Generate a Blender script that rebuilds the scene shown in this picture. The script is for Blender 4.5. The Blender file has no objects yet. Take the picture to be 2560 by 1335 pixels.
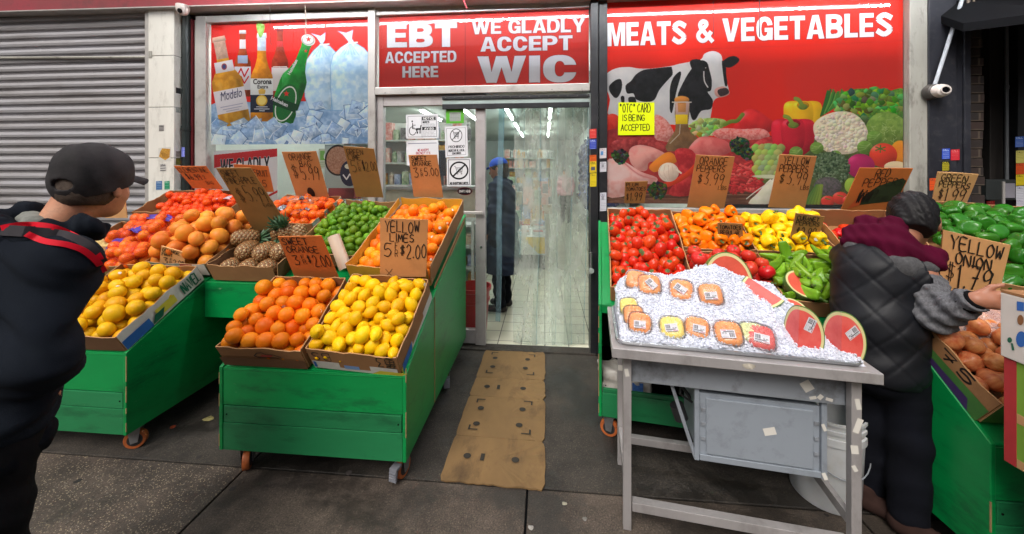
import bpy, math, random
import numpy as np
from mathutils import Vector, Matrix
R = math.radians
SC = bpy.context.scene
# ------------------------------------------------------------------ camera, sky, light, exposure
F, CX, HZ, H, TH = 930.0, 1280.0, 430.0, 1.5, R(5.04)     # focal length and horizon measured off the photograph
D = 3.17                                                  # distance of the shop front
cam_d = bpy.data.cameras.new('camera'); cam = bpy.data.objects.new('camera', cam_d); SC.collection.objects.link(cam)
cam.location = (0, 0, H); cam.rotation_euler = (R(90), 0, TH)
cam_d.sensor_width = 36; cam_d.lens = F / 2560 * 36; cam_d.shift_y = -(667.5 - HZ) / 2560
cam_d.clip_start = .02; cam_d.clip_end = 500
SC.camera = cam
W = bpy.data.worlds.new('World'); SC.world = W; W.use_nodes = True
nt = W.node_tree; bg = nt.nodes['Background']
sky = nt.nodes.new('ShaderNodeTexSky'); sky.sky_type = 'NISHITA'; sky.sun_disc = False
sky.sun_elevation = R(48); sky.sun_rotation = R(200); sky.dust_density = 6; sky.air_density = 1.0; sky.ozone_density = 1
hs = nt.nodes.new('ShaderNodeHueSaturation'); hs.inputs['Saturation'].default_value = .45
nt.links.new(sky.outputs[0], hs.inputs['Color']); nt.links.new(hs.outputs[0], bg.inputs[0])
bg.inputs[1].default_value = .10
sl = bpy.data.lights.new('sun', 'SUN'); so = bpy.data.objects.new('sun', sl); SC.collection.objects.link(so)
sl.energy = 1.5; sl.angle = R(30); sl.color = (1, .95, .88)
so.rotation_euler = (R(90 - 48), 0, R(-20)); so.location = (0, -3, 6)
SC.view_settings.view_transform = 'Standard'; SC.view_settings.look = 'None'
SC.view_settings.exposure = 0.42; SC.view_settings.gamma = 1
SC.cycles.use_denoising = True
SC.cycles.max_bounces = 8; SC.cycles.transparent_max_bounces = 24
# ------------------------------------------------------------------ measuring helpers
cT, sT = math.cos(TH), math.sin(TH)
def ray(u, v):
    t = (u - CX) / F
    return Vector((t * cT - sT, cT + t * sT, -(v - HZ) / F))
CAM = Vector((0, 0, H))
def on_y(u, v, y): r = ray(u, v); return CAM + r * (y / r.y)
def on_z(u, v, z): r = ray(u, v); return CAM + r * ((z - H) / r.z)
def on_d(u, v, d): return CAM + ray(u, v) * d
def on_plane(u, v, p, n): r = ray(u, v); n = Vector(n); return CAM + r * ((Vector(p) - CAM).dot(n) / r.dot(n))
def proj(p):
    p = Vector(p) - CAM; d = -sT * p.x + cT * p.y; r = cT * p.x + sT * p.y
    return (CX + F * r / d, HZ - F * p.z / d, d)
def fac(u, v, y=D): p = on_y(u, v, y); return p.x, p.z
# ------------------------------------------------------------------ object helpers
COL = SC.collection
def link(o): COL.objects.link(o); return o
def tag(o, label=None, cat=None, group=None, kind=None):
    if label: o['label'] = label
    if cat: o['category'] = cat
    if group: o['group'] = group
    if kind: o['kind'] = kind
    return o
def thing(name, label, cat, loc=(0, 0, 0), rz=0, group=None):
    o = link(bpy.data.objects.new(name, None)); o.empty_display_size = .05
    o.location = loc; o.rotation_euler = (0, 0, rz)
    return tag(o, label, cat, group)
class MB:
    def __init__(s): s.v = []; s.f = []; s.m = []; s.uv = []; s.has_uv = False
    def add(s, vs, fs, mi=0, uvs=None):
        o = len(s.v); s.v += [tuple(p) for p in vs]
        for i, f in enumerate(fs):
            s.f.append(tuple(o + k for k in f)); s.m.append(mi)
            s.uv.append(uvs[i] if uvs else None)
        if uvs: s.has_uv = True
        return s
    def box(s, c, d, rot=None, mi=0):
        hx, hy, hz = d[0] / 2, d[1] / 2, d[2] / 2
        vs = [Vector((x, y, z)) for x in (-hx, hx) for y in (-hy, hy) for z in (-hz, hz)]
        if rot is not None: vs = [rot @ p for p in vs]
        c = Vector(c)
        return s.add([p + c for p in vs], [(0, 1, 3, 2), (4, 6, 7, 5), (0, 4, 5, 1), (2, 3, 7, 6), (0, 2, 6, 4), (1, 5, 7, 3)], mi)
    def bx(s, x0, x1, y0, y1, z0, z1, mi=0):
        return s.box(((x0 + x1) / 2, (y0 + y1) / 2, (z0 + z1) / 2), (abs(x1 - x0), abs(y1 - y0), abs(z1 - z0)), None, mi)
    def quad(s, a, b, c, d, mi=0, uv=False):
        return s.add([a, b, c, d], [(0, 1, 2, 3)], mi, [[(0, 0), (1, 0), (1, 1), (0, 1)]] if uv else None)
    def slab(s, a, b, c, d, th, mi=0):                      # quad with thickness, extruded against its normal
        a, b, c, d = map(Vector, (a, b, c, d)); n = (b - a).cross(d - a).normalized() * th
        vs = [a, b, c, d, a - n, b - n, c - n, d - n]
        return s.add(vs, [(0, 1, 2, 3), (7, 6, 5, 4), (0, 4, 5, 1), (1, 5, 6, 2), (2, 6, 7, 3), (3, 7, 4, 0)], mi)
    def prism(s, poly, off, mi=0):                          # 3-D polygon extruded by vector off
        off = Vector(off); a = [Vector(p) for p in poly]; n = len(a)
        s.add(a + [p + off for p in a], [tuple(range(n))[::-1], tuple(range(n, 2 * n))] + [(i, (i + 1) % n, n + (i + 1) % n, n + i) for i in range(n)], mi)
        return s
    def tube(s, pts, r, n=8, mi=0, cap=True, flat=None):
        pts = [Vector(p) for p in pts]; rings = []; rs = r if isinstance(r, (list, tuple)) else [r] * len(pts)
        up = Vector((0, 0, 1))
        for i, p in enumerate(pts):
            t = (pts[min(i + 1, len(pts) - 1)] - pts[max(i - 1, 0)]).normalized()
            a = t.cross(up if abs(t.z) < .95 else Vector((1, 0, 0))).normalized(); b = a.cross(t)
            rings.append([p + (a * math.cos(2 * math.pi * k / n) + b * math.sin(2 * math.pi * k / n)) * rs[i] for k in range(n)])
        fs = []
        for i in range(len(pts) - 1):
            for k in range(n): fs.append((i * n + k, i * n + (k + 1) % n, (i + 1) * n + (k + 1) % n, (i + 1) * n + k))
        if cap: fs.append(tuple(range(n))[::-1]); fs.append(tuple((len(pts) - 1) * n + k for k in range(n)))
        return s.add([q for rr in rings for q in rr], fs, mi)
    def lathe(s, prof, c=(0, 0, 0), n=24, mi=0, M=None, cap=True):
        c = Vector(c); vs = []; fs = []
        for r, z in prof:
            for k in range(n):
                p = Vector((r * math.cos(2 * math.pi * k / n), r * math.sin(2 * math.pi * k / n), z))
                vs.append((M @ p if M is not None else p) + c)
        for i in range(len(prof) - 1):
            for k in range(n): fs.append((i * n + k, i * n + (k + 1) % n, (i + 1) * n + (k + 1) % n, (i + 1) * n + k))
        if cap:
            fs.append(tuple(range(n))[::-1]); fs.append(tuple((len(prof) - 1) * n + k for k in range(n)))
        return s.add(vs, fs, mi)
    def mesh(s, name, mats, smooth=False, sharp=35):
        me = bpy.data.meshes.new(name); me.from_pydata(s.v, [], s.f)
        for m in (mats if isinstance(mats, (list, tuple)) else [mats]): me.materials.append(m)
        me.polygons.foreach_set('material_index', s.m)
        if s.has_uv:
            l = me.uv_layers.new(name='UVMap'); k = 0
            for f, u in zip(s.f, s.uv):
                for j in range(len(f)):
                    l.data[k].uv = u[j] if u else (0, 0); k += 1
        me.update()
        if smooth:
            me.polygons.foreach_set('use_smooth', [True] * len(me.polygons)); me.set_sharp_from_angle(angle=R(sharp))
        return me
    def build(s, name, mats, parent=None, smooth=False, bevel=0, sharp=35, world=True):
        o = link(bpy.data.objects.new(name, s.mesh(name, mats, smooth, sharp)))
        if parent is not None: put(o, parent)
        if bevel:
            b = o.modifiers.new('edge', 'BEVEL'); b.width = bevel; b.segments = 2; b.limit_method = 'ANGLE'; b.angle_limit = R(40)
        return o
def wm(o):                                                  # world matrix without a depsgraph update
    m = o.matrix_basis.copy()
    if o.parent: m = wm(o.parent) @ o.matrix_parent_inverse @ m
    return m
def put(o, parent):                                         # parent, keeping geometry given in world coordinates where it is
    o.parent = parent; o.matrix_parent_inverse = wm(parent).inverted(); return o
def np_obj(name, verts, faces, mat, parent=None, smooth=True):
    me = bpy.data.meshes.new(name); me.from_pydata(verts.tolist() if hasattr(verts, 'tolist') else verts, [], faces.tolist() if hasattr(faces, 'tolist') else faces)
    for m in (mat if isinstance(mat, (list, tuple)) else [mat]): me.materials.append(m)
    if smooth: me.polygons.foreach_set('use_smooth', [True] * len(me.polygons))
    me.update(); o = link(bpy.data.objects.new(name, me))
    if parent is not None: put(o, parent)
    return o
# ------------------------------------------------------------------ materials
def lin(c): return tuple(((x / 12.92) if x <= .04045 else ((x + .055) / 1.055) ** 2.4) for x in c)
def S(r, g, b): return lin((r / 255, g / 255, b / 255))
def base_mat(name):
    m = bpy.data.materials.new(name); m.use_nodes = True; t = m.node_tree
    return m, t, t.nodes['Principled BSDF']
def N(t, typ, **kw):
    n = t.nodes.new(typ)
    for k, v in kw.items():
        if k.startswith('i_'): n.inputs[k[2:].replace('_', ' ')].default_value = v
        else: setattr(n, k, v)
    return n
MATS = {}
def mat(name, col, rough=.5, metal=0, var=.18, scale=6, bump=0, bscale=120, coat=0, hue=None, rnd=0, stain=None, chips=None, spec=.5, sss=0, coords='Object', stretch=None, fine=0):
    """noise-varied surface: col mixed towards hue (second colour), rnd per-object brightness spread, stain=(colour, amount, scale)"""
    if name in MATS: return MATS[name]
    m, t, b = base_mat(name); L = t.links.new
    tc = N(t, 'ShaderNodeTexCoord'); src = tc.outputs[coords]
    if stretch:
        mp = N(t, 'ShaderNodeMapping'); mp.inputs['Scale'].default_value = stretch; L(src, mp.inputs[0]); src = mp.outputs[0]
    oi = N(t, 'ShaderNodeObjectInfo')
    nz = N(t, 'ShaderNodeTexNoise', noise_dimensions='4D', i_Scale=scale, i_Detail=6, i_Roughness=.62); L(src, nz.inputs['Vector'])
    mu = N(t, 'ShaderNodeMath', operation='MULTIPLY'); mu.inputs[1].default_value = 37; L(oi.outputs['Random'], mu.inputs[0]); L(mu.outputs[0], nz.inputs['W'])
    mr = N(t, 'ShaderNodeMapRange'); mr.inputs[1].default_value = .3; mr.inputs[2].default_value = .7; L(nz.outputs[0], mr.inputs[0])
    mx = N(t, 'ShaderNodeMix', data_type='RGBA'); L(mr.outputs[0], mx.inputs['Factor'])
    c2 = hue if hue else tuple(min(1, c * (1 + var)) for c in col); c1 = col if hue else tuple(c * (1 - var) for c in col)
    mx.inputs['A'].default_value = (*c1, 1); mx.inputs['B'].default_value = (*c2, 1); out = mx.outputs['Result']
    if rnd:
        mr2 = N(t, 'ShaderNodeMapRange'); mr2.inputs[3].default_value = 1 - rnd; mr2.inputs[4].default_value = 1 + rnd
        m7 = N(t, 'ShaderNodeMath', operation='MULTIPLY'); m7.inputs[1].default_value = 7.31; L(oi.outputs['Random'], m7.inputs[0])
        fr = N(t, 'ShaderNodeMath', operation='FRACT'); L(m7.outputs[0], fr.inputs[0]); L(fr.outputs[0], mr2.inputs[0])
        hsv = N(t, 'ShaderNodeHueSaturation'); L(mr2.outputs[0], hsv.inputs['Value']); L(out, hsv.inputs['Color'])
        mr3 = N(t, 'ShaderNodeMapRange'); mr3.inputs[3].default_value = .5 - rnd * .06; mr3.inputs[4].default_value = .5 + rnd * .06; L(oi.outputs['Random'], mr3.inputs[0]); L(mr3.outputs[0], hsv.inputs['Hue'])
        out = hsv.outputs[0]
    for stain in ([stain] if stain else []) + ([chips] if chips else []):
        n2 = N(t, 'ShaderNodeTexNoise', i_Scale=stain[2], i_Detail=8, i_Roughness=.7); L(src, n2.inputs['Vector'])
        r2 = N(t, 'ShaderNodeMapRange'); r2.inputs[1].default_value = .52 if len(stain) < 4 else stain[3]; r2.inputs[2].default_value = .72 if len(stain) < 4 else stain[3] + .04; r2.inputs[4].default_value = stain[1]; L(n2.outputs[0], r2.inputs[0])
        m2 = N(t, 'ShaderNodeMix', data_type='RGBA'); L(r2.outputs[0], m2.inputs['Factor']); L(out, m2.inputs['A']); m2.inputs['B'].default_value = (*stain[0], 1); out = m2.outputs['Result']
    L(out, b.inputs['Base Color'])
    rr = N(t, 'ShaderNodeMapRange'); rr.inputs[3].default_value = max(0, rough - .1); rr.inputs[4].default_value = min(1, rough + .1); L(nz.outputs[0], rr.inputs[0]); L(rr.outputs[0], b.inputs['Roughness'])
    b.inputs['Metallic'].default_value = metal; b.inputs['Coat Weight'].default_value = coat; b.inputs['Coat Roughness'].default_value = .08
    b.inputs['Specular IOR Level'].default_value = spec
    if sss: b.inputs['Subsurface Weight'].default_value = sss; b.inputs['Subsurface Radius'].default_value = (.02, .01, .005); b.inputs['Subsurface Scale'].default_value = .5
    if bump:
        n3 = N(t, 'ShaderNodeTexNoise', i_Scale=bscale, i_Detail=4, i_Roughness=.6); L(src, n3.inputs['Vector'])
        bp = N(t, 'ShaderNodeBump'); bp.inputs['Strength'].default_value = bump; bp.inputs['Distance'].default_value = .004; L(n3.outputs[0], bp.inputs['Height']); L(bp.outputs[0], b.inputs['Normal'])
    MATS[name] = m; return m
def glassy(name, tint=(1, 1, 1), alpha=.12, rough=.03, fres=1.45, dirt=0, white=(.8, .85, .85)):
    """thin clear sheet: see-through with a fresnel gloss, plus a milky share"""
    if name in MATS: return MATS[name]
    m, t, b = base_mat(name); L = t.links.new; t.nodes.remove(b); o = t.nodes['Material Output']
    tr = N(t, 'ShaderNodeBsdfTransparent'); tr.inputs[0].default_value = (*tint, 1)
    gl = N(t, 'ShaderNodeBsdfGlossy'); gl.inputs['Roughness'].default_value = rough
    df = N(t, 'ShaderNodeBsdfDiffuse'); df.inputs[0].default_value = (*white, 1)
    fr = N(t, 'ShaderNodeFresnel'); fr.inputs[0].default_value = fres
    a = N(t, 'ShaderNodeMixShader'); a.inputs[0].default_value = alpha; L(tr.outputs[0], a.inputs[1]); L(df.outputs[0], a.inputs[2])
    if dirt:
        tc = N(t, 'ShaderNodeTexCoord'); mp = N(t, 'ShaderNodeMapping'); mp.inputs['Scale'].default_value = (3, 3, 1.2); L(tc.outputs['Object'], mp.inputs[0])
        nz = N(t, 'ShaderNodeTexNoise', i_Scale=3, i_Detail=7, i_Roughness=.65); L(mp.outputs[0], nz.inputs['Vector'])
        mr = N(t, 'ShaderNodeMapRange'); mr.inputs[1].default_value = .35; mr.inputs[2].default_value = .75; mr.inputs[3].default_value = alpha; mr.inputs[4].default_value = alpha + dirt; L(nz.outputs[0], mr.inputs[0]); L(mr.outputs[0], a.inputs[0])
    b2 = N(t, 'ShaderNodeMixShader'); L(fr.outputs[0], b2.inputs[0]); L(a.outputs[0], b2.inputs[1]); L(gl.outputs[0], b2.inputs[2]); L(b2.outputs[0], o.inputs[0])
    MATS[name] = m; return m
def emit(name, col, st):
    m, t, b = base_mat(name); b.inputs['Base Color'].default_value = (.8, .8, .8, 1); b.inputs['Emission Color'].default_value = (*col, 1); b.inputs['Emission Strength'].default_value = st
    return m
# ------------------------------------------------------------------ painted prints (posters, labels): a canvas whose pixels are computed here
def vnoise(h, w, cell, seed, octv=3):
    rg = np.random.default_rng(seed); out = np.zeros((h, w)); amp = 1; tot = 0
    for o in range(octv):
        c = max(1.5, cell / 2 ** o); gh, gw = int(h / c) + 3, int(w / c) + 3; g = rg.random((gh, gw))
        y = np.arange(h) / c; x = np.arange(w) / c; yi = y.astype(int); xi = x.astype(int); fy = (y - yi)[:, None]; fx = (x - xi)[None]
        fy = fy * fy * (3 - 2 * fy); fx = fx * fx * (3 - 2 * fx)
        a = g[yi][:, xi]; b = g[yi][:, xi + 1]; c_ = g[yi + 1][:, xi]; d = g[yi + 1][:, xi + 1]
        out += amp * ((a * (1 - fx) + b * fx) * (1 - fy) + (c_ * (1 - fx) + d * fx) * fy); tot += amp; amp *= .55
    return out / tot
def blur(a, r):
    r = int(max(1, r))
    for ax in (0, 1):
        for _ in range(2):
            p = np.concatenate([np.repeat(np.take(a, [0], ax), r + 1, ax), a, np.repeat(np.take(a, [-1], ax), r, ax)], ax)
            c = np.cumsum(p, ax); n = a.shape[ax]
            a = (np.take(c, range(2 * r + 1, 2 * r + 1 + n), ax) - np.take(c, range(0, n), ax)) / (2 * r + 1)
    return a
def spline(pts, n=6, closed=True):
    P = [np.array(p, float) for p in pts]; k = len(P); out = []
    for i in range(k if closed else k - 1):
        p0 = P[(i - 1) % k] if closed or i > 0 else P[0]; p1 = P[i]; p2 = P[(i + 1) % k]; p3 = P[(i + 2) % k] if closed or i + 2 < k else P[-1]
        for j in range(n):
            s = j / n; out.append(.5 * (2 * p1 + (p2 - p0) * s + (2 * p0 - 5 * p1 + 4 * p2 - p3) * s * s + (3 * p1 - p0 - 3 * p2 + p3) * s ** 3))
    if not closed: out.append(P[-1])
    return out
def block(c, st=1.0):
    """(width, [(+1 add / -1 cut, polygon)]) of a heavy capital one unit tall"""
    w, t, h = {'W': 1.2, 'M': 1.0, 'I': .27, ' ': .32, 'E': .68, 'L': .64, 'T': .74, '&': .9, 'A': .86, 'V': .86, 'Y': .84}.get(c, .8), .25 * st, .2 * st
    rc = lambda a, b, d, e: [(a, b), (d, b), (d, e), (a, e)]
    def el(cx, cy, rx, ry, a0=0, a1=360, n=2.4): return [(cx + rx * abs(math.cos(a)) ** (2 / n) * (1 if math.cos(a) > 0 else -1), cy + ry * abs(math.sin(a)) ** (2 / n) * (1 if math.sin(a) > 0 else -1)) for a in np.radians(np.linspace(a0, a1, 40))]
    A = lambda *P: [(1, p) for p in P]; u = w / 2; lo = lambda y0, y1, e=0: [(1, rc(0, y0, u, y1)), (1, el(u, (y0 + y1) / 2, u - e, (y1 - y0) / 2)), (-1, el(u - .02, (y0 + y1) / 2, u - e - t + .02, (y1 - y0) / 2 - h * .92)), (-1, rc(t, y0 + h * .92, u, y1 - h * .92))]
    if c == 'E': return w, A(rc(0, 0, t, 1), rc(0, 0, w, h), rc(0, .41, w * .93, .41 + h * .92), rc(0, 1 - h, w * .98, 1))
    if c == 'T': return w, A(rc(0, 1 - h, w, 1), rc(u - t / 2, 0, u + t / 2, 1))
    if c == 'H': return w, A(rc(0, 0, t, 1), rc(w - t, 0, w, 1), rc(0, .4, w, .4 + h))
    if c == 'I': return w, A(rc(0, 0, w, 1))
    if c == 'L': return w, A(rc(0, 0, t, 1), rc(0, 0, w, h))
    if c == 'A': k = t * 1.06; return w, [(1, [(0, 0), (u - t * .6, 1), (u + t * .6, 1), (w, 0)]), (-1, [(u - .1, .37), (u, .77), (u + .1, .37)]), (-1, [(k, -.01), (k + .05, .19), (w - k - .05, .19), (w - k, -.01)])]
    if c == 'V': return w, A([(0, 1), (t * 1.1, 1), (u, .3), (w - t * 1.1, 1), (w, 1), (u + t * .58, 0), (u - t * .58, 0)])
    if c == 'W': return w, A([(0, 1), (t, 1), (w * .295, .4), (u - t * .48, 1), (u + t * .48, 1), (w * .705, .4), (w - t, 1), (w, 1), (w * .81, 0), (w * .6, 0), (u, .58), (w * .4, 0), (w * .19, 0)])
    if c == 'M': return w, A([(0, 0), (0, 1), (t * 1.3, 1), (u, .36), (w - t * 1.3, 1), (w, 1), (w, 0), (w - t * .95, 0), (w - t * .95, .72), (u + t * .42, 0), (u - t * .42, 0), (t * .95, .72), (t * .95, 0)])
    if c == 'Y': return w, A([(0, 1), (t * 1.15, 1), (u, .62), (w - t * 1.15, 1), (w, 1), (u + t / 2, .4), (u + t / 2, 0), (u - t / 2, 0), (u - t / 2, .4)])
    if c in 'CGO': 
        o = [(1, el(u, .5, u, .51)), (-1, el(u, .5, u - t, .51 - h))]
        if c != 'O': o.append((-1, [(u, .36), (w * 1.1, .36), (w * 1.1, .64), (u, .64)] if c == 'C' else [(u, .5), (w * 1.1, .46), (w * 1.1, .66), (u, .62)]))
        if c == 'G': o += A(rc(u, .36, w, .36 + h * .85), rc(w - t * .9, .02, w, .5))
        return w, o
    if c == 'D': return w, lo(0, 1)
    if c == 'B': return w, lo(0, .56) + lo(.44, 1, .03)
    if c == 'P': return w, lo(.36, 1) + A(rc(0, 0, t, 1))
    if c == 'R': return w, lo(.4, 1) + A(rc(0, 0, t, 1), [(u - .06, .46), (u + .2, .46), (w * 1.02, 0), (w * 1.02 - t * 1.1, 0)])
    if c in 'S&':
        P = [(.74, .76), (.4, .9), (.13, .73), (.4, .53), (.67, .3), (.4, .1), (.06, .26)] if c == 'S' else [(.88, .03), (.3, .62), (.28, .84), (.44, .9), (.56, .76), (.16, .36), (.24, .12), (.5, .1), (.8, .46)]
        q = spline(P, 6, False); o = []; r = .115 * st * (1 if c == 'S' else .85)
        for a, b in zip(q[:-1], q[1:]): d = b - a; n = np.array((-d[1], d[0])); n = n / max(1e-6, np.hypot(*n)) * r; n = n * (1.1, .95); o += A([a + n - d * .2, b + n + d * .2, b - n + d * .2, a - n - d * .2])
        return w, o
    return w, []
class Canvas:
    def __init__(s, w, h, tf, bgc):
        s.w, s.h, s.tf = w, h, tf; s.a = np.ones((h, w, 3)) * (np.array(bgc) / 255); s.seed = 1
    def T(s, pts): return np.array([s.tf(*p) for p in pts])
    def _apply(s, x0, y0, m, col, pil, tex, tcol, cell, alpha, hi, soft):
        h, w = m.shape
        if h < 2 or w < 2 or not m.any(): return
        mf = m.astype(float); s.seed += 1
        c = np.ones((h, w, 3)) * (np.array(col) / 255)
        if tex:
            n = vnoise(h, w, cell, s.seed, 3); n = np.clip((n - .5) * 2.6 + .5, 0, 1)[..., None] * tex
            c = c * (1 - n) + (np.array(tcol) / 255) * n
        if pil:
            k = max(2, min(h, w) * .22); hh = np.sqrt(np.clip(blur(blur(mf, k), k * .5), 0, 1)); gy, gx = np.gradient(hh)
            sh = np.clip((gx * .55 + gy * .85) * k * 1.5, -1, 1); lum = 1 + pil * (sh * .8) + pil * .25 * (hh - .8)
            c = c * np.clip(lum, .25, 1.5)[..., None]
            if hi:
                gg = np.exp(-(((gx * .55 + gy * .85) * k * 1.5 - .42) / .1) ** 2) * np.clip(hh * 2 - 1, 0, 1) * (np.abs(gx * .85 - gy * .55) * k < .12); c = c + hi * gg[..., None]
        if soft: mf = blur(mf, soft) * 1.0
        mf = (mf * alpha)[..., None]
        s.a[y0:y0 + h, x0:x0 + w] = np.clip(s.a[y0:y0 + h, x0:x0 + w] * (1 - mf) + c * mf, 0, 1)
    def _win(s, x0, y0, x1, y1): return max(0, int(x0) - 2), max(0, int(y0) - 2), min(s.w, int(x1) + 3), min(s.h, int(y1) + 3)
    def poly(s, pts, col, smooth=0, pil=0, tex=0, tcol=(0, 0, 0), cell=12, alpha=1, hi=0, soft=0):
        P = s.T(pts)
        if smooth: P = np.array(spline(P, smooth))
        x0, y0, x1, y1 = s._win(P[:, 0].min(), P[:, 1].min(), P[:, 0].max(), P[:, 1].max())
        if x1 <= x0 or y1 <= y0: return
        X, Y = np.meshgrid(np.arange(x0, x1) + .5, np.arange(y0, y1) + .5); m = np.zeros(X.shape, bool); k = len(P)
        for i in range(k):
            ax, ay = P[i]; bx, by = P[(i + 1) % k]
            if ay == by: continue
            m ^= ((ay > Y) != (by > Y)) & (X < (bx - ax) * (Y - ay) / (by - ay) + ax)
        s._apply(x0, y0, m, col, pil, tex, tcol, cell, alpha, hi, soft)
    def ell(s, x, y, rx, ry, col, rot=0, **kw):
        a = np.linspace(0, 2 * math.pi, 28, endpoint=False); cr, sr = math.cos(rot), math.sin(rot)
        s.poly([(x + rx * math.cos(t) * cr - ry * math.sin(t) * sr, y + rx * math.cos(t) * sr + ry * math.sin(t) * cr) for t in a], col, **kw)
    def stroke(s, pts, wd, col, smooth=0, **kw):
        P = s.T(pts)
        if smooth: P = np.array(spline(P, smooth, False))
        q = s.T([(pts[0][0], pts[0][1]), (pts[0][0] + wd, pts[0][1])]); r = abs(q[1][0] - q[0][0]) / 2
        x0, y0, x1, y1 = s._win(P[:, 0].min() - r, P[:, 1].min() - r, P[:, 0].max() + r, P[:, 1].max() + r)
        if x1 <= x0 or y1 <= y0: return
        X, Y = np.meshgrid(np.arange(x0, x1) + .5, np.arange(y0, y1) + .5); m = np.zeros(X.shape, bool)
        for a, b in zip(P[:-1], P[1:]):
            d = b - a; L = max(1e-9, d @ d); t = np.clip(((X - a[0]) * d[0] + (Y - a[1]) * d[1]) / L, 0, 1)
            m |= (X - a[0] - t * d[0]) ** 2 + (Y - a[1] - t * d[1]) ** 2 < max(.6, r) ** 2
        o = dict(pil=0, tex=0, tcol=(0, 0, 0), cell=8, alpha=1, hi=0, soft=0); o.update(kw); s._apply(x0, y0, m, col, **o)
    def rect(s, x0, y0, x1, y1, col, **kw): s.poly([(x0, y0), (x1, y0), (x1, y1), (x0, y1)], col, **kw)
    def text(s, str_, x0, y0, x1, y1, wd, col, rot=None):
        for L in text_lines(str_):
            s.stroke([(x0 + (x1 - x0) * p[0], y1 + (y0 - y1) * p[1]) for p in L], wd, col)
    def mask(s, P, X, Y):
        m = np.zeros(X.shape, bool); k = len(P)
        for i in range(k):
            (ax, ay), (bx, by) = P[i], P[(i + 1) % k]
            if ay != by: m ^= ((ay > Y) != (by > Y)) & (X < (bx - ax) * (Y - ay) / (by - ay) + ax)
        return m
    def font(s, txt, x0, y0, x1, y1, h, col, st=1.0, edge=None, ew=2):
        """heavy block capitals on a base line x0,y0 - x1,y1, h tall, each cut from polygons"""
        G = [block(c, st) for c in txt]; tot = sum(g[0] + .07 for g in G) - .07; a, b, t = s.T([(x0, y0), (x1, y1), (x0, y0 - h)]); ux = (b - a) / tot; uy = t - a
        C_ = np.array([a, b, t, b + uy]); pad = ew + 3; X0, Y0, X1, Y1 = s._win(C_[:, 0].min() - pad, C_[:, 1].min() - pad, C_[:, 0].max() + pad, C_[:, 1].max() + pad); X, Y = np.meshgrid(np.arange(X0, X1) + .5, np.arange(Y0, Y1) + .5); M_ = np.zeros(X.shape, bool); x = 0
        for w, ops in G:
            m = np.zeros(X.shape, bool)
            for sg, P in ops:
                q = s.mask([a + ux * (x + p[0]) + uy * p[1] for p in P], X, Y); m = (m | q) if sg > 0 else (m & ~q)
            M_ |= m; x += w + .07
        if edge:
            o = M_.copy()
            for _ in range(ew): e = o.copy(); e[1:] |= o[:-1]; e[:-1] |= o[1:]; e[:, 1:] |= o[:, :-1]; e[:, :-1] |= o[:, 1:]; o = e
            s._apply(X0, Y0, o, edge, 0, 0, None, 8, 1, 0, 0)
        s._apply(X0, Y0, M_, col, 0, 0, None, 8, 1, 0, 0)
    def material(s, name, rough=.4, coat=0, gain=.92, gam=1):
        im = bpy.data.images.new(name, s.w, s.h); px = np.ones((s.h, s.w, 4), np.float32); px[..., :3] = np.clip((s.a[::-1] - .5) * (1.12 if gam != 1 else 1) + .5, 0, 1) ** gam * gain
        im.pixels.foreach_set(px.ravel()); im.update(); im.pack()
        m, t, b = base_mat(name); tx = N(t, 'ShaderNodeTexImage', interpolation='Linear'); tx.image = im
        t.links.new(tx.outputs[0], b.inputs['Base Color']); b.inputs['Roughness'].default_value = rough; b.inputs['Specular IOR Level'].default_value = .12
        return m
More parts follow.
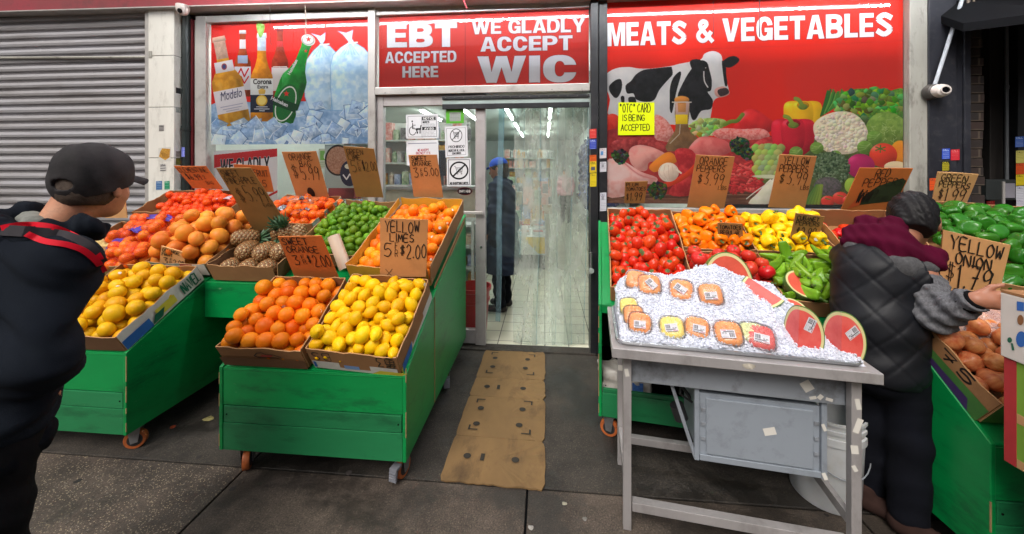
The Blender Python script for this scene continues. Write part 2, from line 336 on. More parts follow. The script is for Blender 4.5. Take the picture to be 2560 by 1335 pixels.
# ------------------------------------------------------------------ hand lettering: strokes on a unit cell
GL = {'A': '0,0 .5,1 1,0;.2,.38 .8,.38', 'B': '0,0 0,1 .7,1 .85,.78 .65,.54 0,.54;.65,.54 .98,.3 .75,0 0,0', 'C': '.95,.85 .6,1 .15,.8 0,.45 .2,.1 .6,0 .95,.15',
 'D': '0,0 0,1 .6,1 1,.6 .9,.2 .5,0 0,0', 'E': '.9,1 0,1 0,0 .95,0;0,.52 .75,.52', 'F': '.9,1 0,1 0,0;0,.52 .7,.52', 'G': '.95,.85 .55,1 .1,.75 .02,.35 .4,0 .9,.1 .95,.42 .55,.42',
 'H': '0,0 0,1;1,0 1,1;0,.5 1,.5', 'I': '.5,0 .5,1', 'J': '.8,1 .8,.2 .5,0 .1,.15', 'K': '0,0 0,1;.9,1 .05,.45 .95,0', 'L': '0,1 0,0 .9,0', 'M': '0,0 .1,1 .5,.3 .9,1 1,0', 'N': '0,0 0,1 1,0 1,1',
 'O': '.5,1 .1,.8 0,.45 .2,.08 .6,0 .95,.3 .95,.7 .5,1', 'P': '0,0 0,1 .7,1 .95,.75 .7,.48 0,.48', 'Q': '.5,1 .1,.8 0,.45 .2,.08 .6,0 .95,.3 .95,.7 .5,1;.6,.3 1,-.05', 'R': '0,0 0,1 .7,1 .95,.76 .7,.5 0,.5;.4,.5 .95,0',
 'S': '.9,.88 .5,1 .1,.82 .2,.58 .75,.45 .92,.2 .5,0 .05,.12', 'T': '0,1 1,1;.5,1 .5,0', 'U': '0,1 0,.25 .3,0 .7,0 1,.25 1,1', 'V': '0,1 .5,0 1,1', 'W': '0,1 .22,0 .5,.7 .78,0 1,1', 'X': '0,0 1,1;0,1 1,0', 'Y': '0,1 .5,.5 1,1;.5,.5 .45,0', 'Z': '0,1 1,1 0,0 1,0',
 '0': '.5,1 .1,.75 .05,.3 .4,0 .85,.15 .95,.65 .5,1', '1': '.2,.8 .55,1 .55,0', '2': '.05,.8 .4,1 .85,.85 .8,.55 .05,0 1,0', '3': '.05,.95 .85,1 .4,.58 .9,.4 .7,.02 .05,.05', '4': '.7,0 .7,1 0,.35 1,.35', '5': '.95,1 .2,1 .1,.55 .6,.62 .95,.35 .6,0 .05,.08',
 '6': '.8,1 .25,.65 .05,.25 .4,0 .9,.2 .7,.5 .1,.35', '7': '0,1 .95,1 .4,0;.3,.5 .85,.5', '8': '.5,.52 .1,.8 .5,1 .9,.8 .5,.52 .05,.22 .5,0 .95,.22 .5,.52', '9': '.9,.85 .45,1 .05,.75 .3,.5 .9,.7 .9,.9 .8,.4 .55,0',
 '$': '.9,.8 .4,.88 .1,.7 .8,.35 .6,.12 .05,.2;.38,1.05 .32,-.08;.62,1.05 .56,-.08', '.': '.4,0 .55,.04 .45,.08', "'": '.5,1 .45,.75', '"': '.3,1 .3,.75;.65,1 .65,.75', '-': '.1,.5 .9,.5', '&': '.95,0 .2,.8 .4,1 .6,.8 .05,.3 .3,0 .9,.4'}
def text_lines(s, jit=0, rg=None):
    k = len(s); adv = 1.0 / max(1, k) ; out = []
    wid = [(.5 if c in "I1.'" else .35 if c == ' ' else 1) for c in s]; tot = sum(wid); x = 0
    for c, w in zip(s, wid):
        if c in GL:
            cw = w / tot; gx = cw * .74 if c not in "I1.'" else cw * .9; o = cw * .13
            dy = rg.uniform(-jit, jit) if rg else 0; sk = rg.uniform(-jit, jit) * .5 if rg else 0
            for L in GL[c].split(';'):
                pts = [tuple(map(float, q.split(','))) for q in L.split()]
                if len(pts) > 3: pts = [tuple(p) for p in spline(pts, 3, False)]
                out.append([(x + o + gx * (p[0] + sk * (p[1] - .5)), p[1] + dy) for p in pts])
        x += w / tot
    return out
def ribbon(mb, pts, w, n, mi=0):
    pts = [Vector(p) for p in pts]; n = Vector(n).normalized(); vs = []; k = len(pts)
    for i, p in enumerate(pts):
        t = (pts[min(i + 1, k - 1)] - pts[max(i - 1, 0)])
        t = t.normalized() if t.length > 1e-9 else Vector((1, 0, 0))
        s = n.cross(t) * (w / 2); e = t * (w * .35) * (-1 if i == 0 else 1 if i == k - 1 else 0); vs += [p + s + e, p - s + e]
    mb.add(vs, [(2 * i, 2 * i + 1, 2 * i + 3, 2 * i + 2) for i in range(k - 1)], mi)
def font_obj(txt, name, m, parent, bl, br, h, bold=0, lift=(0, -.003, 0), up=(0, 0, 1), fill=None):
    """solid lettering set between two world points on its base line, h tall (built-in face)"""
    c = bpy.data.curves.new(name, 'FONT'); c.body = txt; c.size = 1; c.offset = bold; c.resolution_u = 3
    o = bpy.data.objects.new(name, c); me = bpy.data.meshes.new_from_object(o); bpy.data.objects.remove(o)
    vs = np.array([v.co[:] for v in me.vertices]); lo, hi = vs.min(0), vs.max(0); bl, br = Vector(bl), Vector(br); ux = br - bl; up = Vector(up) * h; L = Vector(lift)
    for v, q in zip(me.vertices, vs): v.co = bl + ux * ((q[0] - lo[0]) / (hi[0] - lo[0])) + up * ((q[1] - lo[1]) / (hi[1] - lo[1])) + L
    me.materials.append(m); me.name = name; o = link(bpy.data.objects.new(name, me)); put(o, parent); return o
def sheet(name, m, pts, parent=None, uv=True):                    # flat print given by world corners bl, br, tr, tl
    b = MB(); b.quad(*pts, uv=uv); return b.build(name, m, parent)
# ================================================================== THE SETTING
M_alu = mat('aluminium', S(176, 172, 168), rough=.42, metal=.35, var=.12, scale=5, stain=(S(105, 100, 92), .5, 7), bump=.06)
M_aluold = mat('weathered aluminium', S(160, 158, 150), rough=.55, metal=.2, var=.2, scale=4, stain=(S(70, 66, 58), .8, 9), stretch=(1, 1, .35))
M_black = mat('black paint', S(26, 27, 31), rough=.42, var=.35, scale=5, stain=(S(70, 68, 66), .35, 14), bump=.1)
M_dark = mat('dark recess', S(14, 14, 15), spec=.1, rough=.9, var=.3)
M_wallp = mat('plaster', S(120, 112, 104), rough=.9, var=.15, bump=.2)
M_white = mat('white interior paint', S(214, 220, 214), rough=.7, var=.05)
def ground_mat(name, c, speck, damp):
    m, t, b = base_mat(name); L = t.links.new; tc = N(t, 'ShaderNodeTexCoord'); v = tc.outputs['Object']
    n1 = N(t, 'ShaderNodeTexNoise', i_Scale=3.2, i_Detail=10, i_Roughness=.72); L(v, n1.inputs['Vector'])
    r1 = N(t, 'ShaderNodeMapRange'); r1.inputs[1].default_value = .34; r1.inputs[2].default_value = .68; L(n1.outputs[0], r1.inputs[0])
    mx = N(t, 'ShaderNodeMix', data_type='RGBA'); L(r1.outputs[0], mx.inputs['Factor']); mx.inputs['A'].default_value = (*[x * .35 for x in c], 1); mx.inputs['B'].default_value = (*[x * 1.25 for x in c], 1)
    n2 = N(t, 'ShaderNodeTexNoise', i_Scale=140, i_Detail=4, i_Roughness=.7); L(v, n2.inputs['Vector'])
    r2 = N(t, 'ShaderNodeMapRange'); r2.inputs[1].default_value = .35; r2.inputs[2].default_value = .7; r2.inputs[3].default_value = .5; r2.inputs[4].default_value = 1.5; L(n2.outputs[0], r2.inputs[0])
    hv = N(t, 'ShaderNodeHueSaturation'); L(r2.outputs[0], hv.inputs['Value']); L(mx.outputs['Result'], hv.inputs['Color']); out = hv.outputs[0]
    for sc, th, col, am in ((150, .16, (.42, .34, .22), speck), (85, .12, (.34, .30, .24), speck * .7), (70, .13, (.015, .014, .013), speck * .8)):
        vo = N(t, 'ShaderNodeTexVoronoi', i_Scale=sc, i_Randomness=1.0); L(v, vo.inputs['Vector'])
        wn = N(t, 'ShaderNodeSeparateColor'); L(vo.outputs['Color'], wn.inputs[0])
        a = N(t, 'ShaderNodeMath', operation='LESS_THAN'); a.inputs[1].default_value = th * 2.2; L(vo.outputs['Distance'], a.inputs[0])
        g = N(t, 'ShaderNodeMath', operation='GREATER_THAN'); g.inputs[1].default_value = .72; L(wn.outputs[0], g.inputs[0])
        p = N(t, 'ShaderNodeMath', operation='MULTIPLY'); L(a.outputs[0], p.inputs[0]); L(g.outputs[0], p.inputs[1])
        p2 = N(t, 'ShaderNodeMath', operation='MULTIPLY'); p2.inputs[1].default_value = am; L(p.outputs[0], p2.inputs[0])
        m2 = N(t, 'ShaderNodeMix', data_type='RGBA'); L(p2.outputs[0], m2.inputs['Factor']); L(out, m2.inputs['A']); m2.inputs['B'].default_value = (*col, 1); out = m2.outputs['Result']
    n3 = N(t, 'ShaderNodeTexNoise', i_Scale=1.7, i_Detail=7, i_Roughness=.72); mp = N(t, 'ShaderNodeMapping'); mp.inputs['Location'].default_value = (3.1, 5.7, 0); L(v, mp.inputs[0]); L(mp.outputs[0], n3.inputs['Vector'])
    r3 = N(t, 'ShaderNodeMapRange'); r3.inputs[1].default_value = .5; r3.inputs[2].default_value = .6; r3.inputs[4].default_value = damp; L(n3.outputs[0], r3.inputs[0])
    m3 = N(t, 'ShaderNodeMix', data_type='RGBA'); L(r3.outputs[0], m3.inputs['Factor']); L(out, m3.inputs['A']); m3.inputs['B'].default_value = (.012, .011, .010, 1); L(m3.outputs['Result'], b.inputs['Base Color'])
    r4 = N(t, 'ShaderNodeMapRange'); r4.inputs[3].default_value = .8; r4.inputs[4].default_value = .28; L(r3.outputs[0], r4.inputs[0]); L(r4.outputs[0], b.inputs['Roughness'])
    bp = N(t, 'ShaderNodeBump'); bp.inputs['Strength'].default_value = .6; bp.inputs['Distance'].default_value = .004; L(n2.outputs[0], bp.inputs['Height']); L(bp.outputs[0], b.inputs['Normal'])
    return m
G_agg = ground_mat('exposed aggregate paving', S(84, 73, 64), .7, .5)
G_con = ground_mat('concrete paving', S(86, 75, 66), .16, .6)
G_wet = ground_mat('trodden and shade darkened paving', S(60, 54, 48), .12, .75)  # trodden paving, its colour also darkened for the shade under the stands
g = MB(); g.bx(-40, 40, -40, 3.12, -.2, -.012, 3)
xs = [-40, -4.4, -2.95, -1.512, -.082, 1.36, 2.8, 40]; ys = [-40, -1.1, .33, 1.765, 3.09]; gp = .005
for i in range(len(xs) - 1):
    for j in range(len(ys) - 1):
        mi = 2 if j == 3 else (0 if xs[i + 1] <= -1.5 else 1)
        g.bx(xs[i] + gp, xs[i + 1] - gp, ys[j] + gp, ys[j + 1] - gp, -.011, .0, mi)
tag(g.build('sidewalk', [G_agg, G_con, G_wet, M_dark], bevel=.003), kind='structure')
def tile_mat():
    m, t, b = base_mat('cream floor tiles'); L = t.links.new; tc = N(t, 'ShaderNodeTexCoord'); br = N(t, 'ShaderNodeTexBrick', offset=0, squash=1)
    br.inputs['Scale'].default_value = 1; br.inputs['Brick Width'].default_value = .205; br.inputs['Row Height'].default_value = .205; br.inputs['Mortar Size'].default_value = .004
    br.inputs['Color1'].default_value = (*S(206, 202, 182), 1); br.inputs['Color2'].default_value = (*S(190, 187, 168), 1); br.inputs['Mortar'].default_value = (*S(70, 66, 58), 1)
    L(tc.outputs['Object'], br.inputs['Vector']); L(br.outputs['Color'], b.inputs['Base Color']); b.inputs['Roughness'].default_value = .28; return m
f = MB(); f.bx(-4.2, 4.2, 3.2, 16, -.1, .004); tag(f.build('shop_floor', tile_mat()), kind='structure')
f = MB(); f.bx(-1.32, .42, 3.091, 3.199, -.1, .012); tag(f.build('door_threshold', G_wet, bevel=.004), kind='structure')
f = MB(); f.bx(-4.2, 4.2, 3.26, 16, 2.85, 2.95); tag(f.build('shop_ceiling', mat('ceiling tiles', S(196, 204, 198), rough=.8, var=.06, scale=2)), kind='structure')
f = MB(); f.bx(-4.3, -4.2, 3.3, 16, 0, 2.95); f.bx(1.3, 1.4, 3.36, 16, 0, 2.849); f.bx(-4.2, 1.3, 16, 16.1, 0, 2.95); tag(f.build('shop_inner_walls', M_white), kind='structure')
# ------------------------------------------------------------------ the shop building
bld = thing('shop_building', 'red and aluminium grocery shopfront with a doorway between two sign filled windows', 'shopfront', (0, D, 0))
def P2(u0, v0, u1, v1, y=D):
    a = on_y(u0, v0, y); b = on_y(u1, v1, y); return min(a.x, b.x), max(a.x, b.x), min(a.z, b.z), max(a.z, b.z)
w = MB()
w.bx(-9, 9, D + .0, D + .25, 2.96, 5.2); w.bx(-9, -4.3, D + .6, D + .85, 0, 2.959)
w.build('upper_wall', mat('upper wall', S(96, 60, 56), rough=.8, var=.2, bump=.2), bld)
XW0, XM, XM2, XD1 = fac(526, 300)[0], fac(927, 300)[0], fac(945, 300)[0], fac(1470, 300)[0]
XC0, XC1, XR0, XR1 = fac(1474, 300)[0], fac(1516, 300)[0], fac(2256, 300)[0], fac(2300, 300)[0]
ztopL, ztopR = 2.875, 2.96
f = MB()                                                     # left window frame
f.bx(XW0 - .10, XW0, D - .05, D + .06, 1.02, 2.92); f.bx(XW0 - .14, XW0 - .105, D - .02, D + .05, .3, 2.9); f.bx(XW0, XM, D - .045, D + .06, 2.856, 2.92); f.bx(XW0, XM, D - .045, D + .06, 1.0, 1.06)
f.build('window_frame', M_alu, bld, bevel=.006)
f = MB(); f.bx(XM, XM2, D - .06, D + .07, .02, 2.93); f.build('mullion', M_alu, bld, bevel=.006)
f = MB(); zt0 = fac(1200, 236)[1]; zt1 = fac(1200, 217)[1]
f.bx(XM2, XC0 - .004, D - .06, D + .07, zt0, zt1)
f.bx(XM2, XC0 - .004, D - .04, D + .06, 2.868, 2.93); f.build('transom', M_alu, bld, bevel=.005)
f = MB()
for u, v in ((963, 232), (1028, 230), (1160, 228), (1380, 224), (1385, 229), (1455, 223), (1456, 228)):
    p = on_y(u, v, D - .061); f.lathe([(.004, 0), (.004, .003), (.002, .004)], p, 8, 0, Matrix.Rotation(R(90), 3, 'X'))
f.build('screw_heads', mat('screw', S(90, 88, 84), metal=.8, rough=.4), bld)
f = MB(); f.bx(XR0, XR1, D - .06, D + .06, .3, 2.97); f.bx(XR1 + .006, XR1 + .06, D - .02, D + .05, .3, 2.97); f.build('window_post', M_aluold, bld, bevel=.006)
f = MB(); f.bx(XC1, XR0, D - .05, D + .06, 1.10, 1.205); f.bx(XC1, XR0, D - .03, D + .06, 2.941, 2.99); f.build('window_frame', M_alu, bld, bevel=.006)
f = MB(); f.bx(XW0, XM - .004, D + .0, D + .1, .0, .99); f.bx(XC1, XR0 - .003, D, D + .1, 0, 1.09); f.build('bulkhead', mat('bulkhead', S(60, 58, 56), rough=.7), bld)
f = MB(); f.bx(XC0, XC0 + .062, D - .075, D + .08, 0, 2.959); f.bx(XC0 + .07, XC1 - .001, D - .055, D + .08, 0, 2.959); f.build('door_column', M_black, bld, bevel=.004)
f = MB(); p = on_y(1478, 655, D - .13); f.tube([(p.x, p.y, p.z + .075), (p.x, p.y, p.z - .05)], .011, 10); f.tube([(p.x, p.y, p.z + .06), (p.x, D - .07, p.z + .06)], .008); f.tube([(p.x, p.y, p.z - .03), (p.x, D - .07, p.z - .03)], .008)
f.lathe([(.019, -.02), (.024, -.01), (.024, .012), (.02, .018)], (p.x, p.y - .01, p.z - .07), 16, 0, Matrix.Rotation(R(70), 3, 'X')); f.build('door_handle', mat('chrome', S(180, 180, 182), metal=.9, rough=.2), bld, smooth=True)
M_glass = glassy('window glass', alpha=.015, fres=1.35)
for nm, x0, x1, z0, z1 in (('window_pane', XW0, XM, 1.06, 2.856), ('window_pane', XM2, XC0 - .004, zt1, 2.868), ('window_pane', XC1, XR0, 1.205, 2.94)):
    f = MB(); f.quad((x0, D - .012, z0), (x1, D - .012, z0), (x1, D - .012, z1), (x0, D - .012, z1)); f.build(nm, M_glass, bld)
# roll-down gate housing with its dented red face
def housing_mat():
    m = mat('faded red housing', S(150, 32, 48), rough=.5, var=.3, scale=3, hue=S(120, 46, 50), stain=(S(60, 40, 38), .75, 3.2), bump=.3, bscale=9); return m
hb = thing('gate_housing', 'dented red metal housing for the rolled up gate above the shop windows', 'gate housing', (-2, 3.0, 2.95))
a, b = on_y(-40, 31, 3.02), on_y(1200, -1, 3.02)
f = MB(); f.prism([(-6, 3.02, a.z + .012), (.0, 3.02, b.z + .008), (4.2, 3.02, b.z + .03), (4.2, 3.02, 3.5), (-6, 3.02, 3.5)], (0, .15, 0)); f.build('housing_face', housing_mat(), hb)
f = MB(); f.prism([(-6, 3.0, a.z), (0, 3.0, b.z - .004), (0, 3.0, b.z + .007), (-6, 3.0, a.z + .011)], (0, .17, 0)); f.prism([(0.001, 3.0, b.z - .004), (4.2, 3.0, b.z + .018), (4.2, 3.0, b.z + .029), (0.001, 3.0, b.z + .007)], (0, .17, 0)); f.build('housing_lip', M_alu, hb, bevel=.002)
# roller shutter at the left
rs = thing('roller_shutter', 'closed grey corrugated roller shutter beside the white tiled pillar', 'roller shutter', (-4.4, D, 0))
XS1 = on_y(379, 250, 3.12).x; prof = []
z = .02; pit = .078
while z < 2.96:
    prof += [(3.128, z), (3.118, z + .006), (3.124, z + .012), (3.104, z + .02), (3.1, z + .04), (3.106, z + .062), (3.128, z + .070)]; z += pit
rg = random.Random(4); n = len(prof); xs_ = [-7.2 + (XS1 + 7.2) * k / 24 for k in range(25)]
f = MB(); f.add([(x, y + .003 * math.sin(x * 3 + zz * 5) , zz) for x in xs_ for (y, zz) in prof], [(i * n + j, (i + 1) * n + j, (i + 1) * n + j + 1, i * n + j + 1) for i in range(24) for j in range(n - 1)])
f.build('curtain', mat('galvanised slats', S(168, 167, 172), rough=.45, metal=.25, var=.12, scale=3, hue=S(150, 146, 146), stain=(S(92, 84, 74), .55, 4), stretch=(.35, 1, 3), bump=.1), rs, smooth=True, sharp=25)
f = MB(); f.bx(XS1, XS1 + .045, 3.06, 3.14, 0, 2.96); f.build('guide_rail', M_alu, rs, bevel=.004)
f = MB(); f.tube([(-7, 3.085, on_y(0, 133, 3.085).z), (XS1 + .01, 3.085, on_y(378, 143, 3.085).z)], .012, 8); p = on_y(380, 138, 3.07); f.box((p.x + .01, 3.06, p.z), (.03, .03, .06)); f.build('locking_bar', M_aluold, rs, smooth=True)
# tiled pillar
pl = thing('pillar', 'white marble tiled pillar with torn stickers left of the windows', 'pillar', (XS1 + .15, 3.1, 0))
XP0, XP1 = XS1 + .048, on_y(435, 250, 3.05).x; M_tile = mat('white marble tile', S(216, 214, 206), rough=.3, var=.05, scale=3, stain=(S(150, 146, 136), .5, 5), stretch=(3, 3, 1))
f = MB()
zs = [0.0, .35, fac(400, 395, 3.05)[1], fac(400, 268, 3.05)[1], fac(400, 139, 3.05)[1], 2.96]
for z0, z1 in zip(zs[:-1], zs[1:]): f.bx(XP0, XP1, 3.05, 3.12, z0 + .0025, z1 - .0025)
f.build('tile_facing', M_tile, pl, bevel=.003)
f = MB(); f.bx(XP0 + .004, XP1 - .004, 3.055, 3.3, 0, 2.955); f.build('core', mat('grey pillar side', S(112, 110, 104), rough=.7, var=.2, stain=(S(60, 58, 54), .6, 8)), pl)
p = thing('drain_pipe', 'dark green black drain pipe between the white pillar and the beer window', 'pipe', (on_y(466, 300, 3.13).x, 3.13, 0))
f = MB(); f.tube([(p.location.x, 3.13, 0), (p.location.x, 3.13, 2.94)], .034, 16)
for zz in (.9, 1.9): f.lathe([(.04, -.02), (.04, .02)], (p.location.x, 3.13, zz), 16)
f.build('tube', mat('drain paint', S(30, 38, 38), rough=.4, var=.3), p, smooth=True)
x0 = on_y(480, 300, D).x; f = MB(); f.bx(x0, x0 + .035, D - .03, D + .03, 0, 2.9); f.build('side_trim', mat('maroon trim', S(98, 22, 30), rough=.5), bld)
f = MB(); f.bx(-4.2, XW0 - .15, D + .06, D + .1, 0, 2.95); f.build('back_plate', M_dark, bld)
# right hand black pillar, brick edge, recess
x0, x1 = on_y(2322, 300, 3.1).x, on_y(2428, 300, 3.1).x
pr = thing('pillar', 'black painted pillar right of the meats window with stickers', 'pillar', ((x0 + x1) / 2, 3.15, 0))
f = MB(); f.bx(x0, x1 - .10, 3.1, 3.4, 0, 3.3); f.bx(x1 - .099, x1 - .045, 3.115, 3.4, 0, 3.3); f.bx(x1 - .044, x1, 3.1, 3.4, 0, 3.3); f.build('shaft', mat('navy black paint', S(38, 39, 46), rough=.4, var=.3, scale=3, stain=(S(90, 88, 86), .3, 18), bump=.08), pr, bevel=.004)
def brick_mat():
    m, t, b = base_mat('blackened brick'); L = t.links.new; tc = N(t, 'ShaderNodeTexCoord'); mp = N(t, 'ShaderNodeMapping'); mp.inputs['Rotation'].default_value = (R(90), 0, 0); L(tc.outputs['Object'], mp.inputs[0])
    br = N(t, 'ShaderNodeTexBrick'); br.inputs['Scale'].default_value = 1; br.inputs['Brick Width'].default_value = .2; br.inputs['Row Height'].default_value = .07; br.inputs['Mortar Size'].default_value = .008
    br.inputs['Color1'].default_value = (*S(42, 34, 31), 1); br.inputs['Color2'].default_value = (*S(60, 42, 36), 1); br.inputs['Mortar'].default_value = (*S(92, 78, 66), 1); L(mp.outputs[0], br.inputs['Vector'])
    n = N(t, 'ShaderNodeTexNoise', i_Scale=20, i_Detail=5); L(tc.outputs['Object'], n.inputs['Vector']); h = N(t, 'ShaderNodeMix', data_type='RGBA', blend_type='MULTIPLY'); h.inputs['Factor'].default_value = .7; L(br.outputs[0], h.inputs['A']); L(n.outputs[0], h.inputs['B']); L(h.outputs['Result'], b.inputs['Base Color'])
    bp = N(t, 'ShaderNodeBump'); bp.inputs['Strength'].default_value = 1; bp.inputs['Distance'].default_value = .01; L(br.outputs['Fac'], bp.inputs['Height']); bp.invert = True; L(bp.outputs[0], b.inputs['Normal']); b.inputs['Roughness'].default_value = .8; return m
w = thing('brick_wall', 'narrow strip of blackened brickwork beside the black pillar', 'wall', (x1 + .05, 3.2, 0))
xb = on_y(2458, 300, 3.13).x; rg = random.Random(3); f = MB(); z = 0
while z < 3.3: f.bx(x1 + .002, xb + rg.uniform(-.012, .02), 3.135 + rg.uniform(0, .006), 3.42, z, z + .063); z += .07
f.build('brickwork', brick_mat(), w)
nb = thing('neighbouring_shop', 'dark recessed shop front with a black awning edge at the right', 'shopfront', (4, 3.6, 0))
f = MB(); f.bx(xb - .05, 9, 3.62, 3.8, 0, 5.2); f.build('wall', mat('dark neighbour wall', S(30, 30, 32), rough=.7, var=.3), nb)
f = MB(); xx = on_y(2475, 300, 3.5).x; f.bx(xx, xx + .13, 3.5, 3.615, 0, 3.3); f.build('door_jamb', mat('brown black jamb', S(40, 36, 34), rough=.6), nb, bevel=.004)
xx = on_y(2545, 300, 3.4).x; f = MB(); f.bx(xx, xx + .35, 3.4, 3.615, 0, 3.3); f.build('door_post', M_black, nb, bevel=.004)
f = MB(); a = on_y(2428, 72, 2.9); b = on_y(2580, 55, 2.7); f.prism([(a.x, 2.95, a.z), (b.x + .1, 2.6, b.z - .02), (b.x + 3, 2.6, b.z - .02), (b.x + 3, 3.6, b.z + .5), (a.x, 3.6, a.z + .5)], (0, 0, .06)); f.build('awning', mat('black awning', S(12, 13, 16), spec=.1, rough=.8, var=.3), nb)
# ------------------------------------------------------------------ service gear on the wall
cc = thing('conduit', 'thin grey conduit running down into the meter box', 'conduit', (on_y(2518, 300, 3.42).x, 3.42, 1.3))
p0, p1 = on_y(2516, 60, 3.42), on_y(2517, 462, 3.42); f = MB(); f.tube([(p0.x, 3.42, 3.2), (p1.x, 3.42, p1.z)], .011, 10)
for zz in (2.2, 2.75): f.lathe([(.014, -.015), (.014, .015)], (p1.x, 3.42, zz), 10)
f.build('tube', mat('galvanised pipe', S(120, 124, 128), metal=.5, rough=.4), cc, smooth=True)
a, b = on_y(2466, 449, 3.3), on_y(2540, 500, 3.3); mbx = thing('meter_box', 'small dark metal meter box under the conduit at far right', 'meter box', ((a.x + b.x) / 2, 3.35, b.z))
f = MB(); f.bx(a.x, b.x, 3.3, 3.46, b.z, a.z); f.build('case', mat('dark box', S(48, 52, 52), rough=.4, metal=.3, var=.25), mbx, bevel=.004)
f = MB(); f.bx(a.x + .11, a.x + .125, 3.29, 3.299, b.z - .03, a.z - .015); f.build('hinge_strip', M_alu, mbx); f = MB(); f.bx(a.x + .128, a.x + .2, 3.292, 3.299, b.z + .015, a.z - .03); f.build('cover', mat('grey cover', S(120, 118, 126), rough=.4), mbx, bevel=.003)
# camera on the right pillar with its conduit
p = on_y(2352, 226, 3.03); sc_ = thing('security_camera', 'white eyeball security camera on the black pillar at the end of a slanting conduit', 'security camera', (p.x, 3.07, p.z))
M_cw = mat('camera plastic', S(206, 196, 190), rough=.35, var=.06)
f = MB(); f.lathe([(.056, -.0), (.06, .012), (.052, .045), (.045, .05)], (p.x - .012, 3.1, p.z), 24, 0, Matrix.Rotation(R(90), 3, 'X')); f.build('base', mat('camera base', S(70, 66, 64), rough=.4), sc_, smooth=True)
f = MB(); Mx = Matrix.Rotation(R(90), 3, 'X') @ Matrix.Diagonal((1.25, 1, 1)); f.lathe([(.05, 0.0), (.049, .02), (.042, .038), (.03, .046), (.029, .052), (.022, .052)], (p.x + .01, 3.055, p.z), 24, 0, Mx, cap=False); f.build('housing', M_cw, sc_, smooth=True)
f = MB(); f.lathe([(.0, .047), (.0225, .047)], (p.x + .01, 3.055, p.z), 20, 0, Matrix.Rotation(R(90), 3, 'X'), cap=False); f.build('lens', mat('lens black', (.004, .004, .005), rough=.08), sc_)
q = on_y(2405, 0, 3.06); f = MB(); f.tube([(p.x - .003, 3.07, p.z + .05), (q.x, 3.06, q.z), (q.x + .1, 3.06, q.z + .45)], .012, 10); f.build('conduit_arm', mat('white conduit', S(170, 176, 184), rough=.35), sc_, smooth=True)
f = MB(); q = on_y(2432, 0, 3.05); f.tube([(q.x - .01, 3.05, q.z + .1), (q.x + .012, 3.05, q.z - .05), (q.x - .005, 3.06, q.z - .16), (q.x - .03, 3.06, q.z - .21)], .007, 8); f.tube([(q.x - .03, 3.05, q.z + .1), (q.x - .03, 3.05, q.z - .1), (q.x - .035, 3.05, q.z - .2)], .009, 8); f.build('loose_cable', mat('cable', S(108, 96, 84), rough=.6), sc_, smooth=True)
p = on_y(457, 22, 2.99); s2 = thing('security_camera', 'small white dome camera under the red housing by the pillar', 'security camera', tuple(p))
f = MB(); f.lathe([(.05, .03), (.05, .0), (.046, -.02), (.036, -.042), (.02, -.054), (.004, -.058)], p, 24); f.build('dome', M_cw, s2, smooth=True)
f = MB(); f.lathe([(.021, 0), (.02, .006), (.0, .007)], (p.x + .012, p.y - .036, p.z - .032), 16, 0, Matrix.Rotation(R(115), 3, 'X'), cap=False); f.build('lens', MATS['lens black'], s2, smooth=True)
# the LED tube the windows mirror
tb = thing('strip_light', 'lit white LED strip light hung in front of the signs', 'strip light', (0, D - .62, 3.06))
f = MB(); f.tube([(-2.9, D - .62, 3.055), (3.2, D - .62, 3.055)], .014, 10); f.build('tube', emit('led tube', (.92, .96, 1), 60), tb)
f = MB(); f.bx(-2.95, 3.25, D - .645, D - .595, 3.072, 3.1); f.build('batten', M_alu, tb)
# ================================================================== SIGNS IN THE WINDOWS
def fcanvas(u0, v0, u1, v1, res, bgc, y=D):
    """canvas on the facade covering world rectangle of the given photo corners; painted in photo coordinates"""
    x0, x1, z0, z1 = P2(u0, v0, u1, v1, y); w = int((x1 - x0) * res); h = int((z1 - z0) * res)
    def tf(u, v): x, z = fac(u, v, y); return (x - x0) * res, (z1 - z) * res
    return Canvas(w, h, tf, bgc), (x0, x1, z0, z1)
def fsheet(name, m, rect, y, parent):
    x0, x1, z0, z1 = rect; return sheet(name, m, [(x0, y, z0), (x1, y, z0), (x1, y, z1), (x0, y, z1)], parent)
M_let = mat('white vinyl', S(226, 230, 238), rough=.3, var=.02); M_letd = mat('dark vinyl edge', S(70, 26, 26), rough=.4)
def ftxt(txt, u0, v0, u1, v1, hp, parent, y=D - .001, bold=.05, m=None, edge=True, name='lettering'):
    a, b = on_y(u0, v0, y), on_y(u1, v1, y); h = hp * ((a.y / ray(u0, v0).y) + (b.y / ray(u1, v1).y)) / 2 / F
    return font_obj(txt, name, m or M_let, parent, a, b, h, bold, lift=(0, 0, 0))
RED = (206, 36, 28)
